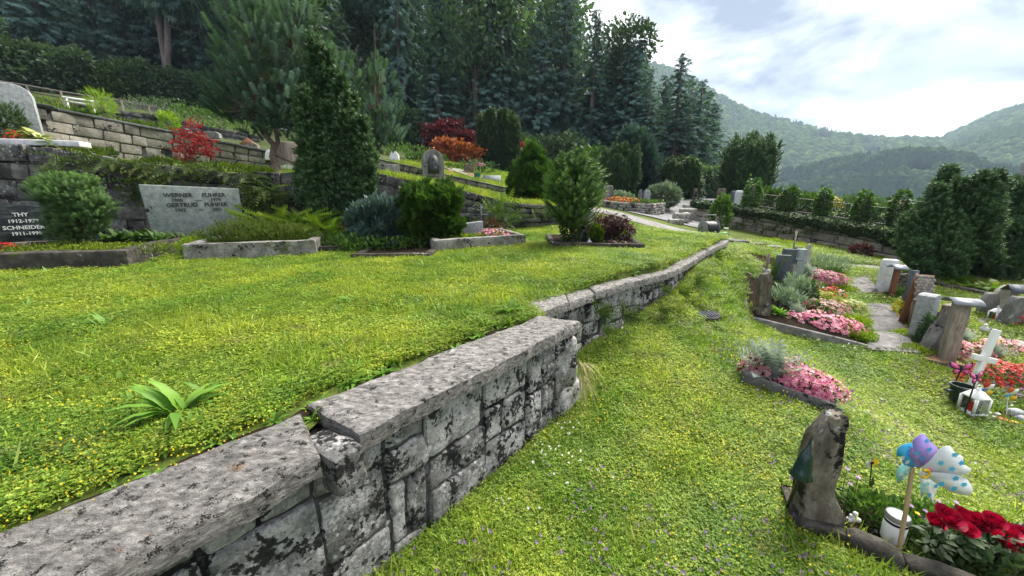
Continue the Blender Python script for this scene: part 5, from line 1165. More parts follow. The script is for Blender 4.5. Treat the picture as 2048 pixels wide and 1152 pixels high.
cluster('hellebore', 'broad leafy hellebore between the dwarf pine and the big headstone', p, [(dx, dy, .1 + .12 * rng.random()) for dx in np.linspace(-.45, .42, 9) for dy in (-.1, .15)], 14, .2, 1.0, 'cover', t_blade(.35, .40, 4), (.1, .8))
p = P(380, 478, 5.95); p.z = ZU(p.x, p.y) + .1; cluster('green_perennial', 'dark green leafy perennial at the foot of the big headstone', p, [(0, 0, 0), (.12, .05, 0), (-.1, 0, 0.02)], 12, .24, 1.0, 'bush', t_blade(.3, .3, 4), (.3, .9))
p = P(588, 470, 6.45); p.z = ZU(p.x, p.y) + .20
cluster('bright_fern', 'bright yellow green fern to the right of the big headstone', p, [(-.5, 0, .1), (-.2, .05, .15), (.1, 0, .12), (.4, 0, .08), (.65, -.05, .02)], 26, .44, 1.0, 'fern_bright', t_frond(15, .18, -.45), (.12, .6))
# third grave: red stone, juniper
A, B = onU(640, 510), onU(692, 507); t, yw, nr, ex = kerb('grave_border', 'short dark kerb end between the heather and the blue juniper', A, B, .9, .1, .13, 'kerb_dark', back=False, left=False, zg=ZU)
A, B = onU(704, 519), onU(862, 518); t, yw, nr, ex = kerb('grave_border', 'low sunken dark border in front of the blue juniper', A, B, 1.2, .1, .08, 'kerb_dark', zg=ZU)
b = P(697, 455, 7.1); b.z = ZU(b.x, b.y) + .15
t, Mr = headstone('headstone', 'pointed dark red granite headstone half hidden by the yew', b, .52, .55, .12, [(-.5, 0), (.5, 0), (.46, .86), (.2, 1.0), (-.5, .8)], 'red_stone', R(28))
letters(t, [('AF', .06, .1, .40, 'CENTER'), ('1940', .06, .1, .33, 'CENTER'), ('EAP', .06, .1, .24, 'CENTER'), ('1985', .06, .1, .17, 'CENTER')], 'inscription_pale', Mr @ np.array((0, -.064, 0)), Mr)
shrub('juniper', 'blue grey spreading juniper between two stone borders', 'shrub', (765, 506), 6.3, [(765, 430, 38, 30), (790, 455, 38, 32), (735, 440, 34, 30), (800, 478, 30, 24), (755, 470, 45, 28)], FAN, 3200, 15, 'juniper', .35, sr=.02, shell=.35)
p = P(735, 503, 6.0); p.z = ZU(p.x, p.y) + .04; mound('periwinkle', 'low dark green ground cover in front of the blue juniper', 'ground cover', p, .75, .35, .2, None, 'cover', 0, 0, 1500, .065, LEAF)
p = P(705, 470, 6.6); p.z = ZU(p.x, p.y) + .1; mound('bronze_shrub', 'small bronze leaved shrub before the red headstone', 'shrub', p, .25, .2, .3, None, 'bronze_leaf', 0, 0, 500, .05)
# fourth grave: hinoki ball, grey stone, cross
A, B = onU(868, 507), onU(1050, 493); t, yw, nr, ex = kerb('grave_border', 'pale stone border with pink flowers beside the round hinoki', A, B, 1.15, .11, .20, 'kerb', zg=ZU)
HF = [t_spray(6, .34, s, .0) for s in (51, 52)]
shrub('hinoki_cypress', 'round dark green hinoki bush with curled sprays in the grave row', 'shrub', (862, 503), 6.35, [(862, 425, 46, 46), (840, 402, 28, 30), (888, 402, 26, 28), (850, 465, 42, 28), (888, 455, 28, 30), (824, 440, 22, 30)], HF, 5000, 13, 'hinoki', .6, sr=.03, shell=.3, lump=.6, freq=4.5)
b = P(936, 472, 6.7); b.z = ZU(b.x, b.y) + .08; t, Mr = headstone('headstone', 'low grey granite headstone slanting at the top beside the cross', b, .52, .30, .10, [(-.5, 0), (.5, 0), (.5, 1.0), (-.4, .85)], 'granite', R(20))
b = P(962, 466, 6.85); b.z = ZU(b.x, b.y) + .05; t = thing('iron_cross', 'thin dark grey metal cross behind the pink flowers', 'cross', b); mb = MB(); mb.box((0, 0, .30), (.035, .035, .60)); mb.build('upright', M['slate'], t, False, True); mb = MB(); mb.box((0, -.002, .42), (.24, .03, .035)); mb.build('arm', M['slate'], t, False, True)
p = P(985, 480, 6.55); p.z = ZU(p.x, p.y) + .12; mound('pink_cyclamen', 'bright pink flowers on the pale stone border', 'flowers', p, .22, .15, .11, 'pink_fl', 'cover', 110, .03, 160, .05)
p = P(915, 490, 6.3); p.z = ZU(p.x, p.y) + .1; mound('ground_ivy', 'light green ground cover filling the pale stone border', 'ground cover', p, .75, .2, .10, None, 'sedum', 0, 0, 1200, .04, LEAF, yaw=yw)
rock('boulder', 'rounded grey boulder stone before the wall behind the cross', P(980, 448, 7.9), .22, .28, .16, [(0, -.5, .5), (.6, -.5, .5), (1, -.25, .25)], 'grey_rock', .2, 5, .015)
shrub('wall_shrub', 'small fern shrub growing on the wall right of the cross', 'shrub', (1000, 452), 8.0, [(1000, 430, 22, 26), (980, 440, 14, 16)], [t_frond(7, .25, -.3)], 160, 26, 'fern', .4, stem=None)
shrub('bronze_shrub', 'small bronze shrub beside the thin metal cross', 'shrub', (985, 470), 7.2, [(975, 455, 22, 16), (1000, 460, 12, 10)], LF2, 420, 6, 'bronze_leaf', .4, stem='twig', sr=.01)
# fifth grave: fir with ivied trunk
A, B = onU(1098, 497), onU(1288, 502); t, yw, nr, ex = kerb('grave_border', 'low dark border around the fir shrub with red maple and lantern', A, B, .95, .09, .11, 'kerb_dark', fill=.9, zg=ZU)
def fir():
    b = P(1143, 494, 6.3); b.z = ZU(b.x, b.y); k = mpp(b); t = thing('fir_tree', 'young bushy fir with ivy covered trunk on the middle lawn', 'tree', b); mb = MB(); mb.tube([(0, 0, 0), (0.02, 0, .6), (0, 0, 1.45)], [.05, .045, .008], 7)
    T = [t_needles(20, .42, .085, .8, s) for s in (61, 62)]; pos = []; dr = []; r = np.random.default_rng(4)
    for i in range(250):
        zn = r.uniform(.28, 1); z = zn * 1.45; a = r.uniform(0, 6.28); L = .43 * (1 - ((zn - .42) / .62) ** 2 if zn > .42 else .75 + .6 * (zn - .28)) * r.uniform(.7, 1.1) + .05; o = np.array([math.cos(a), math.sin(a), 0])
        for tt in np.linspace(.3, 1, 7):
            c = o * L * tt + np.array([0, 0, z - .2 + .45 * L * tt + .12 * tt * tt]); pos.append(c + r.normal(size=3) * .015); dr.append(o * .8 + np.array([r.uniform(-.5, .5), r.uniform(-.5, .5), .55]))
        limb(mb, (0, 0, z - .2), o * L * .7 + np.array([0, 0, z - .2 + .3 * L]), .009, .004, .05, 4, 4)
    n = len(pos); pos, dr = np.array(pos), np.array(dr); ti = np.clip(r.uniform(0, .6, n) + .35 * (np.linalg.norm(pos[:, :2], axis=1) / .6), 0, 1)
    foliage('crown', [stamp(T[j], pos[j::2], frames(dr[j::2]), .15 * r.uniform(.7, 1.2, len(pos[j::2])), ti[j::2]) for j in (0, 1)], M['fir'], t); mb.build('trunk', M['bark'], t, True, True)
    p, d = blob_points(1100, (.16, .16, .34), (0, 0, .30), .3, .25, 3, 8); keep = p[:, 2] > 0; foliage('ivy', stamp(t_leaf2(.8), p[keep], frames(unit(d[keep] + np.array([0, 0, -.5]))), rng.uniform(.03, .055, keep.sum())), M['ivy'], t)
fir()
b = P(1170, 492, 6.75); b.z = ZU(b.x, b.y); t, Mr = headstone('headstone', 'tall narrow grey headstone tucked behind the ivied fir trunk', b, .26, .55, .10, RECT, 'granite', R(15))
b = P(1168, 492, 6.4); b.z = ZU(b.x, b.y); rock('small_stone', 'small dark leaning stone at the foot of the grey headstone', b, .13, .27, .07, [(0, -.5, .5), (.7, -.4, .5), (1, -.2, .4)], 'black_stone', .3, 9, .008)
b = P(1178, 494, 6.2); b.z = ZU(b.x, b.y) + .02; lantern('small white metal lantern beside the ivied fir trunk', b, .07, .14)
shrub('thuja', 'small yellowish conifer beside the white lantern', 'shrub', (1192, 493), 6.3, [(1192, 472, 11, 18), (1195, 462, 9, 10)], FAN, 420, 9, 'heather', .8, sr=.008)
shrub('weeping_maple', 'low dark red weeping maple on the fir grave', 'shrub', (1215, 492), 6.5, [(1212, 448, 32, 20), (1245, 458, 24, 18), (1230, 440, 24, 12)], [t_blade(.6, .10, 3)], 1900, 13, 'maple_dark', -.9, sr=.02, stem='bark', out=.7)
p = P(1228, 490, 6.25); p.z = ZU(p.x, p.y) + .03; mound('pink_begonia', 'white and pink flowers at the foot of the weeping maple', 'flowers', p, .24, .12, .09, 'palepink_fl', 'cover', 120, .022, 120, .035)
# ============================================================ ferns and ivy hanging on the wall behind the graves
for k, (u, v, n, ln) in enumerate(sorted(((150, 325, 14, .3), (195, 320, 16, .32), (240, 330, 18, .36), (285, 335, 18, .36), (300, 365, 18, .36), (330, 350, 16, .38), (290, 395, 16, .34), (380, 335, 16, .34), (430, 342, 16, .34), (495, 355, 18, .38), (520, 380, 18, .4), (505, 410, 18, .4), (545, 400, 16, .38),
        (590, 400, 14, .36), (120, 345, 10, .26), (1080, 425, 10, .25), (1045, 432, 8, .22)))):
    y = np.interp(u, [0, 480, 745, 1130], [6.4, 7.2, 7.8, 8.9]) - .22; p = P(u, v, y)
    cluster('wall_fern', 'green fern hanging on the dark stone wall, %s from the left' % ORD[k], p, [(0, 0, 0), (.16, .02, -.03), (-.15, -.02, .02)], max(6, int(n * .6)), ln * .85, 1.0, 'fern', t_frond(9, .2, -.6), (-.1, .55), 'fern', 'ferns on the dark stone wall', face=-1.2)
# log with moss below the pine
p = P(585, 400, 7.5); mb = MB(); mb.tube([P(560, 384, 7.5) - p, P(590, 400, 7.45) - p, P(618, 440, 7.3) - p], [.06, .075, .08], 8); o = mb.build('log', M['bark'], None, True); o.location = p; tag(o, 'leaning mossy log below the curved pine trunk', 'log')
mound('moss_tuft', 'yellow green moss on the leaning log', 'moss', P(570, 388, 7.42), .12, .06, .07, None, 'gold_fl', 0, 0, 300, .03)
# ============================================================ terrace above the wall
b = P(12, 282, 7.4); t, Mr = headstone('headstone', 'tall light grey headstone with rounded corner at the left edge above the wall', b, .95, .98, .16, [(-.5, 0), (.5, 0), (.5, .80), (.46, .91), (.38, .97), (.28, 1.0), (-.5, 1.04)], 'granite', R(40))
b = P(50, 286, 6.55); mb = MB(); mb.box((0, 0, 0), (1.5, .3, .09), .33); o = mb.build('white_slab', M['white_stone'], None); o.location = b; bevel(o, .01); tag(o, 'white stone slab edge lying on the dark wall, far left', 'slab')
shrub('cone_shrub', 'small dark cone shaped shrub before the tall grey headstone', 'shrub', (22, 276), 6.9, [(20, 245, 22, 32)], ND, 900, 8, 'hinoki', .8, sr=.01)
mound('red_flowers', 'red flowers at the foot of the cone shrub on the terrace', 'flowers', P(30, 276, 6.75), .14, .08, .1, 'red_fl', 'bush', 40, .03, 90, .04)
cluster('hosta', 'yellow edged hosta spilling over the dark wall', P(95, 285, 6.7), [(-.2, 0, .05), (0, -.05, .02), (.18, -.1, -.06), (-.25, .02, .12)], 22, .20, 1.2, 'hosta', t_blade(.7, .5, 5, .015), (.1, .8))
shrub('maple_sapling', 'small bright red maple sapling before the pale block wall', 'shrub', (385, 338), 7.9, [(375, 285, 22, 20), (410, 290, 18, 14), (390, 262, 14, 18), (370, 308, 16, 12), (420, 300, 12, 8)], [t_blade(.5, .22, 3)], 520, 11, 'maple_red', -.2, sr=.012, stem='twig', out=.8, shell=.7)
for k, (u, v, y, rx) in enumerate(((170, 304, 7.4, .5), (330, 326, 8.4, .6), (450, 336, 9.0, .8), (530, 345, 9.2, .5))): mound('terrace_plants', ('leafy ground cover at the terrace edge right of the hosta', 'leafy ground cover left of the red maple sapling', 'yellowish ground cover right of the red maple sapling', 'low ground cover beside the curved pine trunk')[k], 'ground cover', P(u, v, y) - Vector((0, 0, .05)), rx, .3, .12, None, ('fern', 'heather', 'sedum', 'sedum')[k], 0, 0, 500, .07, LEAF)
b = P(574, 345, 10.5); t, Mr = headstone('headstone', 'tall weathered pink and black stone pillar behind the curved pine trunk', b, .55, .75, .3, RECT, 'pinkish', R(35))
mound('cushion_plant', 'pale blue cushion plant at the foot of the pink stained pillar', 'plant', P(580, 345, 9.9), .25, .2, .14, None, 'silver', 0, 0, 400, .04)
b = P(773, 385, 8.6); t, Mr = headstone('headstone', 'broad dark streaked concrete slab gravestone above the middle wall', b, .60, .58, .18, RECT, 'weathered', R(22))
# arched monument with relief
b = P(868, 385, 9.6); k = mpp(b); t, Mr = headstone('arched_monument', 'arched grey monument with a dark oval relief and inscription', b, .50, .98, .20, arch(14, .74), 'weathered', R(20))
mb = MB(); mb.prism([(x * .26, .44 + z * .42) for x, z in arch(12, .6)], -.128, -.10, Mr); mb.build('relief_panel', M['bronze'], t, False, True)
mb = MB()
for (x, z, rx, rz) in ((0, .76, .035, .045), (-.01, .64, .06, .09), (.02, .55, .07, .07), (-.05, .60, .025, .08), (.05, .66, .02, .06)):
    c = Mr @ np.array((x, -.128, z)); mb.lathe(c, [(.001, -rz), (rx * .7, -rz * .7), (rx, 0), (rx * .7, rz * .7), (.001, rz)], 8, Mr @ np.diag([1, .35, 1]))
mb.build('relief_figure', M['bronze'], t, True, True)
mb = MB()       # worn inscription, too weathered to read
for z, w in ((.37, .20), (.32, .05), (.26, .24), (.21, .05)):
    x = -w / 2
    while x < w / 2: l = fr.uniform(.012, .03); mb.box(tuple(Mr @ np.array((x + l / 2, -.102, z))), (l, .006, .022), 0, Mr); x += l + .008
stuff(mb.build('lettering', M['inscription'], t, False, True))
cluster('yellow_hosta', 'yellow green spiky plant at the foot of the arched monument', P(862, 385, 9.0), [(0, 0, .05), (.25, 0, .02)], 14, .3, 1.0, 'lime', t_blade(.5, .22, 5), (.2, .9))
mound('orange_flowers', 'orange red flowers at the wall edge right of the hinoki', 'flowers', P(905, 394, 8.7), .26, .1, .11, 'orange_fl', 'bush', 34, .035, 160, .045)
mb = MB(); mb.box((0, 0, 0), (.75, .3, .1), .1); o = mb.build('grave_edging', M['kerb_dark']); o.location = P(915, 399, 8.8); tag(o, 'dark stone edging behind the orange red flowers', 'edging')
shrub('hinoki_cypress', 'tall cone shaped dark hinoki on the middle lawn behind the wall', 'tree', (1058, 410), 10.2, [(1058, 385, 32, 28), (1060, 355, 28, 32), (1065, 322, 18, 26), (1045, 365, 20, 22), (1078, 365, 18, 26)], HF, 4200, 13, 'hinoki', .75, sr=.04, shell=.4, lump=.45, freq=4)
shrub('hinoki_cypress', 'slim dark hinoki just right of the tall cone shaped one', 'tree', (1092, 410), 10.8, [(1092, 375, 13, 34), (1092, 345, 9, 18)], HF, 1300, 12, 'hinoki', .75, sr=.03, shell=.5)
mb = MB(); mb.box((0, 0, 0), (1.1, .5, .09), .1); o = mb.build('grave_edging', M['kerb_dark']); o.location = P(1060, 409, 9.9); tag(o, 'dark stone edging at the foot of the tall cone shaped hinoki', 'edging')
# ============================================================ lower lawn, graves on the right
def gl(u, v, dz=0.0): p = onL(u, v); p.z += dz; return p
def exclude(*uv): EXCL.append([tuple(onL(u, v).xy) for u, v in uv])
# iron drain grate
b = gl(1400, 629, .012); k = mpp(b); t = thing('drain_grate', 'round dark iron drain grate in the lower lawn beside the wall', 'grate', b); rr = 37 * k
mb = MB(); mb.lathe((0, 0, 0), [(rr * .86, -.02), (rr * .86, .006), (rr, .006), (rr * 1.02, -.03)], 28); mb.build('rim', M['kerb_dark'], t, False, True)
mb = MB(); mb.lathe((0, 0, -.03), [(.001, 0), (rr * .87, 0)], 24); mb.build('shaft_shade', M['pt_black'], t, False, True)  # flat black disc below the bars, painted as the shade inside the drain
for i in range(9):
    x = (i - 4) / 4.6 * rr * .86; l = math.sqrt(max(.01, (rr * .86) ** 2 - x * x)) * 2; mb = MB(); mb.box((x, 0, -.004), (rr * .1, l, .016), .0); mb.build('bar', M['galv'] if False else M['slate'], t, False, True)
EXCL.append([(b.x + math.cos(a) * rr * .95, b.y + math.sin(a) * rr * .95) for a in np.linspace(0, 6.28, 14)[:-1]])
# ---- small planted box on the lawn
A, B = gl(1480, 768), gl(1662, 838); t, yw, nr, ex = kerb('planter_box', 'small grey stone planting box with pink flowers on the lower lawn', A, B, .30, .026, .12, 'concrete', zg=ZL); t['category'] = 'planter'
q = lambda f, d, z=.09: A.lerp(B, f) + nr * d + Vector((0, 0, z))
mound('pink_begonia', 'pale pink begonias at the left end of the small planting box', 'flowers', q(.15, .16), .11, .12, .12, 'palepink_fl', 'bronze_leaf', 220, .017, 160, .03)
mound('pink_begonia', 'bright pink begonias in the middle of the small planting box', 'flowers', q(.60, .17), .17, .14, .17, 'pink_fl', 'bronze_leaf', 340, .019, 200, .03, yaw=yw)
mound('pink_begonia', 'pink and white begonias at the right end of the small planting box', 'flowers', q(.85, .15), .14, .13, .14, 'pink_fl', 'bronze_leaf', 280, .018, 170, .03)
def silver(label, base, n, ln): return cluster('dusty_miller', label, base, [(0, 0, 0), (.03, .02, .02), (-.03, .01, .02)], n, ln, 1.0, 'silver', t_frond(9, .30, -.25), (.4, .95))
silver('silver grey dusty miller standing in the small planting box', q(.34, .16, .08), 26, .27)
# ---- long grave with many flowers and the dark rough stone
A, B = gl(1492, 637), gl(1733, 697); t, yw, nr, ex = kerb('grave_border', 'narrow stone edging of the long flower grave beside the slab path', A, B, 1.15, .05, .05, 'concrete', zg=ZL, right=False)
q = lambda u, v, z=.03: gl(u, v, z)
b = gl(1520, 640, -.02); rock('standing_stone', 'dark rough upright stone at the left end of the flower grave', b, .165, .74, .13, [(0, -.5, .5), (.5, -.46, .47), (.9, -.48, .44), (1, -.4, .42, (.97, 1.0, .93))], 'brown_rock', -.15, 31, .014)
b = gl(1527, 575); t = thing('cross_post', 'thin brown wooden post with a small grey box behind the dark rough stone', 'grave marker', b); mb = MB(); mb.box((0, 0, .27), (.03, .03, .54)); mb.build('post', M['wood'], t, False, True); mb = MB(); mb.box((0, -.01, .26), (.09, .05, .07)); mb.build('plaque', M['granite'], t, False, True)
mound('sage_bush', 'grey green sage bush in the flower grave', 'shrub', q(1565, 615), .25, .2, .24, None, 'sage', 0, 0, 700, .09, [t_blade(.3, .2, 3)], up=.9)
mound('lavender', 'tall silvery lavender bush beside the clipped ball in the flower grave', 'shrub', q(1590, 600), .2, .2, .32, None, 'sage', 0, 0, 500, .10, [t_blade(.3, .18, 3)], up=1.1)
mound('box_ball', 'clipped dark green ball shrub in the flower grave', 'shrub', q(1612, 607), .14, .14, .34, None, 'hinoki', 0, 0, 1500, .03, up=.4, lump=.06)
cluster('green_perennial', 'fresh green tufted plant beside the dark rough stone', q(1548, 644), [(0, 0, .04), (.06, 0, .06)], 46, .18, 1.0, 'weed', t_blade(.35, .16, 4), (.1, .9))
silver('silver leaf plant between the pink begonias of the flower grave', q(1590, 640), 26, .19)
mound('pink_begonia', 'small clump of pink begonias left of the silver leaf plant', 'flowers', q(1588, 652),   .13, .12, .15, 'pink_fl', 'bush', 220, .024, 160, .035)
mound('pink_begonia', 'large mass of pink begonias along the front of the flower grave', 'flowers', q(1645, 662), .36, .2, .20, 'pink_fl', 'bush', 700, .026, 360, .04, yaw=yw)
mound('red_geranium', 'red orange flowers above the silver leaf plant', 'flowers', q(1597, 630, .12), .08, .08, .1, 'red_fl', 'bush', 22, .024, 60, .035)
mound('salmon_begonia', 'salmon pink begonias around the pale grass tuft', 'flowers', q(1645, 628), .30, .22, .16, 'palepink_fl', 'bush', 340, .024, 260, .035)
cluster('striped_grass', 'pale striped grass tuft in the middle of the flower grave', q(1640, 630, .1), [(0, 0, 0), (.05, .02, 0)], 60, .20, .5, 'lime', t_blade(.9, .1, 5), (.3, .9))
mound('golden_coleus', 'golden yellow leafy bedding plant behind the pink begonias', 'plant', q(1642, 607), .20, .16, .15, 'gold_fl', 'lime', 160, .026, 200, .035)
mound('orange_begonia', 'row of orange red begonias at the back of the flower grave', 'flowers', q(1650, 595), .24, .12, .14, 'red_fl', 'bronze_leaf', 90, .026, 160, .035)
mound('variegated_plant', 'cream and orange variegated plant by the slab path', 'plant', q(1688, 620), .24, .16, .12, 'hosta', 'orange_fl', 220, .03, 100, .03)
mound('sedum_mat', 'lime green sedum mat at the upper right of the flower grave', 'ground cover', q(1700, 648), .20, .2, .08, None, 'sedum', 0, 0, 1300, .03)
mound('sedum_mat', 'lime green sedum mat along the slab path at the grave front', 'ground cover', q(1708, 675), .19, .22, .08, None, 'sedum', 0, 0, 1400, .03)
# slab path between the graves
def slabs(label, quad, n, seed):
    pts = [gl(u, v) for u, v in quad]; t = thing('slab_path', label, 'path', sum(pts, Vector()) / 4)
    for i in range(n):
        a, b = i / n + .004, (i + 1) / n - .004
        V, F = slab(pts[0].lerp(pts[3], a), pts[0].lerp(pts[3], b), pts[1].lerp(pts[2], a), pts[1].lerp(pts[2], b), .06, 14, 14, seed + i, .004); V[:, 2] += .055; obj('slab', V, F, M['concrete'], t, True)
    cc = sum(pts, Vector()) / 4; EXCL.append([((p.x - cc.x) * 1.16 + cc.x, (p.y - cc.y) * 1.05 + cc.y) for p in pts])
slabs('grey concrete slab path right of the long flower grave', ((1718, 611), (1778, 612), (1838, 713), (1734, 706)), 3, 500)
slabs('short grey concrete slab path between the two farther graves', ((1692, 556), (1740, 555), (1756, 591), (1696, 589)), 2, 520)
slabs('grey slab at the right picture edge behind the white cross', ((1985, 680), (2070, 690), (2090, 720), (2010, 702)), 1, 540)
# ---- farther grave with slate slabs
A, B = gl(1560, 566), gl(1700, 592); t, yw, nr, ex = kerb('grave_border', 'low stone edging of the farther grave with the slate stones', A, B, 1.1, .05, .04, 'concrete', zg=ZL, right=False)
def stele(name, label, u0, u1, v0, v1, d, mat, yaw=0.0, outline=RECT, lean=0.0, dz=0.0):
    b = gl((u0 + u1) / 2, v1, dz); k = mpp(b); h = P((u0 + u1) / 2, v0, b.y).z - b.z
    if outline is None: return b, (u1 - u0) * k, h
    t, Mr = headstone(name, label, b, (u1 - u0) * k, h, d, outline, mat, yaw, .006, lean=lean); return t, Mr, b, (u1 - u0) * k, h
stele('slate_stele', 'nearest blue grey slate slab, leaning, on the farther grave', 1545, 1572, 510, 572, .06, 'slate', R(-20), [(-.62, 0), (.38, 0), (.5, 1.0), (-.45, 1.0)])
stele('slate_stele', 'blue grey slate slab standing behind the leaning one', 1558, 1582, 498, 560, .06, 'slate', R(-20), [(-.6, 0), (.4, 0), (.5, 1.0), (-.5, 1.0)])
b = gl(1583, 560); roof_post('small brown post under a grey metal roof between slate and teal stones', b, .05, P(1583, 517, b.y).z - b.z, .17, .16, .03, 'slab', 'wood_red', 0.1)
b = gl(1574, 568); k = mpp(b); rock('pointed_stone', 'pale grey pointed stone in front of the slate slabs', b, 21 * k, .38, .10, [(0, -.5, .5), (.5, -.35, .5), (1, .1, .45, (.6, .9, 1.0))], 'grey_rock', 0, 33, .015)
stele('teal_stele', 'slim blue green stone stele with light top on the farther grave', 1586, 1602, 498, 552, .14, 'teal_stone', R(-10), [(-.6, 0), (.4, 0), (.5, 1.0), (-.4, 1.0)])
b = gl(1606, 540); k = mpp(b); rock('pointed_stone', 'tall pale pointed stone behind the teal stele', b, 18 * k, .55, .12, [(0, -.5, .5), (.6, -.3, .4), (1, .1, .3, (.8, .95, 1.0))], 'cream_rock', 0, 34, .015)
b = gl(1583, 520); t = thing('grave_stake', 'thin wooden stake with a dark cap behind the teal stele', 'grave marker', b); mb = MB(); mb.box((0, 0, .3), (.022, .022, .62)); mb.build('stake', M['wood_grey'], t, False, True); mb = MB(); mb.box((.09, 0, .24), (.16, .05, .06)); mb.build('cap', M['iron'], t, False, True)
cluster('tall_fern', 'yellow green upright fern left of the slate slabs', gl(1541, 568), [(0, 0, 0)], 12, .42, 1.0, 'heather', t_frond(9, .14, -.2), (.7, .98))
mound('lavender', 'wispy grey lavender on the farther grave', 'shrub', gl(1640, 541), .45, .25, .26, None, 'sage', 0, 0, 700, .13, [t_blade(.2, .08, 3)], up=1.2)
mound('dark_heuchera', 'dark purple leaved plant behind the silver foliage', 'plant', gl(1613, 545), .16, .13, .14, None, 'maple_dark', 0, 0, 260, .05)
silver('silver foliage plant left of the pink flowers on the farther grave', gl(1612, 556, .02), 30, .2)
mound('box_ball', 'small dark green rounded shrub on the farther grave', 'shrub', gl(1664, 553), .18, .16, .17, None, 'hinoki', 0, 0, 1200, .03, lump=.08)
mound('pink_begonia', 'pink begonias on the farther grave', 'flowers', gl(1645, 566, .02), .33, .18, .18, 'pink_fl', 'bush', 520, .028, 260, .04)
mound('sedum_mat', 'green sedum mat on the farther grave beside the slab', 'ground cover', gl(1682, 580), .22, .2, .07, None, 'sedum', 0, 0, 700, .035)
mound('heath_mat', 'low yellowish ground cover at the front of the farther grave', 'ground cover', gl(1595, 572), .38, .15, .08, None, 'heather', 0, 0, 700, .04)
for k, (u, v, mt, lb) in enumerate(((1642, 583, 'pt_sky', 'light blue glass ornament on the farther grave edging'), (1680, 589, 'white_stone', 'flat white pebble at the end of the farther grave edging'))):
    V, F = rough_block((.10, .08, .06), 5, .03, .006, 40 + k, 12); o = obj('ornament', V, F, M[mt], None, True); o.location = gl(u, v, .05); tag(o, lb, 'ornament')
# ---- grave with white stele
chip = [gl(u, v, .015) for u, v in ((1742, 590), (1752, 578), (1812, 590), (1830, 606), (1808, 607))]; mb = MB(); mb.add([tuple(p) for p in chip], [tuple(range(5))]); o = structure(mb.build('bark_mulch', M['chips'])); EXCL.append([(p.x, p.y) for p in chip])
b = gl(1757, 572); t = thing('cross_post', 'weathered thin wooden grave post left of the white stele', 'grave marker', b); mb = MB(); mb.prism([(-.035, 0), (.035, 0), (.03, .3), (.012, .31), (.012, .5), (-.012, .5), (-.012, .31), (-.03, .3)], -.02, .02); mb.build('post', M['wood_grey'], t, False, True); mb = MB(); mb.box((0, -.004, .47), (.09, .03, .05)); mb.build('board', M['wood'], t, False, True)
t, Mr, b, w, h = stele('white_stele', 'white stone stele behind the brown roofed post', 1755, 1779, 519, 584, .14, 'white_stone', R(-18), [(-.5, 0), (.5, 0), (.5, .94), (.4, 1.0), (-.4, 1.0), (-.5, .94)])
b = gl(1781, 597); roof_post('red brown wooden post with slanting grey metal roof before the white stele', b, .075, P(1781, 536, b.y).z - b.z, .25, .20, .05, 'gable', 'wood_red', R(75))
b = gl(1795, 588); k = mpp(b); rock('standing_stone', 'brown rough stone right of the red brown roofed post', b, 22 * k, .42, .12, [(0, -.5, .5), (.7, -.45, .5), (1, -.2, .5)], 'brown_rock', 0, 36, .02)
mound('rosemary', 'blue green small bush beside the brown rough stone', 'shrub', gl(1803, 597), .2, .16, .17, None, 'bush', 0, 0, 450, .05)
# ---- group with shingled post, granite pillar, curved roof
b = gl(1812, 650); h = P(1825, 545, b.y).z - b.z
t = thing('shingled_marker', 'wooden grave marker with a steep roof of scalloped shingles', 'grave marker', b); k = mpp(b); yw = R(-25); Mr = rotz(yw)
mb = MB(); mb.prism([(-.09, 0), (.02, 0), (.0, h * .95), (-.02, h * .98), (-.03, h * .95)], -.03, .03, Mr); mb.build('post', M['wood_red'], t, False, True)
mb = MB(); mb.box(tuple(Mr @ np.array((.02, -.06, h * .32))), (.07, .06, h * .64), 0, Mr); mb.build('post', M['wood'], t, False, True)
mb = MB(); Ms = Mr @ rotx(-.32); mb.box(tuple(Mr @ np.array((.05, -.085, h * .73))), (.20, .015, h * .50), 0, Ms); mb.build('roof_board', M['wood_red'], t, False, True)
sh = MB(); sh.lathe((0, 0, 0), [(.001, 0), (.024, 0), (.024, .008), (.001, .008)], 8, np.array(Ms) @ rotx(math.pi / 2)); shm = make_mesh('shingle', np.concatenate(sh.V), _group(sh.F), M['shingle_wall'])
for r_ in range(9):
    for c_ in range(5):
        so = bpy.data.objects.new('shingle', shm); link(so, t); off = Ms @ np.array(((c_ - 2 + (.5 if r_ % 2 else 0)) * .040, -.010 - .0 * r_, (r_ - 4) * h * .052)); so.location = Vector(Mr @ np.array((.045, -.085, h * .73)) + off) 
b = gl(1822, 640); b2 = P(1826, 555, b.y + .2); mb = MB(); mb.box((0, 0, .22), (.12, .04, .44)); o = mb.build('slate_marker', M['slate']); o.location = (b2.x, b2.y, ZL(b2.x, b2.y) + .0); o.scale = (1, 1, max(.3, (P(1826, 541, b2.y).z - ZL(b2.x, b2.y)) / .44)); tag(o, 'small dark slate marker behind the shingled roof', 'grave marker')
t, Mr, b, w, h = stele('granite_pillar', 'light grey square granite pillar with rounded top', 1820, 1852, 588, 678, .17, 'granite', R(28), [(-.5, 0), (.5, 0), (.5, .97), (.3, 1.0), (-.3, 1.0), (-.5, .97)])
rock('standing_stone', 'grey brown jagged stone between the granite pillar and the curved roof', gl(1866, 702), .32, .56, .16, [(0, -.5, .5), (.35, -.42, .45), (.7, -.2, .42), (1, .0, .3, (.85, 1.0, .95))], 'grey_rock', .1, 38, .03)
rock('standing_stone', 'square brown stone block behind the jagged grey stone', gl(1885, 680), .20, .52, .16, [(0, -.5, .5), (1, -.5, .5)], 'brown_rock', .3, 39, .012)
b = gl(1892, 720); h = P(1905, 606, b.y).z - b.z
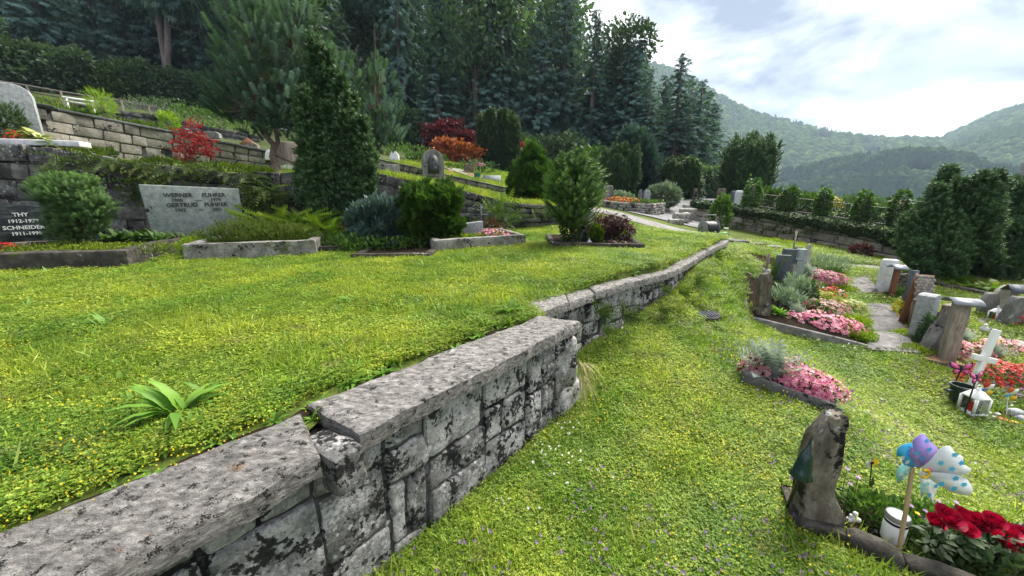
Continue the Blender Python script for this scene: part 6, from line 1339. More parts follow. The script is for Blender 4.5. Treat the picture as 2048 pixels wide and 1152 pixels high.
roof_post('thick grey wooden stele under a curved zinc roof', b, .105, h, .22, .27, .055, 'arc', 'wood_grey', R(68), lean=.0, shape=[(-.5, 0), (.5, 0), (.62, .3), (.45, .45), (.62, .7), (.55, 1.0), (-.35, 1.0), (-.6, .75), (-.42, .5), (-.62, .25)], d=.13)
mound('red_geranium', 'red flowers in a glass vase behind the granite pillar', 'flowers', P(1863, 602, gl(1870, 660).y + .1), .07, .07, .07, 'red_fl', 'bush', 30, .022, 30, .03)
b = P(1868, 640, gl(1870, 660).y + .25); mb = MB(); mb.lathe((0, 0, 0), [(.04, 0), (.05, .16), (.055, .24), (.045, .24), (.04, .02)], 12); o = mb.build('glass_vase', M['bucket'], None, True); o.location = P(1866, 655, b.y); tag(o, 'dark vase holding the red flowers behind the granite pillar', 'vase')
mound('dark_cypress', 'dark narrow conifer foliage between granite pillar and jagged stone', 'shrub', gl(1852, 690), .10, .1, .36, None, 'yew', 0, 0, 600, .05)
mound('golden_shrub', 'small yellow leaved shrub left of the shingled marker', 'shrub', gl(1795, 632), .08, .08, .22, None, 'gold_fl', 0, 0, 320, .035)
mound('sedum_mat', 'lime green sedum at the foot of the granite pillar', 'ground cover', gl(1815, 672), .16, .14, .06, None, 'sedum', 0, 0, 500, .03)
mound('sedum_mat', 'yellow green sedum mat in front of the jagged grey stone', 'ground cover', gl(1838, 702), .24, .14, .06, None, 'sedum', 0, 0, 700, .03)
chip = [gl(u, v, .012) for u, v in ((1782, 625), (1815, 628), (1850, 690), (1935, 735), (1850, 722), (1800, 660))]; mb = MB(); mb.add([tuple(p) for p in chip], [tuple(range(6))]); structure(mb.build('grave_soil', M['chips'])); EXCL.append([(p.x, p.y) for p in chip])
A, B = gl(1836, 722), gl(1952, 752); kerb('grave_border', 'dark stone edging in front of the curved roof stele', A, B, .9, .06, .05, 'kerb_dark', zg=ZL, left=False, right=False, back=False, soil=None)
# bedding behind the white cross
silver('silver leaf plant right of the curved roof stele', gl(1920, 690, .03), 34, .17)
silver('silver leaf plant behind the arm of the white cross', gl(1985, 720, .03), 26, .15)
mound('pink_begonia', 'white and pink begonias right of the curved roof stele', 'flowers', gl(1935, 712), .26, .2, .15, 'palepink_fl', 'bronze_leaf', 380, .022, 200, .035)
mound('pink_begonia', 'pale pink begonias behind the top of the white cross', 'flowers', gl(2010, 705), .26, .2, .14, 'palepink_fl', 'bush', 360, .022, 200, .035)
mound('red_geranium', 'red flowers low beside the foot of the curved roof stele', 'flowers', gl(1915, 712), .1, .1, .13, 'red_fl', 'bush', 40, .022, 60, .035)
mound('red_begonia', 'broad bed of bright red begonias behind the small pinwheels', 'flowers', gl(2012, 765), .40, .22, .19, 'red_fl', 'bronze_leaf', 650, .022, 300, .035)
mound('pink_cyclamen', 'hot pink flower above a white bowl behind the grave bed', 'flowers', gl(1925, 672, .04), .07, .06, .06, 'pink_fl', 'bush', 24, .022, 30, .03)
b = gl(1965, 672, .05); t = thing('white_figurine', 'small white dove figurine behind the white cross', 'figurine', b); mb = MB(); mb.lathe((0, 0, 0), [(.02, 0), (.045, .03), (.04, .06), (.015, .09), (.02, .11), (.001, .13)], 10); mb.build('body', M['white_stone'], t, True, True); mb = MB(); mb.add([(.02, 0, .05), (.10, .01, .03), (.09, .0, .08)], [(0, 1, 2)]); mb.add([(-.02, 0, .05), (-.06, .02, .09), (-.03, 0, .09)], [(0, 1, 2)]); mb.build('wings', M['white_stone'], t, False, True)
# ---- white cross with its toys
b = gl(1928, 803); h = .62; top = P(1992, 664, b.y + .06) - b
t = thing('white_cross', 'leaning white wooden cross beside the butterfly ornaments', 'cross', b); ax = top.normalized(); L = top.length; mb = MB(); sd_ = Vector((1, 0, 0)); sd_ = (sd_ - ax * sd_.dot(ax)).normalized(); nn = ax.cross(sd_)
Mc = np.array([tuple(sd_), tuple(nn), tuple(ax)]).T; mb.box(tuple(ax * L / 2), (.055, .045, L + .05), 0, Mc); bevel(mb.build('upright', M['white_paint'], t, False, True), .006)
mb = MB(); mb.box(tuple(ax * L * .62 - nn * .003), (.24, .04, .06), 0, Mc); bevel(mb.build('arm', M['white_paint'], t, False, True), .006)
b = gl(1912, 812); mb = MB(); k = mpp(b); t = thing('bucket', 'dark green plastic pot between the butterflies', 'bucket', b); mb.lathe((0, 0, 0), [(.06, 0), (.08, .21), (.09, .215), (.09, .23), (.075, .23), (.055, .01)], 18); mb.build('pot', M['bucket'], t, True, True); mb = MB(); mb.box((-.10, 0, .175), (.10, .05, .014)); mb.build('handle', M['bucket'], t, False, True)
lantern('white plastic lantern in front of the white cross', gl(1940, 832, .03), .15, .29)
def butterfly(label, uv0, uv1, s, yaw):
    a = gl(*uv0); b = P(uv1[0], uv1[1], a.y - .01); t = thing('butterfly_stick', label, 'garden ornament', a); mb = MB(); mb.tube([(0, 0, 0), tuple(b - a)], .006, 6); mb.build('stick', M['pt_black'], t, True, True); o = np.array(b - a); Mr = rotz(yaw) @ rotx(-.25)
    mb = MB(); mb.lathe(o, [(.001, -s * .35), (s * .07, -s * .2), (s * .07, s * .25), (.001, s * .35)], 8, Mr); mb.tube([o, o + Mr @ np.array((s * .15, 0, s * .6))], .002, 4); mb.tube([o, o + Mr @ np.array((-s * .15, 0, s * .6))], .002, 4); mb.build('body', M['pt_black'], t, True, True)
    up = [(.02, .05), (.35, .42), (.75, .62), (.92, .50), (.85, .22), (.5, .0), (.05, -.05)]; lo = [(.03, -.04), (.5, -.02), (.66, -.25), (.52, -.50), (.3, -.45), (.05, -.12)]
    for sx in (-1, 1):
        for ol in (up, lo):
            mb = MB(); ol2 = [(sx * x * s, z * s) for x, z in (ol if sx > 0 else ol[::-1])]; mb.prism(ol2, -.002, .002, Mr, o); w = mb.build('wing', M['pt_black'], t, False, True)
            c = np.mean(ol2, axis=0); inn = [(c[0] + (x - c[0]) * .76, c[1] + (z - c[1]) * .76) for x, z in ol2]; mb = MB(); mb.prism(inn, -.0045, .0045, Mr, o); mb.build('wing_patch', M['pt_pink'], w, False, True)
butterfly('pink butterfly on a black stick above the dark green pot', (1897, 798), (1922, 738), .115, -.15)
butterfly('pink butterfly on a black stick before the white lantern', (1926, 836), (1953, 756), .10, .25)
def wheel(label, uv, uv1, s, cols, tilt=.3):
    a = gl(*uv); b = P(uv1[0], uv1[1], a.y); t = thing('toy_pinwheel', label, 'pinwheel', a); mb = MB(); mb.tube([(0, 0, 0), tuple(b - a)], .004, 6); mb.build('stick', M['white_plastic'], t, True, True); o = np.array(b - a)
    for i, c in enumerate(cols):
        an = 2 * math.pi * i / len(cols) + .5; Mr = rotx(tilt) @ roty(-an); ol = [(0, 0), (s * .35, s * .1), (s * .55, s * .6), (s * .2, s * 1.0), (-s * .15, s * .75)]; V = np.array([(x, -.03 * (i % 2) - .25 * abs(x), z) for x, z in ol]) @ Mr.T + o
        obj('sail', np.concatenate([V, V + np.array((0, .002, 0))]), _group([(0, 1, 2, 3, 4), (9, 8, 7, 6, 5)] + [(k, k + 5, (k + 1) % 5 + 5, (k + 1) % 5) for k in range(5)]), M[c], t, False, None, True)
    mb = MB(); mb.lathe(o + np.array((0, -.02, 0)), [(.001, -.01), (.012, -.006), (.012, .006), (.001, .01)], 8, rotx(math.pi / 2)); mb.build('hub', M['pt_yellow'], t, True, True)
wheel('small red yellow and blue pinwheel just right of the white cross', (1966, 826), (1968, 776), .085, ['pt_red', 'pt_blue', 'pt_yellow', 'pt_yellow', 'white_plastic'])
wheel('small orange blue and yellow pinwheel farthest right near the red begonias', (2012, 835), (2016, 786), .085, ['pt_orange', 'pt_sky', 'pt_yellow', 'pt_yellow', 'white_plastic'])
wheel('little orange pinwheel half hidden behind the dark green pot', (1916, 790), (1910, 757), .06, ['pt_orange', 'pt_orange', 'pt_orange', 'pt_orange'])
ring = [(1884, 793, 'pt_yellow'), (1890, 800, 'pt_blue'), (1893, 805, 'pt_violet'), (1900, 808, 'pt_pink'), (1908, 815, 'pt_orange'), (1916, 819, 'pt_orange'), (1970, 808, 'pt_violet'), (1982, 812, 'pt_blue'), (1996, 816, 'pt_green'), (2012, 820, 'pt_green'), (2026, 823, 'pt_yellow'), (2042, 827, 'pt_orange'), (2000, 844, 'pt_red'), (2014, 848, 'pt_orange'), (2030, 852, 'pt_yellow'), (2046, 858, 'pt_sky')]
cn = dict(pt_yellow='yellow', pt_blue='blue', pt_violet='violet', pt_pink='pink', pt_orange='orange', pt_green='green', pt_red='red', pt_sky='light blue')
wh = ['by the dark green pot', 'by the dark green pot, second of the ring', 'left of the lantern foot', 'below the dark green pot', 'between pot and lantern', 'touching the lantern foot', 'right behind the white lantern', 'behind the small pinwheel', 'behind the white pebbles', 'at the back of the ring', 'at the back right of the ring', 'farthest back at the picture edge', 'at the front of the ring', 'in front of the big white pebble', 'at the front right of the ring', 'in the front corner at the picture edge']
for i, (u, v, c) in enumerate(ring):
    V, F = rough_block((.085, .05, .035), 5, .016, .004, 60 + i, 12); o = obj('painted_stone', V, F, M[c], None, True); o.location = gl(u, v, .02); o.rotation_euler = (0, 0, i * .6); tag(o, '%s painted stone %s' % (cn[c], wh[i]), 'painted stone', 'painted stones around the child grave')
for i, (u, v, s, lb) in enumerate(((1965, 818, .045, 'small white pebble behind the lantern'), (1975, 830, .05, 'white pebble right of the lantern'), (1985, 838, .045, 'white pebble between lantern and front stones'), (1994, 832, .04, 'little white pebble in the middle of the ring'), (2028, 832, .10, 'big pale oval pebble at the right of the ring'), (2044, 846, .09, 'pale blue grey pebble at the picture edge'), (1972, 836, .04, 'tiny white pebble at the lantern corner'))):
    V, F = rough_block((s * 1.25, s, s * .8), 6, s * .38, s * .04, 90 + i, 8); o = obj('pebble', V, F, M['white_stone'] if i < 4 else M['granite'], None, True); o.location = gl(u, v, s * .3); tag(o, lb, 'pebble')
mb = MB(); pl = [gl(u, v, .014) for u, v in ((1962, 812), (2048, 832), (2075, 850), (2000, 842), (1960, 832))]; mb.add([tuple(p) for p in pl], [tuple(range(5))]); structure(mb.build('child_grave_soil', M['soil'])); EXCL.append([(p.x, p.y) for p in pl])
# ---- stones at the right edge
rock('standing_stone', 'dark grey rounded stone, leftmost of the far right group', gl(1970, 632), .19, .40, .12, [(0, -.5, .5), (.7, -.5, .5), (1, -.25, .3)], 'grey_rock', -.3, 51, .012)
rock('standing_stone', 'tall cream coloured stone with curved top, far right group', gl(1990, 632), .24, .52, .10, [(0, -.6, .5), (.5, -.5, .5), (.85, -.3, .5), (1, .0, .5)], 'cream_rock', -.35, 52, .008)
b = gl(2012, 640); roof_post('grave post under a small dark slate roof, far right group', b, .06, P(2012, 582, b.y).z - b.z, .22, .2, .09, 'gable', 'wood_grey', R(70), 'slate')
rock('standing_stone', 'rough grey stone at the front of the far right group', gl(2020, 652), .27, .46, .16, [(0, -.5, .5), (.7, -.48, .48), (1, -.3, .3)], 'grey_rock', 0, 53, .03)
lantern('cream lantern with red candle before the far right stones', gl(1988, 643), .12, .24, 'white_stone')
mound('red_geranium', 'red flowers beside the rough grey stone at the picture edge', 'flowers', gl(2052, 655, .02), .18, .15, .2, 'red_fl', 'bush', 70, .03, 120, .04)
pl = [gl(u, v, .012) for u, v in ((1928, 628), (1985, 640), (2015, 662), (1940, 650))]; mb = MB(); mb.add([tuple(p) for p in pl], [(0, 1, 2, 3)]); structure(mb.build('gravel_patch', M['concrete'])); EXCL.append([(p.x, p.y) for p in pl])
# border bed with big leaves before the dark yew
A, B = gl(1850, 572), gl(1985, 600); V = []; kerb('bed_edging', 'dark log edging of the bed before the massive yew', A, B, 1.2, .14, .12, 'kerb_dark', zg=ZL, left=False, right=False, back=False, soil=None)
for k, (u, v, s, lb) in enumerate(((1800, 545, .35, 'light green leafy plant left of the massive yew'), (1845, 560, .36, 'light green large leaved plant under the massive yew'), (1895, 566, .40, 'large leaved plant in the middle of the bed before the yew'), (1960, 582, .42, 'lime green large leaved plant at the right end of the bed'), (2010, 590, .42, 'leafy green plant between the bed and the path at the right'))):
    cluster('leafy_perennial', lb, gl(u, v), [(dx, 0, .05) for dx in (-.35, -.2, -.05, .1, .25)], 11, s * .62, 1.0, 'weed' if k != 3 else 'lime', t_blade(.5, .5, 5), (.15, .7))
# ============================================================ grave in the bottom right corner
b = gl(1618, 1052, -.02)
t = rock('standing_stone', 'brown rough standing stone with slanted top in the bottom right corner', b, .19, .70, .13, [(0, -.36, .52), (.22, -.42, .55), (.40, -.42, .28), (.8, -.44, .24), (.93, -.40, .24), (1, -.30, .18, (.84, .97, 1.0))], 'brown_rock', -.12, 71, .014, 26, freq=8)
EDG = [gl(1568, 985), gl(1590, 1052), gl(1690, 1092), gl(1800, 1142), gl(1960, 1205)]
et = thing('grave_border', 'dark rough stone edging of the bottom right grave', 'grave border', EDG[1])
for i in range(4):
    a, c = EDG[i], EDG[i + 1]; d = c - a; n_ = max(1, round(d.length / .22))
    for j in range(n_):
        p = a + d * ((j + .5) / n_); V, F = rough_block((d.length / n_ * .97, .085, .13), 8, .025, .012, 400 + i * 9 + j, 9); V = V @ rotz(math.atan2(d.y, d.x)).T + np.array((p.x, p.y, p.z + .02)); obj('kerb_stone', V, F, M['kerb_dark'], et, True)
SO = [EDG[0], EDG[1], EDG[2], EDG[3], EDG[4], gl(2150, 1180), gl(2130, 1095), gl(1900, 1038), gl(1745, 1003), gl(1662, 985)]; mb = MB(); mb.add([(p.x, p.y, p.z + .03) for p in SO], [tuple(range(len(SO)))]); structure(mb.build('planting_soil', M['soil'])); EXCL.append([(p.x, p.y) for p in SO])
# green bell shaped lamp on a black stick
a = gl(1572, 1018); c = P(1603, 945, 1.33); tip = P(1625, 870, 1.33); t = thing('bell_ornament', 'glossy dark green bell shaped garden ornament on a black stick', 'garden ornament', a)
mb = MB(); mb.tube([(0, 0, 0), tuple(c - a)], .007, 8); mb.build('stick', M['pt_black'], t, True, True)
ax = (tip - c).normalized(); x_ = Vector((1, 0, 0)); x_ = (x_ - ax * x_.dot(ax)).normalized(); Mb = np.array([tuple(x_), tuple(ax.cross(x_)), tuple(ax)]).T; L = (tip - c).length
mb = MB(); mb.lathe(np.array(c - a), [(.040, -L * .10), (.042, -L * .07), (.033, L * .05), (.028, L * .28), (.023, L * .48), (.014, L * .60), (.007, L * .70), (.004, L * .85), (.001, L)], 20, Mb); mb.lathe(np.array(c - a), [(.037, -L * .09), (.030, L * .03), (.016, L * .3), (.001, L * .32)], 16, Mb); mb.build('bell', M['dark_green'], t, True, True)
# watering can spout shape behind the stone
a = gl(1672, 832); t = thing('grave_vase', 'dark plastic grave vase with thin grey stem behind the brown stone', 'vase', a); mb = MB(); mb.lathe((0, 0, 0), [(.02, 0), (.035, .05), (.04, .055), (.03, .055), (.015, .01)], 12); mb.build('cup', M['bucket'], t, True, True); mb = MB(); mb.tube([(-.02, 0, .05), (-.03, 0, .09), (-.022, 0, .14)], .006, 6); mb.build('stem', M['galv'], t, True, True)
# flower shaped windmill
a = gl(1737, 985); c = P(1744, 925, a.y); t = thing('flower_stick', 'small yellow and white flower ornament with a green leaf', 'garden ornament', a); mb = MB(); mb.tube([(0, 0, 0), tuple(c - a)], .003, 6); mb.build('stem', M['dark_green'], t, True, True); o = np.array(c - a)
for i in range(7):
    an = i * .9; Mr = rotx(.25) @ roty(an); V = np.array([(0, 0, 0), (.012, -.004, .022), (0, 0, .045), (-.012, -.004, .022)]) @ Mr.T + o; obj('petal', V, np.array([(0, 1, 2, 3)]), M['pt_yellow' if i < 4 else 'white_plastic'], t, False, None, True)
mb = MB(); mb.lathe(o, [(.001, -.012), (.012, 0), (.001, .012)], 8, rotx(1.5)); mb.build('centre', M['pt_black'], t, True, True)
V = np.array([(0, 0, .03), (.016, -.006, .06), (.002, 0, .11), (-.014, -.006, .06)]); obj('leaf', V, np.array([(0, 1, 2, 3)]), M['dark_green'], t, False, None, True)
# white figurine and candle glass
a = gl(1700, 1063, .05); t = thing('white_figurine', 'tiny white angel figurine at the foot of the brown stone', 'figurine', a); mb = MB()
for (x, y, z, r_) in ((0, 0, .02, .018), (.004, 0, .05, .012), (-.02, 0, .015, .014), (.022, -.004, .016, .013), (.012, .006, .036, .010), (-.012, .004, .036, .009)): mb.lathe((x, y, z), [(.001, -r_), (r_ * .75, -r_ * .65), (r_, 0), (r_ * .75, r_ * .65), (.001, r_)], 8)
mb.build('body', M['white_stone'], t, True, True)
a = gl(1779, 1090, .03); t = thing('candle_jar', 'white grave candle jar with metal lid and dark band', 'candle jar', a); r_ = .044
mb = MB(); mb.lathe((0, 0, 0), [(r_ * .9, 0), (r_, .01), (r_, .115), (r_ * .9, .12)], 20); mb.build('glass', M['white_plastic'], t, True, True)
mb = MB(); mb.lathe((0, 0, 0), [(r_ * 1.03, .118), (r_ * 1.05, .122), (r_ * 1.05, .142), (r_ * .99, .146), (r_ * .92, .143), (.001, .142)], 20); mb.build('lid', M['galv'], t, True, True)
mb = MB(); mb.lathe((0, 0, 0), [(r_ * 1.03, .100), (r_ * 1.03, .112)], 20); mb.build('band', M['pt_black'], t, True, True)
# big pinwheel
a = gl(1795, 1118); c = P(1826, 934, a.y + .03); t = thing('pinwheel', 'large pastel pinwheel with flower printed sails on a wooden stick', 'pinwheel', a); mb = MB(); mb.tube([(0, 0, 0), tuple(c - a)], .0085, 8); mb.build('stick', M['wood_pale'], t, True, True)
o = np.array(c - a) + np.array((.012, -.02, .0)); k = mpp(c)
sails = [('sail_purple', [(0, 0), (-14, 18), (-30, 34), (-26, 50), (-30, 68), (-12, 80), (2, 68), (14, 56), (28, 48), (34, 34), (18, 12)], .010, 'sail_blue'), ('sail_blue', [(0, 0), (-14, 2), (-30, 10), (-38, 26), (-50, 30), (-52, 48), (-34, 56), (-14, 52), (-4, 26)], .022, 'sail_white'), ('sail_white', [(0, 0), (10, 30), (20, 54), (34, 60), (46, 46), (60, 40), (66, 24), (82, 12), (70, -2), (40, -4)], -.008, 'pt_sky'), ('sail_white', [(0, 0), (40, 4), (70, -4), (88, -26), (84, -42), (52, -36), (20, -18)], -.020, 'sail_blue'), ('sail_white', [(0, -2), (18, -16), (40, -30), (60, -36), (54, -72), (64, -92), (40, -66), (16, -34)], .004, 'sail_blue'), ('sail_mint', [(0, 0), (-26, 8), (-38, -8), (-28, -36), (-18, -30), (-4, -10)], .026, 'sail_white'), ('sail_white', [(0, -2), (6, -30), (14, -62), (20, -36), (20, -16)], -.004, 'sail_mint')]
def smooth_outline(ol, n=4):
    P_ = np.array(ol, float); m_ = len(P_); out_ = []
    for i in range(m_):
        a_, b_, c_, d_ = P_[i - 1], P_[i], P_[(i + 1) % m_], P_[(i + 2) % m_]
        for t_ in np.linspace(0, 1, n, endpoint=False): out_.append(tuple(.5 * (2 * b_ + (c_ - a_) * t_ + (2 * a_ - 5 * b_ + 4 * c_ - d_) * t_ ** 2 + (3 * b_ - a_ - 3 * c_ + d_) * t_ ** 3)))
    return out_
for (mt, ol, dy, fm) in sails:
    tl = .25 if dy > 0 else -.25; ol = smooth_outline(ol); V = np.array([(x * k, dy + tl * x * k * .5, z * k) for x, z in ol]); n_ = len(V); V = V + o
    s_ = obj('sail', np.concatenate([V, V + np.array((0, .0016, 0))]), _group([tuple(range(n_)), tuple(reversed(range(n_, 2 * n_)))] + [(i, i + n_, (i + 1) % n_ + n_, (i + 1) % n_) for i in range(n_)]), M[mt], t, False, None, True)
    pts = np.array(ol, float); cc = pts.mean(axis=0)
    for (fx, fz) in ((.35, .0), (.05, .42), (-.32, -.1), (.1, -.38))[:4 if len(ol) > 5 else 1]:
        ext = (pts.max(axis=0) - pts.min(axis=0)) * .5; ctr = cc + np.array((fx, fz)) * ext * 1.25; f = MB(); star = [(ctr[0] + math.cos(q_) * rad, ctr[1] + math.sin(q_) * rad) for q_, rad in [(i * math.pi / 5 + ctr[0], 6.5 if i % 2 == 0 else 4.2) for i in range(10)]]
        f.add(np.array([(x * k, dy + tl * x * k * .5 - .0022, z * k) for x, z in star]) + o, [tuple(range(10))]); f.add(np.array([(ctr[0] * k + math.cos(q_) * 2.4 * k, dy + tl * ctr[0] * k * .5 - .004, ctr[1] * k + math.sin(q_) * 2.4 * k) for q_ in np.linspace(0, 6.28, 7)[:-1]]) + o, [tuple(range(6))]) if False else None; pf = f.build('print_flower', M[fm], s_, False, True)
mb = MB(); mb.tube([o + np.array((math.cos(q_) * 7 * k, -.022, math.sin(q_) * 9 * k)) for q_ in np.linspace(-2.4, 2.4, 9)], .006, 6); mb.build('hub', M['pt_yellow'], t, True, True)
mb = MB(); mb.lathe(o + np.array((10 * k, -.012, 4 * k)), [(.001, -.008), (.014, 0), (.001, .008)], 8, rotx(1.5)); mb.build('hub_disc', M['pt_pink'], t, True, True)
# red roses with leaves
def t_rose():
    V = []; F = []
    for j, (r0, z0, h0, n_, fl) in enumerate(((.18, .25, 1.0, 3, -.05), (.36, .15, 1.0, 4, .0), (.55, .05, .95, 5, .06), (.74, 0, .85, 5, .16), (.92, -.05, .66, 6, .28))):
        for i in range(n_):
            an = 2 * math.pi * i / n_ + j * .7; w_ = math.pi / n_ * 1.35; k_ = len(V)
            for q_, (rr_, zz_) in enumerate(((.25, z0), (1.0, z0 + (h0 - z0) * .5), (1.0 + fl, h0))):
                for s_ in (-1, -.35, .35, 1): aa = an + w_ * s_ * (.9 if q_ < 2 else .75); V.append((r0 * rr_ * math.cos(aa), r0 * rr_ * math.sin(aa), zz_ - (.10 if q_ == 2 and abs(s_) == 1 else 0)))
            for q_ in range(2):
                for s_ in range(3): a_ = k_ + q_ * 4 + s_; F += [(a_, a_ + 1, a_ + 5), (a_, a_ + 5, a_ + 4)]
    return np.array(V), np.array(F)
RS = t_rose(); YL = t_leaf(.55, .08)
rose_spots = [(1890, 1040, 24), (1868, 1045, 15), (1925, 1035, 18), (1930, 1062, 17), (1955, 1050, 20), (1975, 1065, 20), (1985, 1045, 17), (2000, 1085, 20), (1990, 1105, 18), (2015, 1065, 18), (2030, 1085, 20), (2050, 1105, 20), (2070, 1090, 20), (2045, 1075, 18)]
for i, (u, v, rp) in enumerate(rose_spots):
    yb = 1.42 + .03 * (i % 3); c = P(u, v, yb); g0 = Vector((c.x + .03, c.y + .02, ZL(c.x, c.y) + .03)); t = thing('rose', ('crimson rose bloom on a leafy stem, leftmost big one by the pinwheel stick', 'dark crimson rose bud left of the biggest bloom', 'small crimson rose behind the biggest bloom', 'hanging crimson rose below the rose row')[i] if i < 4 else 'crimson rose bloom in the row running off the right picture edge', 'rose', g0, None if i < 4 else 'crimson roses at the right picture edge')
    k = mpp(c); d = np.array([[rng.uniform(-.5, .5), -.35 + rng.uniform(-.2, .2), .9]]); V, F, T = stamp(RS, [tuple(c - g0)], frames(d), [rp * k * .95], None); T = rng.uniform(0, 1, len(T)); obj('bloom', V, F, M['rose_fl'], t, False, T, True)
    mb = MB(); mb.tube([(0, 0, 0), tuple((c - g0) * .6 + Vector((.01, 0, 0))), tuple(c - g0)], [.005, .004, .004], 5); mb.build('stem', M['cover'] if False else M['dark_green'], t, True, True)
    n_ = 16; zz = rng.uniform(.15, .9, n_); a_ = rng.uniform(0, 6.28, n_); p = np.array(c - g0)[None] * zz[:, None]; dd = np.c_[np.cos(a_), np.sin(a_) - .3, rng.uniform(-.2, .35, n_)]; foliage('leaves', stamp(YL, p + unit(dd) * .012, frames(dd, np.full(n_, np.pi / 2) * 0 + rng.uniform(-.4, .4, n_)), rng.uniform(.04, .068, n_)), M['rose_leaf'], t)
p = gl(1850, 1075, .03); mound('mint_plant', 'dark green leafy plant filling the bottom right grave around the stick', 'plant', p, .24, .16, .12, None, 'cover', 0, 0, 800, .034, LEAF)
mound('mint_plant', 'green leafy undergrowth below the crimson roses', 'plant', gl(1960, 1130, .02), .30, .2, .13, None, 'rose_leaf', 0, 0, 700, .05, LEAF)
mound('mint_plant', 'dark leafy plant behind the brown standing stone and candle jar', 'plant', gl(1735, 1035, .02), .13, .12, .10, 'red_fl', 'cover', 3, .014, 500, .032, LEAF)
def scab(label, pts, mat, ymul=1.0, grp=None):
    for i, (u, v) in enumerate(pts):
        c = P(u, v, 1.62 * ymul); g0 = Vector((c.x + .01, c.y + .01, ZL(c.x, c.y))); t = thing('meadow_flower', label, 'flower', g0, grp); mb = MB(); mb.tube([(0, 0, 0), tuple((c - g0) * .5 + Vector((.006, 0, 0))), tuple(c - g0)], .0016, 4); mb.build('stem', M['dark_green'], t, True, True)
        V, F, T = merge([stamp(t_flower(7, .25), [tuple(c - g0)], frames(np.array([[.1, -.3, 1]])), [.013]), stamp(t_flower(6, .7), [tuple(c - g0 + Vector((0, 0, .001)))], frames(np.array([[.1, -.3, 1]])), [.009])]); obj('bloom', V, F, M[mat], t, False, rng.uniform(0, 1, len(V)), True)
scab('lilac scabious blossom on a thin stem in the bottom right grave', [(1700, 968), (1716, 955), (1694, 938), (1750, 1062), (1822, 1012), (1850, 1022), (1876, 1002), (1912, 1005), (1845, 1035), (1985, 1048), (2012, 1055), (2035, 1120), (2044, 1050)], 'lilac_fl', .97, 'lilac scabious blossoms around the roses')
scab('yellow meadow blossom on a thin stem in the bottom right grave', [(1733, 1078), (1834, 1027), (1866, 1030), (1955, 1066), (2024, 1115), (2036, 1108), (2045, 1122)], 'yellow_fl', .93, 'yellow blossoms in the bottom right grave')
# ============================================================ ivy wall, its fence and what stands behind it
def ivy_on(name, label, line_top, hang, n, size, thick=.22, up=.12):
    A, S = arc(line_top); s = rng.uniform(0, S[-1], n); p = np.c_[[np.interp(s, S, A[:, k]) for k in range(3)]].T; hg = hang(s / S[-1]); f = rng.uniform(0, 1, n)
    f2 = np.clip(f * (1 + .35 * fbm(np.c_[s * 2.2, s * 0, s * 0], 3, 4)), 0, 1.35); d = A[-1] - A[0]; yaw = math.atan2(d[1], d[0]); nn = np.array((math.sin(yaw), -math.cos(yaw), 0))
    bul = thick * (.6 + .4 * np.sin(np.pi * np.clip(f2, 0, 1))) * rng.uniform(.6, 1.15, n); q = p + nn * (bul + .18)[:, None]; q[:, 2] += up - f2 * hg; top = rng.random(n) < .25
    q[top] = p[top] + nn * rng.uniform(-.3, .35, top.sum())[:, None]; q[top, 2] += up + rng.uniform(-.03, .08, top.sum())
    g = unit(nn + rand_dirs(n) * .55 + np.array([0, 0, -.45])); t = thing(name, label, 'ivy', tuple(A[len(A) // 2])); foliage('leaves', stamp(t_leaf2(.85, .1), q - np.array(root_loc(t)), frames(g), size * rng.uniform(.6, 1.25, n)), M['ivy'], t)
    mb = MB(); mb.tube([Vector(A[k]) - root_loc(t) + Vector(nn * .12) for k in range(len(A))], .10, 6); mb.build('stems', M['twig'], t, True, True); return t
ivy_on('ivy_mat', 'thick dark ivy hanging over the top of the long block wall', IVT, lambda f: .16 + .14 * f, 6500, .08, .14)
# iron railing with ivied posts
ft = thing('iron_railing', 'thin black iron railing on top of the ivy covered wall', 'fence', IVT[2])
bkl = [p + Vector((.25, .35, .10)) for p in IVT]
for z in (.12, .55): mb = MB(); mb.tube([p + Vector((0, 0, z)) for p in bkl[1:]], .014, 5); mb.build('rail', M['iron'], ft, True)
A_, S_ = arc(bkl[1:])
for i in range(64):
    s = S_[-1] * i / 63; p = Vector([np.interp(s, S_, A_[:, k]) for k in range(3)]); mb = MB(); mb.tube([p + Vector((0, 0, .02)), p + Vector((0, 0, .60))], .007, 4); mb.build('bar', M['iron'], ft, True)
for k, (u, v0, v1, w, lb) in enumerate(((1500, 362, 425, 20, 'ivy covered post at the left end of the railing, right of the tall yew'), (1572, 378, 432, 20, 'second ivy covered post along the railing'), (1640, 380, 440, 16, 'third ivy covered post, left of the yellow flowers'), (1718, 390, 452, 20, 'fourth ivy covered post along the railing'), (1790, 390, 462, 24, 'ivy covered post at the right end of the railing beside the yew'))):
    y = float(np.interp(u, [1392, 1500, 1620, 1720, 1816], [15.2, 14, 12.6, 11.2, 10])) + .45; b = P(u, v1, y); t = thing('ivy_post', lb, 'post', b); kk = mpp(b); h = (v1 - v0) * kk; mb = MB(); mb.box((0, 0, h * .45), (.06, .06, h * .8)); mb.build('post', M['wood_grey'], t, False, True)
    p, d = blob_points(1000, (w * kk * .68, w * kk * .66, h * .52), (0, 0, h * .52), .45, .35, 3, k); foliage('ivy', stamp(t_leaf2(.85, .1), p, frames(unit(d + np.array([0, 0, -.4]) + rand_dirs(len(p)) * .4)), .10 * rng.uniform(.6, 1.2, len(p))), M['cover'], t)
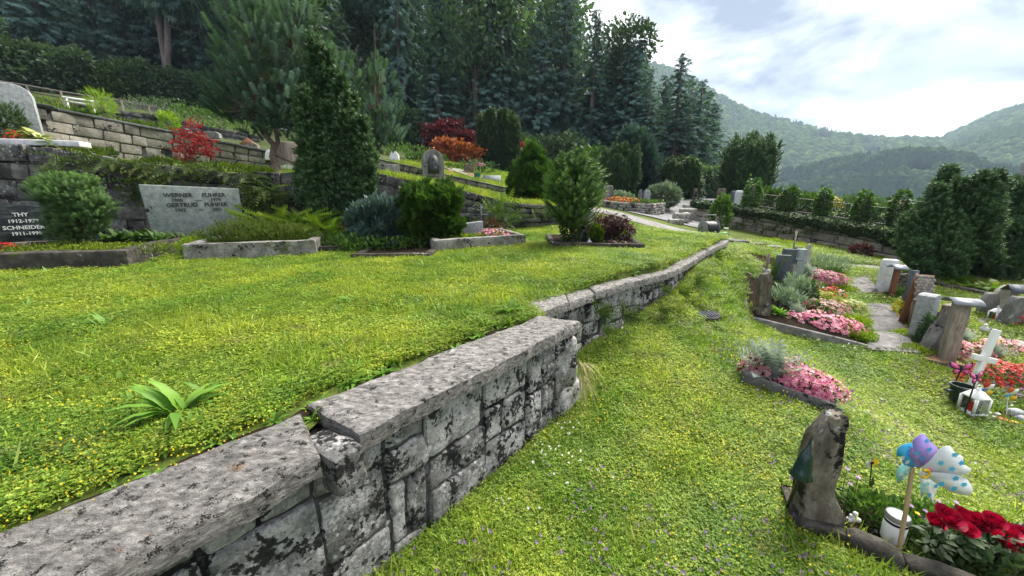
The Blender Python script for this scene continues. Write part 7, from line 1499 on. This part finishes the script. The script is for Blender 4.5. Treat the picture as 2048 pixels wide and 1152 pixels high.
for k, (u, v, y, ru, rv, mt, lb) in enumerate(((1540, 402, 15.5, 30, 22, 'bush', 'rounded green shrub behind the railing, left of the yellow flowers'), (1605, 408, 15, 30, 20, 'bush', 'low light green shrub behind the middle of the railing'), (1700, 420, 13.5, 40, 24, 'broadleaf', 'dark rounded shrub behind the railing right of the yellow flowers'), (1755, 425, 13, 40, 26, 'broadleaf', 'dark rounded shrub behind the right end of the railing'))):
    shrub('garden_shrub', lb, 'shrub', (u, v + rv), y, [(u, v, ru, rv), (u + ru * .5, v + 5, ru * .7, rv * .8)], LF2, 900, 9, mt, .4, sr=.02)
mound('yellow_flowers', 'bright yellow flowering plant behind the railing', 'flowers', P(1660, 415, 13.2), .30, .25, .30, 'gold_fl', 'lime', 150, .06, 150, .06)
shrub('light_shrub', 'light green feathery shrub left of the ivy wall by the hose reel', 'shrub', (1442, 456), 12.5, [(1440, 430, 17, 26), (1445, 412, 12, 18)], LF2, 900, 8, 'bush', .5, sr=.015)
shrub('red_barberry', 'small dark red shrub at the foot of the block wall', 'shrub', (1722, 512), 10.4, [(1722, 502, 16, 11)], LF2, 320, 7, 'maple_dark', .4, stem='twig', sr=.01)
for k, (u, v, s) in enumerate(((1500, 444, 9), (1520, 452, 9), (1541, 462, 8), (1560, 458, 10), (1575, 468, 8), (1617, 468, 9), (1630, 462, 9), (1480, 455, 8), (1597, 456, 7))):
    y = float(np.interp(u, [1392, 1500, 1620, 1720, 1816], [15.2, 14, 12.6, 11.2, 10])) - .28; b = P(u, v, y); mound('wall_plant', 'small green plant tuft growing from the joints of the block wall', 'plant', b, s * mpp(b) * 1.5, .08, s * mpp(b), None, 'fern', 0, 0, 90, .07, group='plant tufts in the joints of the block wall')
# distant small stones and figures
def rk(label, u0, u1, v0, v1, y, mat, seed, prof=None, name='headstone'):
    b = P((u0 + u1) / 2, v1, y); k = mpp(b); rock(name, label, b, (u1 - u0) * k, (v1 - v0) * k + .03, .15, prof or [(0, -.5, .5), (.8, -.5, .5), (1, -.4, .4)], mat, .1, seed, .012, 8)
rk('pinkish grey broad headstone on the raised bed', 1204, 1226, 372, 400, 14.6, 'grey_rock', 201)
rk('slim dark grey headstone on the raised bed, left of the tall one', 1274, 1284, 380, 402, 15, 'grey_rock', 202, [(0, -.4, .4), (.6, -.2, .4), (1, .0, .3)])
rk('slim light grey headstone at the right of the raised bed', 1287, 1299, 381, 405, 14.6, 'granite', 203)
mound('red_flowers', 'row of red orange flowers on the raised bed', 'flowers', P(1243, 402, 14.2), .5, .2, .12, 'orange_fl', 'cover', 160, .035, 200, .05)
mound('lavender', 'grey lavender clump behind the red flowers on the raised bed', 'shrub', P(1240, 398, 15), .4, .25, .25, None, 'sage', 0, 0, 400, .1)
mound('low_plants', 'low green planting at the right of the raised bed', 'ground cover', P(1285, 405, 14.3), .6, .2, .1, None, 'bush', 0, 0, 400, .06)
rk('dark carved stone figure left of the ivy wall', 1382, 1394, 378, 414, 17.5, 'brown_rock', 204, [(0, -.5, .5), (.5, -.3, .3), (.65, -.45, .45), (.8, -.25, .25), (1, -.3, .2)], 'stone_figure')
rk('reddish brown upright stone above the ivy wall', 1432, 1448, 378, 408, 16.5, 'brown_rock', 205)
rk('dark slate stone leaning among pale ones above the ivy', 1459, 1470, 383, 410, 16, 'slate', 206)
rk('pale rounded stone above the ivy left of the ivied post', 1468, 1482, 382, 410, 15.8, 'white_stone', 207)
# hose reel and watering can on the path
b = P(1416, 471, 8.9); b.z = max(ZL(b.x, b.y), ZU(b.x, b.y)) - .02; t = thing('hose_reel', 'black hose reel cart with metal handle where wall meets path', 'hose reel', b); k = mpp(b); r_ = 15 * k
mb = MB(); mb.lathe((0, 0, r_ + .04), [(r_ * .5, -.12), (r_ * .95, -.12), (r_ * 1.0, -.06), (r_ * .96, 0), (r_ * 1.0, .06), (r_ * .95, .12), (r_ * .5, .12)], 18, rotz(.2) @ roty(math.pi / 2)); mb.build('hose_coil', M['rubber'], t, True, True)
for s in (-1, 1):
    mb = MB(); mb.lathe((s * .155, s * .03, r_ + .04), [(r_ * .92, -.012), (r_ * 1.05, 0), (r_ * .92, .012)], 18, rotz(.2) @ roty(math.pi / 2)); mb.build('side_ring', M['galv'], t, True, True)
    mb = MB(); mb.lathe((s * .20, s * .04, .07), [(.001, -.02), (.07, -.02), (.07, .02), (.001, .02)], 14, rotz(.2) @ roty(math.pi / 2)); mb.build('wheel', M['rubber'], t, True, True)
mb = MB(); mb.tube([(-.17, -.03, .05), (-.17, 0, .45), (-.16, 0, .52), (.16, .06, .52), (.17, .06, .45), (.17, .03, .05)], .011, 6); mb.build('handle', M['galv'], t, True, True)
mb = MB(); mb.tube([(-.30, -.1, .02), (-.24, -.05, .2), (-.12, 0, .30), (.05, 0, .30)], .012, 6); mb.tube([(.17, 0, .2), (.26, -.05, .1), (.30, -.1, .02)], .012, 6); mb.build('hose_end', M['rubber'], t, True, True)
b = P(1446, 472, 8.6); b.z = max(ZL(b.x, b.y), ZU(b.x, b.y)) - .01; t = thing('watering_can', 'bright green watering can beside the hose reel', 'watering can', b); mb = MB(); mb.lathe((0, 0, 0), [(.085, 0), (.09, .02), (.085, .15), (.06, .16)], 16); mb.build('body', M['green_plastic'], t, True, True)
mb = MB(); mb.tube([(-.08, 0, .03), (-.15, 0, .12), (-.18, 0, .17)], [.02, .014, .018], 8); mb.build('spout', M['green_plastic'], t, True, True); mb = MB(); mb.tube([(.08, 0, .05), (.13, 0, .14), (.09, 0, .24), (.0, 0, .25), (-.04, 0, .16)], .011, 6); mb.build('handle', M['galv'], t, True, True)
p = [onU(1303, 527), onU(1330, 524), onU(1345, 521), onU(1338, 516), onU(1330, 513)]; mb = MB(); mb.tube([q + Vector((0, 0, .03)) for q in p], .012, 6); o = mb.build('hose_piece', M['rubber'], None, True); tag(o, 'short black hose piece lying on the lawn edge near the wall', 'hose')
p = [onU(1352, 514), onU(1362, 505), onU(1380, 499), onU(1385, 490)]; mb = MB(); mb.tube([q + Vector((0, 0, .02)) for q in p], .008, 6); o = mb.build('hose_piece', M['rubber'], None, True); tag(o, 'thin curved hose end on the lawn behind the wall cap', 'hose')
# broken path slabs near the wall end
for k, (u, v, dx, dy) in enumerate(((1475, 487, .45, .3), (1505, 492, .5, .3), (1535, 497, .5, .25))):
    b = onL(u, v); V, F = rough_block((dx, dy, .10), 6, .02, .012, 610 + k, 6); V = V @ rotz(-.35).T; o = obj('path_slab', V, F, M['concrete'], None, True); o.location = b + Vector((0, .05, .02)); tag(o, ('worn stone slab at the end of the long low wall', 'middle worn stone slab beside the path near the wall end', 'right worn stone slab beside the path near the wall end')[k], 'slab', 'worn slabs by the path')
# ============================================================ hillside details
ft = thing('rail_fence', 'wooden rail fence with thin posts along the upper left hillside', 'fence', P(120, 205, 15))
fp = [(-60, 152, 178, 13.6), (53, 170, 194, 14.2), (121, 182, 207, 14.6), (184, 192, 217, 15.2), (242, 201, 240, 15.8), (297, 212, 252, 16.4), (348, 220, 262, 17), (396, 231, 268, 17.6), (440, 240, 275, 18.2), (480, 246, 280, 18.8)]
tops = []
for (u, v0, v1, y) in fp: a, b = P(u, v1, y), P(u, v0, y); a.x = b.x; tops.append((a, b)); mb = MB(); mb.tube([a - Vector((0, 0, .15)), b], .035, 6); mb.build('post', M['wood_grey'], ft, True)
for i in range(3):
    for f in (.95, .45): mb = MB(); mb.tube([tops[i][0].lerp(tops[i][1], f), tops[i + 1][0].lerp(tops[i + 1][1], f)], .03, 5); mb.build('rail', M['fence_wood'], ft, True)
for i in range(3, 9): mb = MB(); mb.tube([tops[i][0].lerp(tops[i][1], .97), tops[i + 1][0].lerp(tops[i + 1][1], .97)], .012, 5); mb.build('rail', M['fence_wood'], ft, True)
t = thing('white_bench', 'white slatted bench on the upper left terrace behind the fence', 'bench', P(155, 215, 14.2)); o_ = root_loc(t)
for v in ((194, 203), (201, 211)): a, b = P(124, v[0], 14.3), P(186, v[1], 14.6); mb = MB(); mb.tube([a, b], .035, 4); mb.build('slat', M['white_paint'], t)
for u, v in ((130, 200), (182, 210)): a = P(u, v, 14.5); mb = MB(); mb.box((a.x, a.y + .05, a.z - .2), (.05, .05, .5)); mb.build('leg', M['white_paint'], t)
shrub('lime_shrub', 'bright yellow green upright shrub above the pale block wall', 'shrub', (204, 236), 10.9, [(200, 205, 15, 16), (206, 222, 16, 12)], [t_frond(7, .3, -.2)], 230, 13, 'lime', .4, stem='twig', sr=.015)
shrub('lime_shrub', 'yellow green rounded shrub above the middle of the pale block wall', 'shrub', (338, 264), 13, [(337, 244, 15, 17)], LF2, 500, 6, 'lime', .5, stem='twig', sr=.012)
mound('ornamental_grass', 'yellowish grass clump above the left end of the pale block wall', 'grass', P(88, 222, 10.3), .75, .3, .28, None, 'heather', 0, 0, 600, .12, [t_blade(.3, .08, 3)], up=1.2)
for k, (u, v, y, rx, rz, mt, lb) in enumerate(((140, 232, 10.8, .6, .12, 'cover', 'low green planting behind the coping, left of the lime shrub'), (270, 254, 12, .5, .12, 'fern', 'low planting behind the coping right of the lime shrub'), (385, 240, 17, 1.3, .45, 'bush', 'green hedge below the fence on the hillside'), (300, 216, 18.5, 1.8, .4, 'broadleaf', 'dark green hedge between the two rubble walls'), (455, 262, 18.6, 1.5, .4, 'bush', 'green bank below the fence right of the hedge'), (640, 300, 20, 2.0, .5, 'bush', 'green planting on the slope behind the large yew'), (800, 312, 17, 1.2, .45, 'bush', 'green shrubs on the slope left of the arched monument'), (850, 322, 15.5, .7, .3, 'cover', 'low dark shrub on the slope above the arched monument'), (905, 345, 15.6, .5, .25, 'bush', 'small green shrub below the orange maple'), (950, 348, 16, .8, .5, 'yew', 'dark mound shrub with pink flowers below the upright yew'))):
    mound('hillside_shrub', lb, 'shrub', P(u, v, y), rx, .5, rz, None, mt, 0, 0, 700, .10)
for k, (u, v, y, w, h, mt, lb) in enumerate(((365, 266, 13.6, .5, .18, 'grey_rock', 'pale flat boulder on the block wall beside the red sapling'), (425, 275, 14, .55, .22, 'grey_rock', 'blue grey boulder on the block wall right of the red sapling'), (505, 300, 14.2, .5, .25, 'brown_rock', 'brown stone on the block wall left of the pine'), (545, 318, 12.6, .35, .3, 'white_stone', 'rounded white stone on the block wall behind the pine'), (780, 345, 14, .4, .35, 'grey_rock', 'small grey headstone left of the arched monument on the slope'), (790, 330, 15, .35, .5, 'white_stone', 'small white headstone on the slope behind the pine branches'), (895, 350, 14.4, .45, .3, 'grey_rock', 'grey stone with pink flowers right of the arched monument'), (935, 357, 14.5, .22, .55, 'brown_rock', 'narrow brown upright stone below the orange maple'), (942, 357, 14.7, .20, .5, 'brown_rock', 'second narrow brown upright stone below the orange maple'))):
    rock('headstone' if k > 3 else 'boulder', lb, P(u, v, y), w, h, .25, [(0, -.5, .5), (.7, -.45, .45), (1, -.25, .25)], mt, .2, 220 + k, .02, 7, cat='gravestone' if k > 3 else 'boulder')
mb = MB(); mb.box((0, 0, .15), (.62, .3, .34), .25); o = mb.build('stone_trough', M['granite']); o.location = P(983, 370, 13.9); tag(o, 'grey stone trough beside the hill path', 'trough')
b = P(955, 369, 13.6); t = thing('waste_bin', 'dark green bin on a thin pole at the hill path', 'bin', b); mb = MB(); mb.lathe((0, 0, .12), [(.10, 0), (.12, .26), (.11, .26), (.09, .02)], 12); mb.build('bin', M['teal_plastic'], t, True, True); mb = MB(); mb.tube([(.1, 0, -.25), (.1, 0, .45)], .015, 6); mb.build('pole', M['galv'], t, True, True)
mound('pink_flowers', 'pink flower cushion right of the arched monument', 'flowers', P(896, 349, 14.0), .2, .15, .12, 'pink_fl', 'cover', 70, .04, 60, .05)
mound('red_flowers', 'red flower row beside the hill path below the orange maple', 'flowers', P(926, 356, 14.0), .35, .15, .13, 'red_fl', 'cover', 90, .04, 90, .05)
mound('pink_flowers', 'pink flowers on the dark mound below the upright yew', 'flowers', P(957, 333, 15.7), .2, .15, .12, 'pink_fl', 'cover', 50, .04, 50, .05)
rk('yellowish wooden figure on the slope left of the arched monument', 769, 781, 322, 340, 13.6, 'cream_rock', 240, [(0, -.3, .3), (.6, -.3, .3), (.7, -.7, .7), (.85, -.5, .5), (1, -.2, .2)], 'wooden_figure')
mb = MB(); mb.prism([(-.28, 0), (.28, 0), (.28, .12), (0, .34), (-.28, .12)], -.2, .2); o = mb.build('birdhouse', M['wood_red']); o.location = P(500, 297, 14.5); o.rotation_euler = (0, 0, .4); tag(o, 'little brown gabled wooden house above the block wall behind the pine', 'grave marker')
# tufts hanging on the long low wall
for k, (u, v, s, lb) in enumerate(((1190, 628, 30, 'green fern tuft near the joint of the long low wall'), (1242, 632, 30, 'largest green tuft on the face of the long low wall'), (1318, 580, 18, 'green tuft on the long low wall beyond the largest one'), (1312, 620, 20, 'low green tuft at the foot of the long low wall left of the grate'), (1352, 585, 20, 'green tuft on the long low wall above the grate'), (1385, 560, 18, 'green tuft near the far bend of the long low wall'), (1425, 515, 16, 'green tuft near the far end of the long low wall'), (1200, 660, 20, 'lower green tuft below the joint of the long low wall'))):
    y = float(np.interp(u, [1161, 1190, 1288, 1349, 1388, 1415, 1458], [3.25, 3.45, 3.9, 4.3, 5.0, 5.7, 7.1])); p = P(u, v, y); kk = mpp(p); p = p + Vector((.04, -.03, 0))
    cluster('wall_tuft', lb, p, [(0, 0, 0), (.3 * s * kk, .02, -.1 * s * kk), (-.3 * s * kk, -.03, .1 * s * kk)], 22, s * kk * .85, 1.0, 'fern', t_frond(9, .13, -.5), (-.05, .9), 'plant', face=-.7)
p = W1o[-1] + Vector((.01, -.05, -.32)); cluster('dry_tuft', 'dry straw coloured grass tuft on the end of the near wall', p, [(0, 0, 0), (0, 0, -.1)], 26, .20, .5, 'straw', t_blade(1.1, .05, 5), (-.4, .4), 'plant', face=-.8)
# weeds
for k, (u, v, ln, n, up_, lb) in enumerate(((362, 838, .19, 24, 1, 'big light green dandelion rosette on the upper lawn beside the cap stones'), (1020, 632, .17, 14, 1, 'light green weed rosette on the upper lawn at the wall joint'), (415, 800, .10, 9, 1, 'small weed rosette behind the big dandelion'), (700, 615, .12, 9, 1, 'weed rosette in the middle of the upper lawn'), (210, 660, .12, 9, 1, 'weed rosette at the left of the upper lawn'), (1085, 850, .10, 7, 0, 'broad plantain leaf rosette beside the wall foot'))):
    p = (onU if up_ else onL)(u, v); rosette('weed_rosette', lb, 'weed', p + Vector((0, 0, .02)), n, ln, 1.0, 'weed', (.45, .95), t_blade(.6, .19, 9, .02))
# church tower edge
b = P(2056, 420, 60); mb = MB(); t = thing('church_tower', 'grey brown shingled church tower cut by the right picture edge', 'tower', (b.x + 1.6, b.y, -6)); h = 18
mb.lathe((0, 0, 0), [(3.6, 0), (3.4, 14)], 4, rotz(math.pi / 4 + .5)); mb.build('wall', M['shingle_wall'], t, False, True)
mb = MB(); mb.lathe((0, 0, 14), [(4.0, -.2), (3.9, 0), (1.6, 5), (.2, 13)], 4, rotz(math.pi / 4 + .5)); mb.build('roof', M['shingle_wall'], t, False, True)
# green shed door, clipped hedge and stone beside the wall end
b = P(1828, 528, 10.6); mb = MB(); mb.box((0, 0, .45), (.35, .3, .95)); o = mb.build('garden_shed', M['teal_stone']); o.location = b; tag(o, 'narrow grey green shed at the right end of the block wall', 'shed')
mound('clipped_hedge', 'clipped dark green hedge block beside the massive yew', 'hedge', P(1822, 533, 9.8), .2, .2, .45, None, 'hinoki', 0, 0, 900, .04, lump=.05)
# ============================================================ lawns: clover, grass and small flowers
def patch_mesh(name, kind, seed, mat):
    r = np.random.default_rng(seed); parts = []
    if kind == 'clover':
        n = 75; rr = .08 * np.sqrt(r.uniform(0, 1, n)); a = r.uniform(0, 6.28, n); h = r.uniform(.006, .036, n); tf = r.uniform(0, 1, n)
        for j in range(3):
            ang = r.uniform(0, 6.28, n) + j * 2.094; d = np.c_[np.cos(ang), np.sin(ang), r.uniform(-.05, .5, n)]
            parts.append(stamp(t_leaf2(.85, .1), np.c_[rr * np.cos(a), rr * np.sin(a), h], frames(d, np.full(n, np.pi)), r.uniform(.0055, .010, n), np.clip(tf + r.uniform(-.15, .15, n), 0, 1)))
        n = 26; rr = .07 * np.sqrt(r.uniform(0, 1, n)); a = r.uniform(0, 6.28, n); d = np.c_[r.normal(size=(n, 2)) * .5, np.ones(n)]
        parts.append(stamp(t_leaf2(.07, 0), np.c_[rr * np.cos(a), rr * np.sin(a), a * 0], frames(d), r.uniform(.02, .042, n)))
    elif kind == 'grass':
        n = 60; rr = .075 * np.sqrt(r.uniform(0, 1, n)); a = r.uniform(0, 6.28, n); d = np.c_[r.normal(size=(n, 2)) * .55, np.ones(n)]
        T = (np.array([(-.04, 0, 0), (.04, 0, 0), (.03, .05, .55), (-.03, .05, .55), (0, .22, 1)]), np.array([(0, 1, 2), (0, 2, 3), (3, 2, 4)]))
        parts.append(stamp(T, np.c_[rr * np.cos(a), rr * np.sin(a), a * 0], frames(d), r.uniform(.022, .048, n)))
    elif kind == 'broad':
        n = 9; a = r.uniform(0, 6.28, n); e = r.uniform(.2, .8, n); d = np.c_[np.cos(a) * (1 - e), np.sin(a) * (1 - e), e]; s = r.uniform(.05, .10, n)
        v, f, t = stamp(t_blade(.5, .22, 4), np.zeros((n, 3)), frames(d, np.zeros(n)), np.c_[s, s, s]); f = np.concatenate([f[:, :3], f[:, [0, 2, 3]]]); parts.append((v, f, t))
    elif kind in ('dots', 'selfheal', 'daisy'):
        n = {'dots': 9, 'selfheal': 5, 'daisy': 3}[kind]; rr = .09 * np.sqrt(r.uniform(0, 1, n)); a = r.uniform(0, 6.28, n); h = r.uniform(.015, .045, n); d = np.c_[r.normal(size=(n, 2)) * .3, np.ones(n)]
        s = {'dots': .0045, 'selfheal': .008, 'daisy': .008}[kind]
        for m in (0, 1): parts.append(stamp(t_flower(5, .5 + m), np.c_[rr * np.cos(a), rr * np.sin(a), h + m * s * .5], frames(d), s * r.uniform(.8, 1.25, n) * (1 - .3 * m)))
    V, F, T = merge(parts); return make_mesh(name, V, F, M[mat], False, T)
def scatter(name, pts, scl, meshes):
    col = bpy.data.collections.new(name + '_src')
    for i, m in enumerate(meshes): col.objects.link(bpy.data.objects.new('%s_tuft%d' % (name, i), m))
    me = bpy.data.meshes.new(name); me.vertices.add(len(pts)); me.vertices.foreach_set('co', np.asarray(pts, np.float32).ravel())
    at = me.attributes.new('scl', 'FLOAT', 'POINT'); at.data.foreach_set('value', np.asarray(scl, np.float32))
    at = me.attributes.new('rot', 'FLOAT_VECTOR', 'POINT'); rv = np.c_[rng.normal(size=(len(pts), 2)) * .12, rng.uniform(0, 6.28, len(pts))].astype(np.float32); at.data.foreach_set('vector', rv.ravel())
    at = me.attributes.new('pick', 'INT', 'POINT'); at.data.foreach_set('value', rng.integers(0, len(meshes), len(pts)).astype(np.int32))
    o = link(bpy.data.objects.new(name, me)); ng = bpy.data.node_groups.new(name, 'GeometryNodeTree')
    ng.interface.new_socket('Geometry', in_out='INPUT', socket_type='NodeSocketGeometry'); ng.interface.new_socket('Geometry', in_out='OUTPUT', socket_type='NodeSocketGeometry')
    N = ng.nodes; gi = N.new('NodeGroupInput'); go = N.new('NodeGroupOutput'); ip = N.new('GeometryNodeInstanceOnPoints'); ci = N.new('GeometryNodeCollectionInfo'); ci.inputs[0].default_value = col; ci.inputs[1].default_value = True; ci.inputs[2].default_value = True
    def na(nm, ty): x = N.new('GeometryNodeInputNamedAttribute'); x.data_type = ty; x.inputs[0].default_value = nm; return x.outputs[0]
    L = ng.links; L.new(gi.outputs[0], ip.inputs['Points']); L.new(ci.outputs[0], ip.inputs['Instance']); ip.inputs['Pick Instance'].default_value = True
    L.new(na('pick', 'INT'), ip.inputs['Instance Index']); L.new(na('rot', 'FLOAT_VECTOR'), ip.inputs['Rotation']); L.new(na('scl', 'FLOAT'), ip.inputs['Scale']); L.new(ip.outputs[0], go.inputs[0])
    md = o.modifiers.new('scatter', 'NODES'); md.node_group = ng; stuff(o); return o
def inside(p, poly):
    x, y = p[:, 0], p[:, 1]; r = np.zeros(len(p), bool); n = len(poly)
    for i in range(n):
        x0, y0 = poly[i]; x1, y1 = poly[(i + 1) % n]
        c = ((y0 > y) != (y1 > y)); xx = (x1 - x0) * (y - y0) / (y1 - y0 + 1e-12) + x0; r ^= c & (x < xx)
    return r
def visible(p, m=90):
    D = p[:, 1] * CP - (p[:, 2] - CZ) * SP; u = 1024 + FPX * p[:, 0] / np.maximum(D, .01); v = 576 - FPX * (p[:, 1] * SP + (p[:, 2] - CZ) * CP) / np.maximum(D, .01)
    return (D > .2) & (u > -m * 3) & (u < 2048 + m * 3) & (v < 1152 + m * 3)
def clear_of(p):
    k = np.ones(len(p), bool)
    for e in EXCL: k &= ~inside(p, e)
    return k
wl = np.array([tuple(q)[:2] for q in W1o + W2o])
def right_of_wall(p, off=0.02):
    a, b = wl[:-1], wl[1:]; best = np.full(len(p), 1e9); side = np.zeros(len(p))
    for s, e in zip(a, b):
        d = e - s; t = np.clip(((p[:, :2] - s) @ d) / (d @ d), 0, 1); q = s + t[:, None] * d; dist = np.linalg.norm(p[:, :2] - q, axis=1); sd = d[0] * (p[:, 1] - s[1]) - d[1] * (p[:, 0] - s[0]); m = dist < best; best[m] = dist[m]; side[m] = sd[m]
    return (side < 0) & (best > off)
def sample_low(n, ymax=11, ymin=.4, bias=1.6):
    y = ymin + (ymax - ymin) * rng.uniform(0, 1, n) ** bias; x = rng.uniform(-1.0, 1, n); lo = np.where(y < 2, -1.2, 0.0); hi = y * 1.55 + 1.2; x = lo + (hi - lo) * rng.uniform(0, 1, n)
    p = np.c_[x, y, np.zeros(n)]; p[:, 2] = zlow(p); k = right_of_wall(p) & visible(p) & clear_of(p); p = p[k]
    pc = np.array([tuple(q)[:2] for q in PATH[2:]]); kk = np.ones(len(p), bool)
    for s, e in zip(pc[:-1], pc[1:]):
        d = e - s; t = np.clip(((p[:, :2] - s) @ d) / (d @ d), 0, 1); kk &= np.linalg.norm(p[:, :2] - (s + t[:, None] * d), axis=1) > .38
    return p[kk]
UG = UPPER_GRID
def sample_grid(Gd, n, jmin=0.0, w=None):
    m, k, _ = Gd.shape; a = rng.uniform(jmin, m - 1.001, n); b = rng.uniform(0, k - 1.001, n); ia, ib = a.astype(int), b.astype(int)
    cell = np.linalg.norm(np.cross(Gd[1:, :-1] - Gd[:-1, :-1], Gd[:-1, 1:] - Gd[:-1, :-1]), axis=2); c = cell[np.minimum(ia, m - 2), np.minimum(ib, k - 2)]
    ctr = Gd[ia, ib]; ds = np.maximum(np.linalg.norm(ctr - np.array((0, 0, CZ)), axis=1), .8); wt = c / ds ** (w or 1.3); keep = rng.uniform(0, np.quantile(wt, .985), n) < wt; ia, ib, a, b = ia[keep], ib[keep], a[keep], b[keep]; fa, fb = (a - ia)[:, None], (b - ib)[:, None]
    p = (Gd[ia, ib] * (1 - fa) + Gd[ia + 1, ib] * fa) * (1 - fb) + (Gd[ia, ib + 1] * (1 - fa) + Gd[ia + 1, ib + 1] * fa) * fb
    return p[visible(p) & clear_of(p)]
def size_for(p, s0=.88, k=.11): return (s0 + k * np.maximum(0, np.linalg.norm(p[:, :2], axis=1) - 1.5)) * rng.uniform(.75, 1.3, len(p))
CL = [patch_mesh('clover', 'clover', 900 + i, 'clover') for i in range(5)]; GR = [patch_mesh('grass', 'grass', 910 + i, 'grass') for i in range(4)]; GRL = [patch_mesh('grass', 'grass', 920 + i, 'grass_low') for i in range(4)]
BR = [patch_mesh('broad', 'broad', 930 + i, 'weed') for i in range(4)]; DT = [patch_mesh('dots', 'dots', 940 + i, 'yellow_fl') for i in range(4)]; SH = [patch_mesh('selfheal', 'selfheal', 950 + i, 'violet_fl') for i in range(3)]; DA = [patch_mesh('daisy', 'daisy', 960 + i, 'white_fl') for i in range(3)]
def patchy(p, f, s, th): return p[vnoise(np.c_[p[:, :2] * f, p[:, 2] * 0], s) + rng.normal(size=len(p)) * .25 > th]
p = sample_grid(UG, 120000, .9); p = patchy(p, 3.2, 37, -.55)[:18500]; scatter('clover_cover', p, size_for(p), CL)
p = sample_grid(UG, 90000, 1.0); p = patchy(p, 1.6, 31, -.3)[:13000]; scatter('lawn_grass', p, size_for(p, .9), GR)
p = sample_grid(UG, 12000); p = p[:1500]; scatter('lawn_weeds', p, size_for(p, .8, .1), BR)
p = sample_grid(UG, 40000); p = patchy(p, .9, 33, .15)[:620]; scatter('yellow_clover_flowers', p + np.array((0, 0, .012)), size_for(p, .8, .07), DT)
p = sample_low(60000); p = patchy(p, 3.0, 39, -.55)[:19000]; scatter('low_clover_cover', p, size_for(p), CL)
p = sample_low(60000, 12, .4, 1.3); p = patchy(p, 1.4, 41, -.5)[:18000]; scatter('low_lawn_grass', p, size_for(p, .95), GRL)
p = sample_low(6000); p = p[:1600]; scatter('low_lawn_weeds', p, size_for(p, .75, .08), BR)
p = sample_low(9000, 8); p = patchy(p, .8, 43, .35)[:420]; scatter('selfheal_flowers', p + np.array((0, 0, .03)), size_for(p, 1.0, .12), SH)
p = sample_low(9000, 12, .5, 1.0); p = patchy(p, .7, 45, .3)[:520]; scatter('low_yellow_flowers', p + np.array((0, 0, .02)), size_for(p, 1.0, .12), DT)
p = sample_low(2500, 8); p = patchy(p, 1.0, 47, .3)[:120]; scatter('white_clover_flowers', p + np.array((0, 0, .03)), size_for(p, .9, .08), DA)
p = sample_grid(UG, 20000, 2); p = patchy(p, 2.0, 51, .1)[:900]; scatter('grass_tufts', p, rng.uniform(1.5, 2.5, len(p)), GR)
p = sample_low(9000, 9); p = patchy(p, 2.0, 53, .1)[:1100]; scatter('low_grass_tufts', p, rng.uniform(1.4, 2.4, len(p)), GRL)
p = sample_grid(T2, 30000, 0, .6); p = p[(p[:, 0] > -4.2)]; p = p[:4500]; scatter('terrace_grass', p, rng.uniform(1.8, 3.2, len(p)), GR)
p = sample_grid(T3[:12], 30000, 0, .6); p = p[(p[:, 0] > -4.0)]; p = p[:4000]; scatter('hillside_grass', p, rng.uniform(2.2, 4.0, len(p)), GR)
# ============================================================ air between here and the mountains
mb = MB(); mb.box((0, 1300, 170), (5000, 3400, 466)); hz = mb.build('haze', None); stuff(hz)
m = bpy.data.materials.new('haze'); m.use_nodes = True; nt = m.node_tree; nt.nodes.clear(); o = nt.nodes.new('ShaderNodeOutputMaterial')
pv = nt.nodes.new('ShaderNodeVolumePrincipled'); pv.inputs['Color'].default_value = (.60, .78, 1.0, 1); pv.inputs['Density'].default_value = 0.00042; pv.inputs['Anisotropy'].default_value = 0.0
nt.links.new(pv.outputs[0], o.inputs['Volume']); hz.data.materials.append(m)
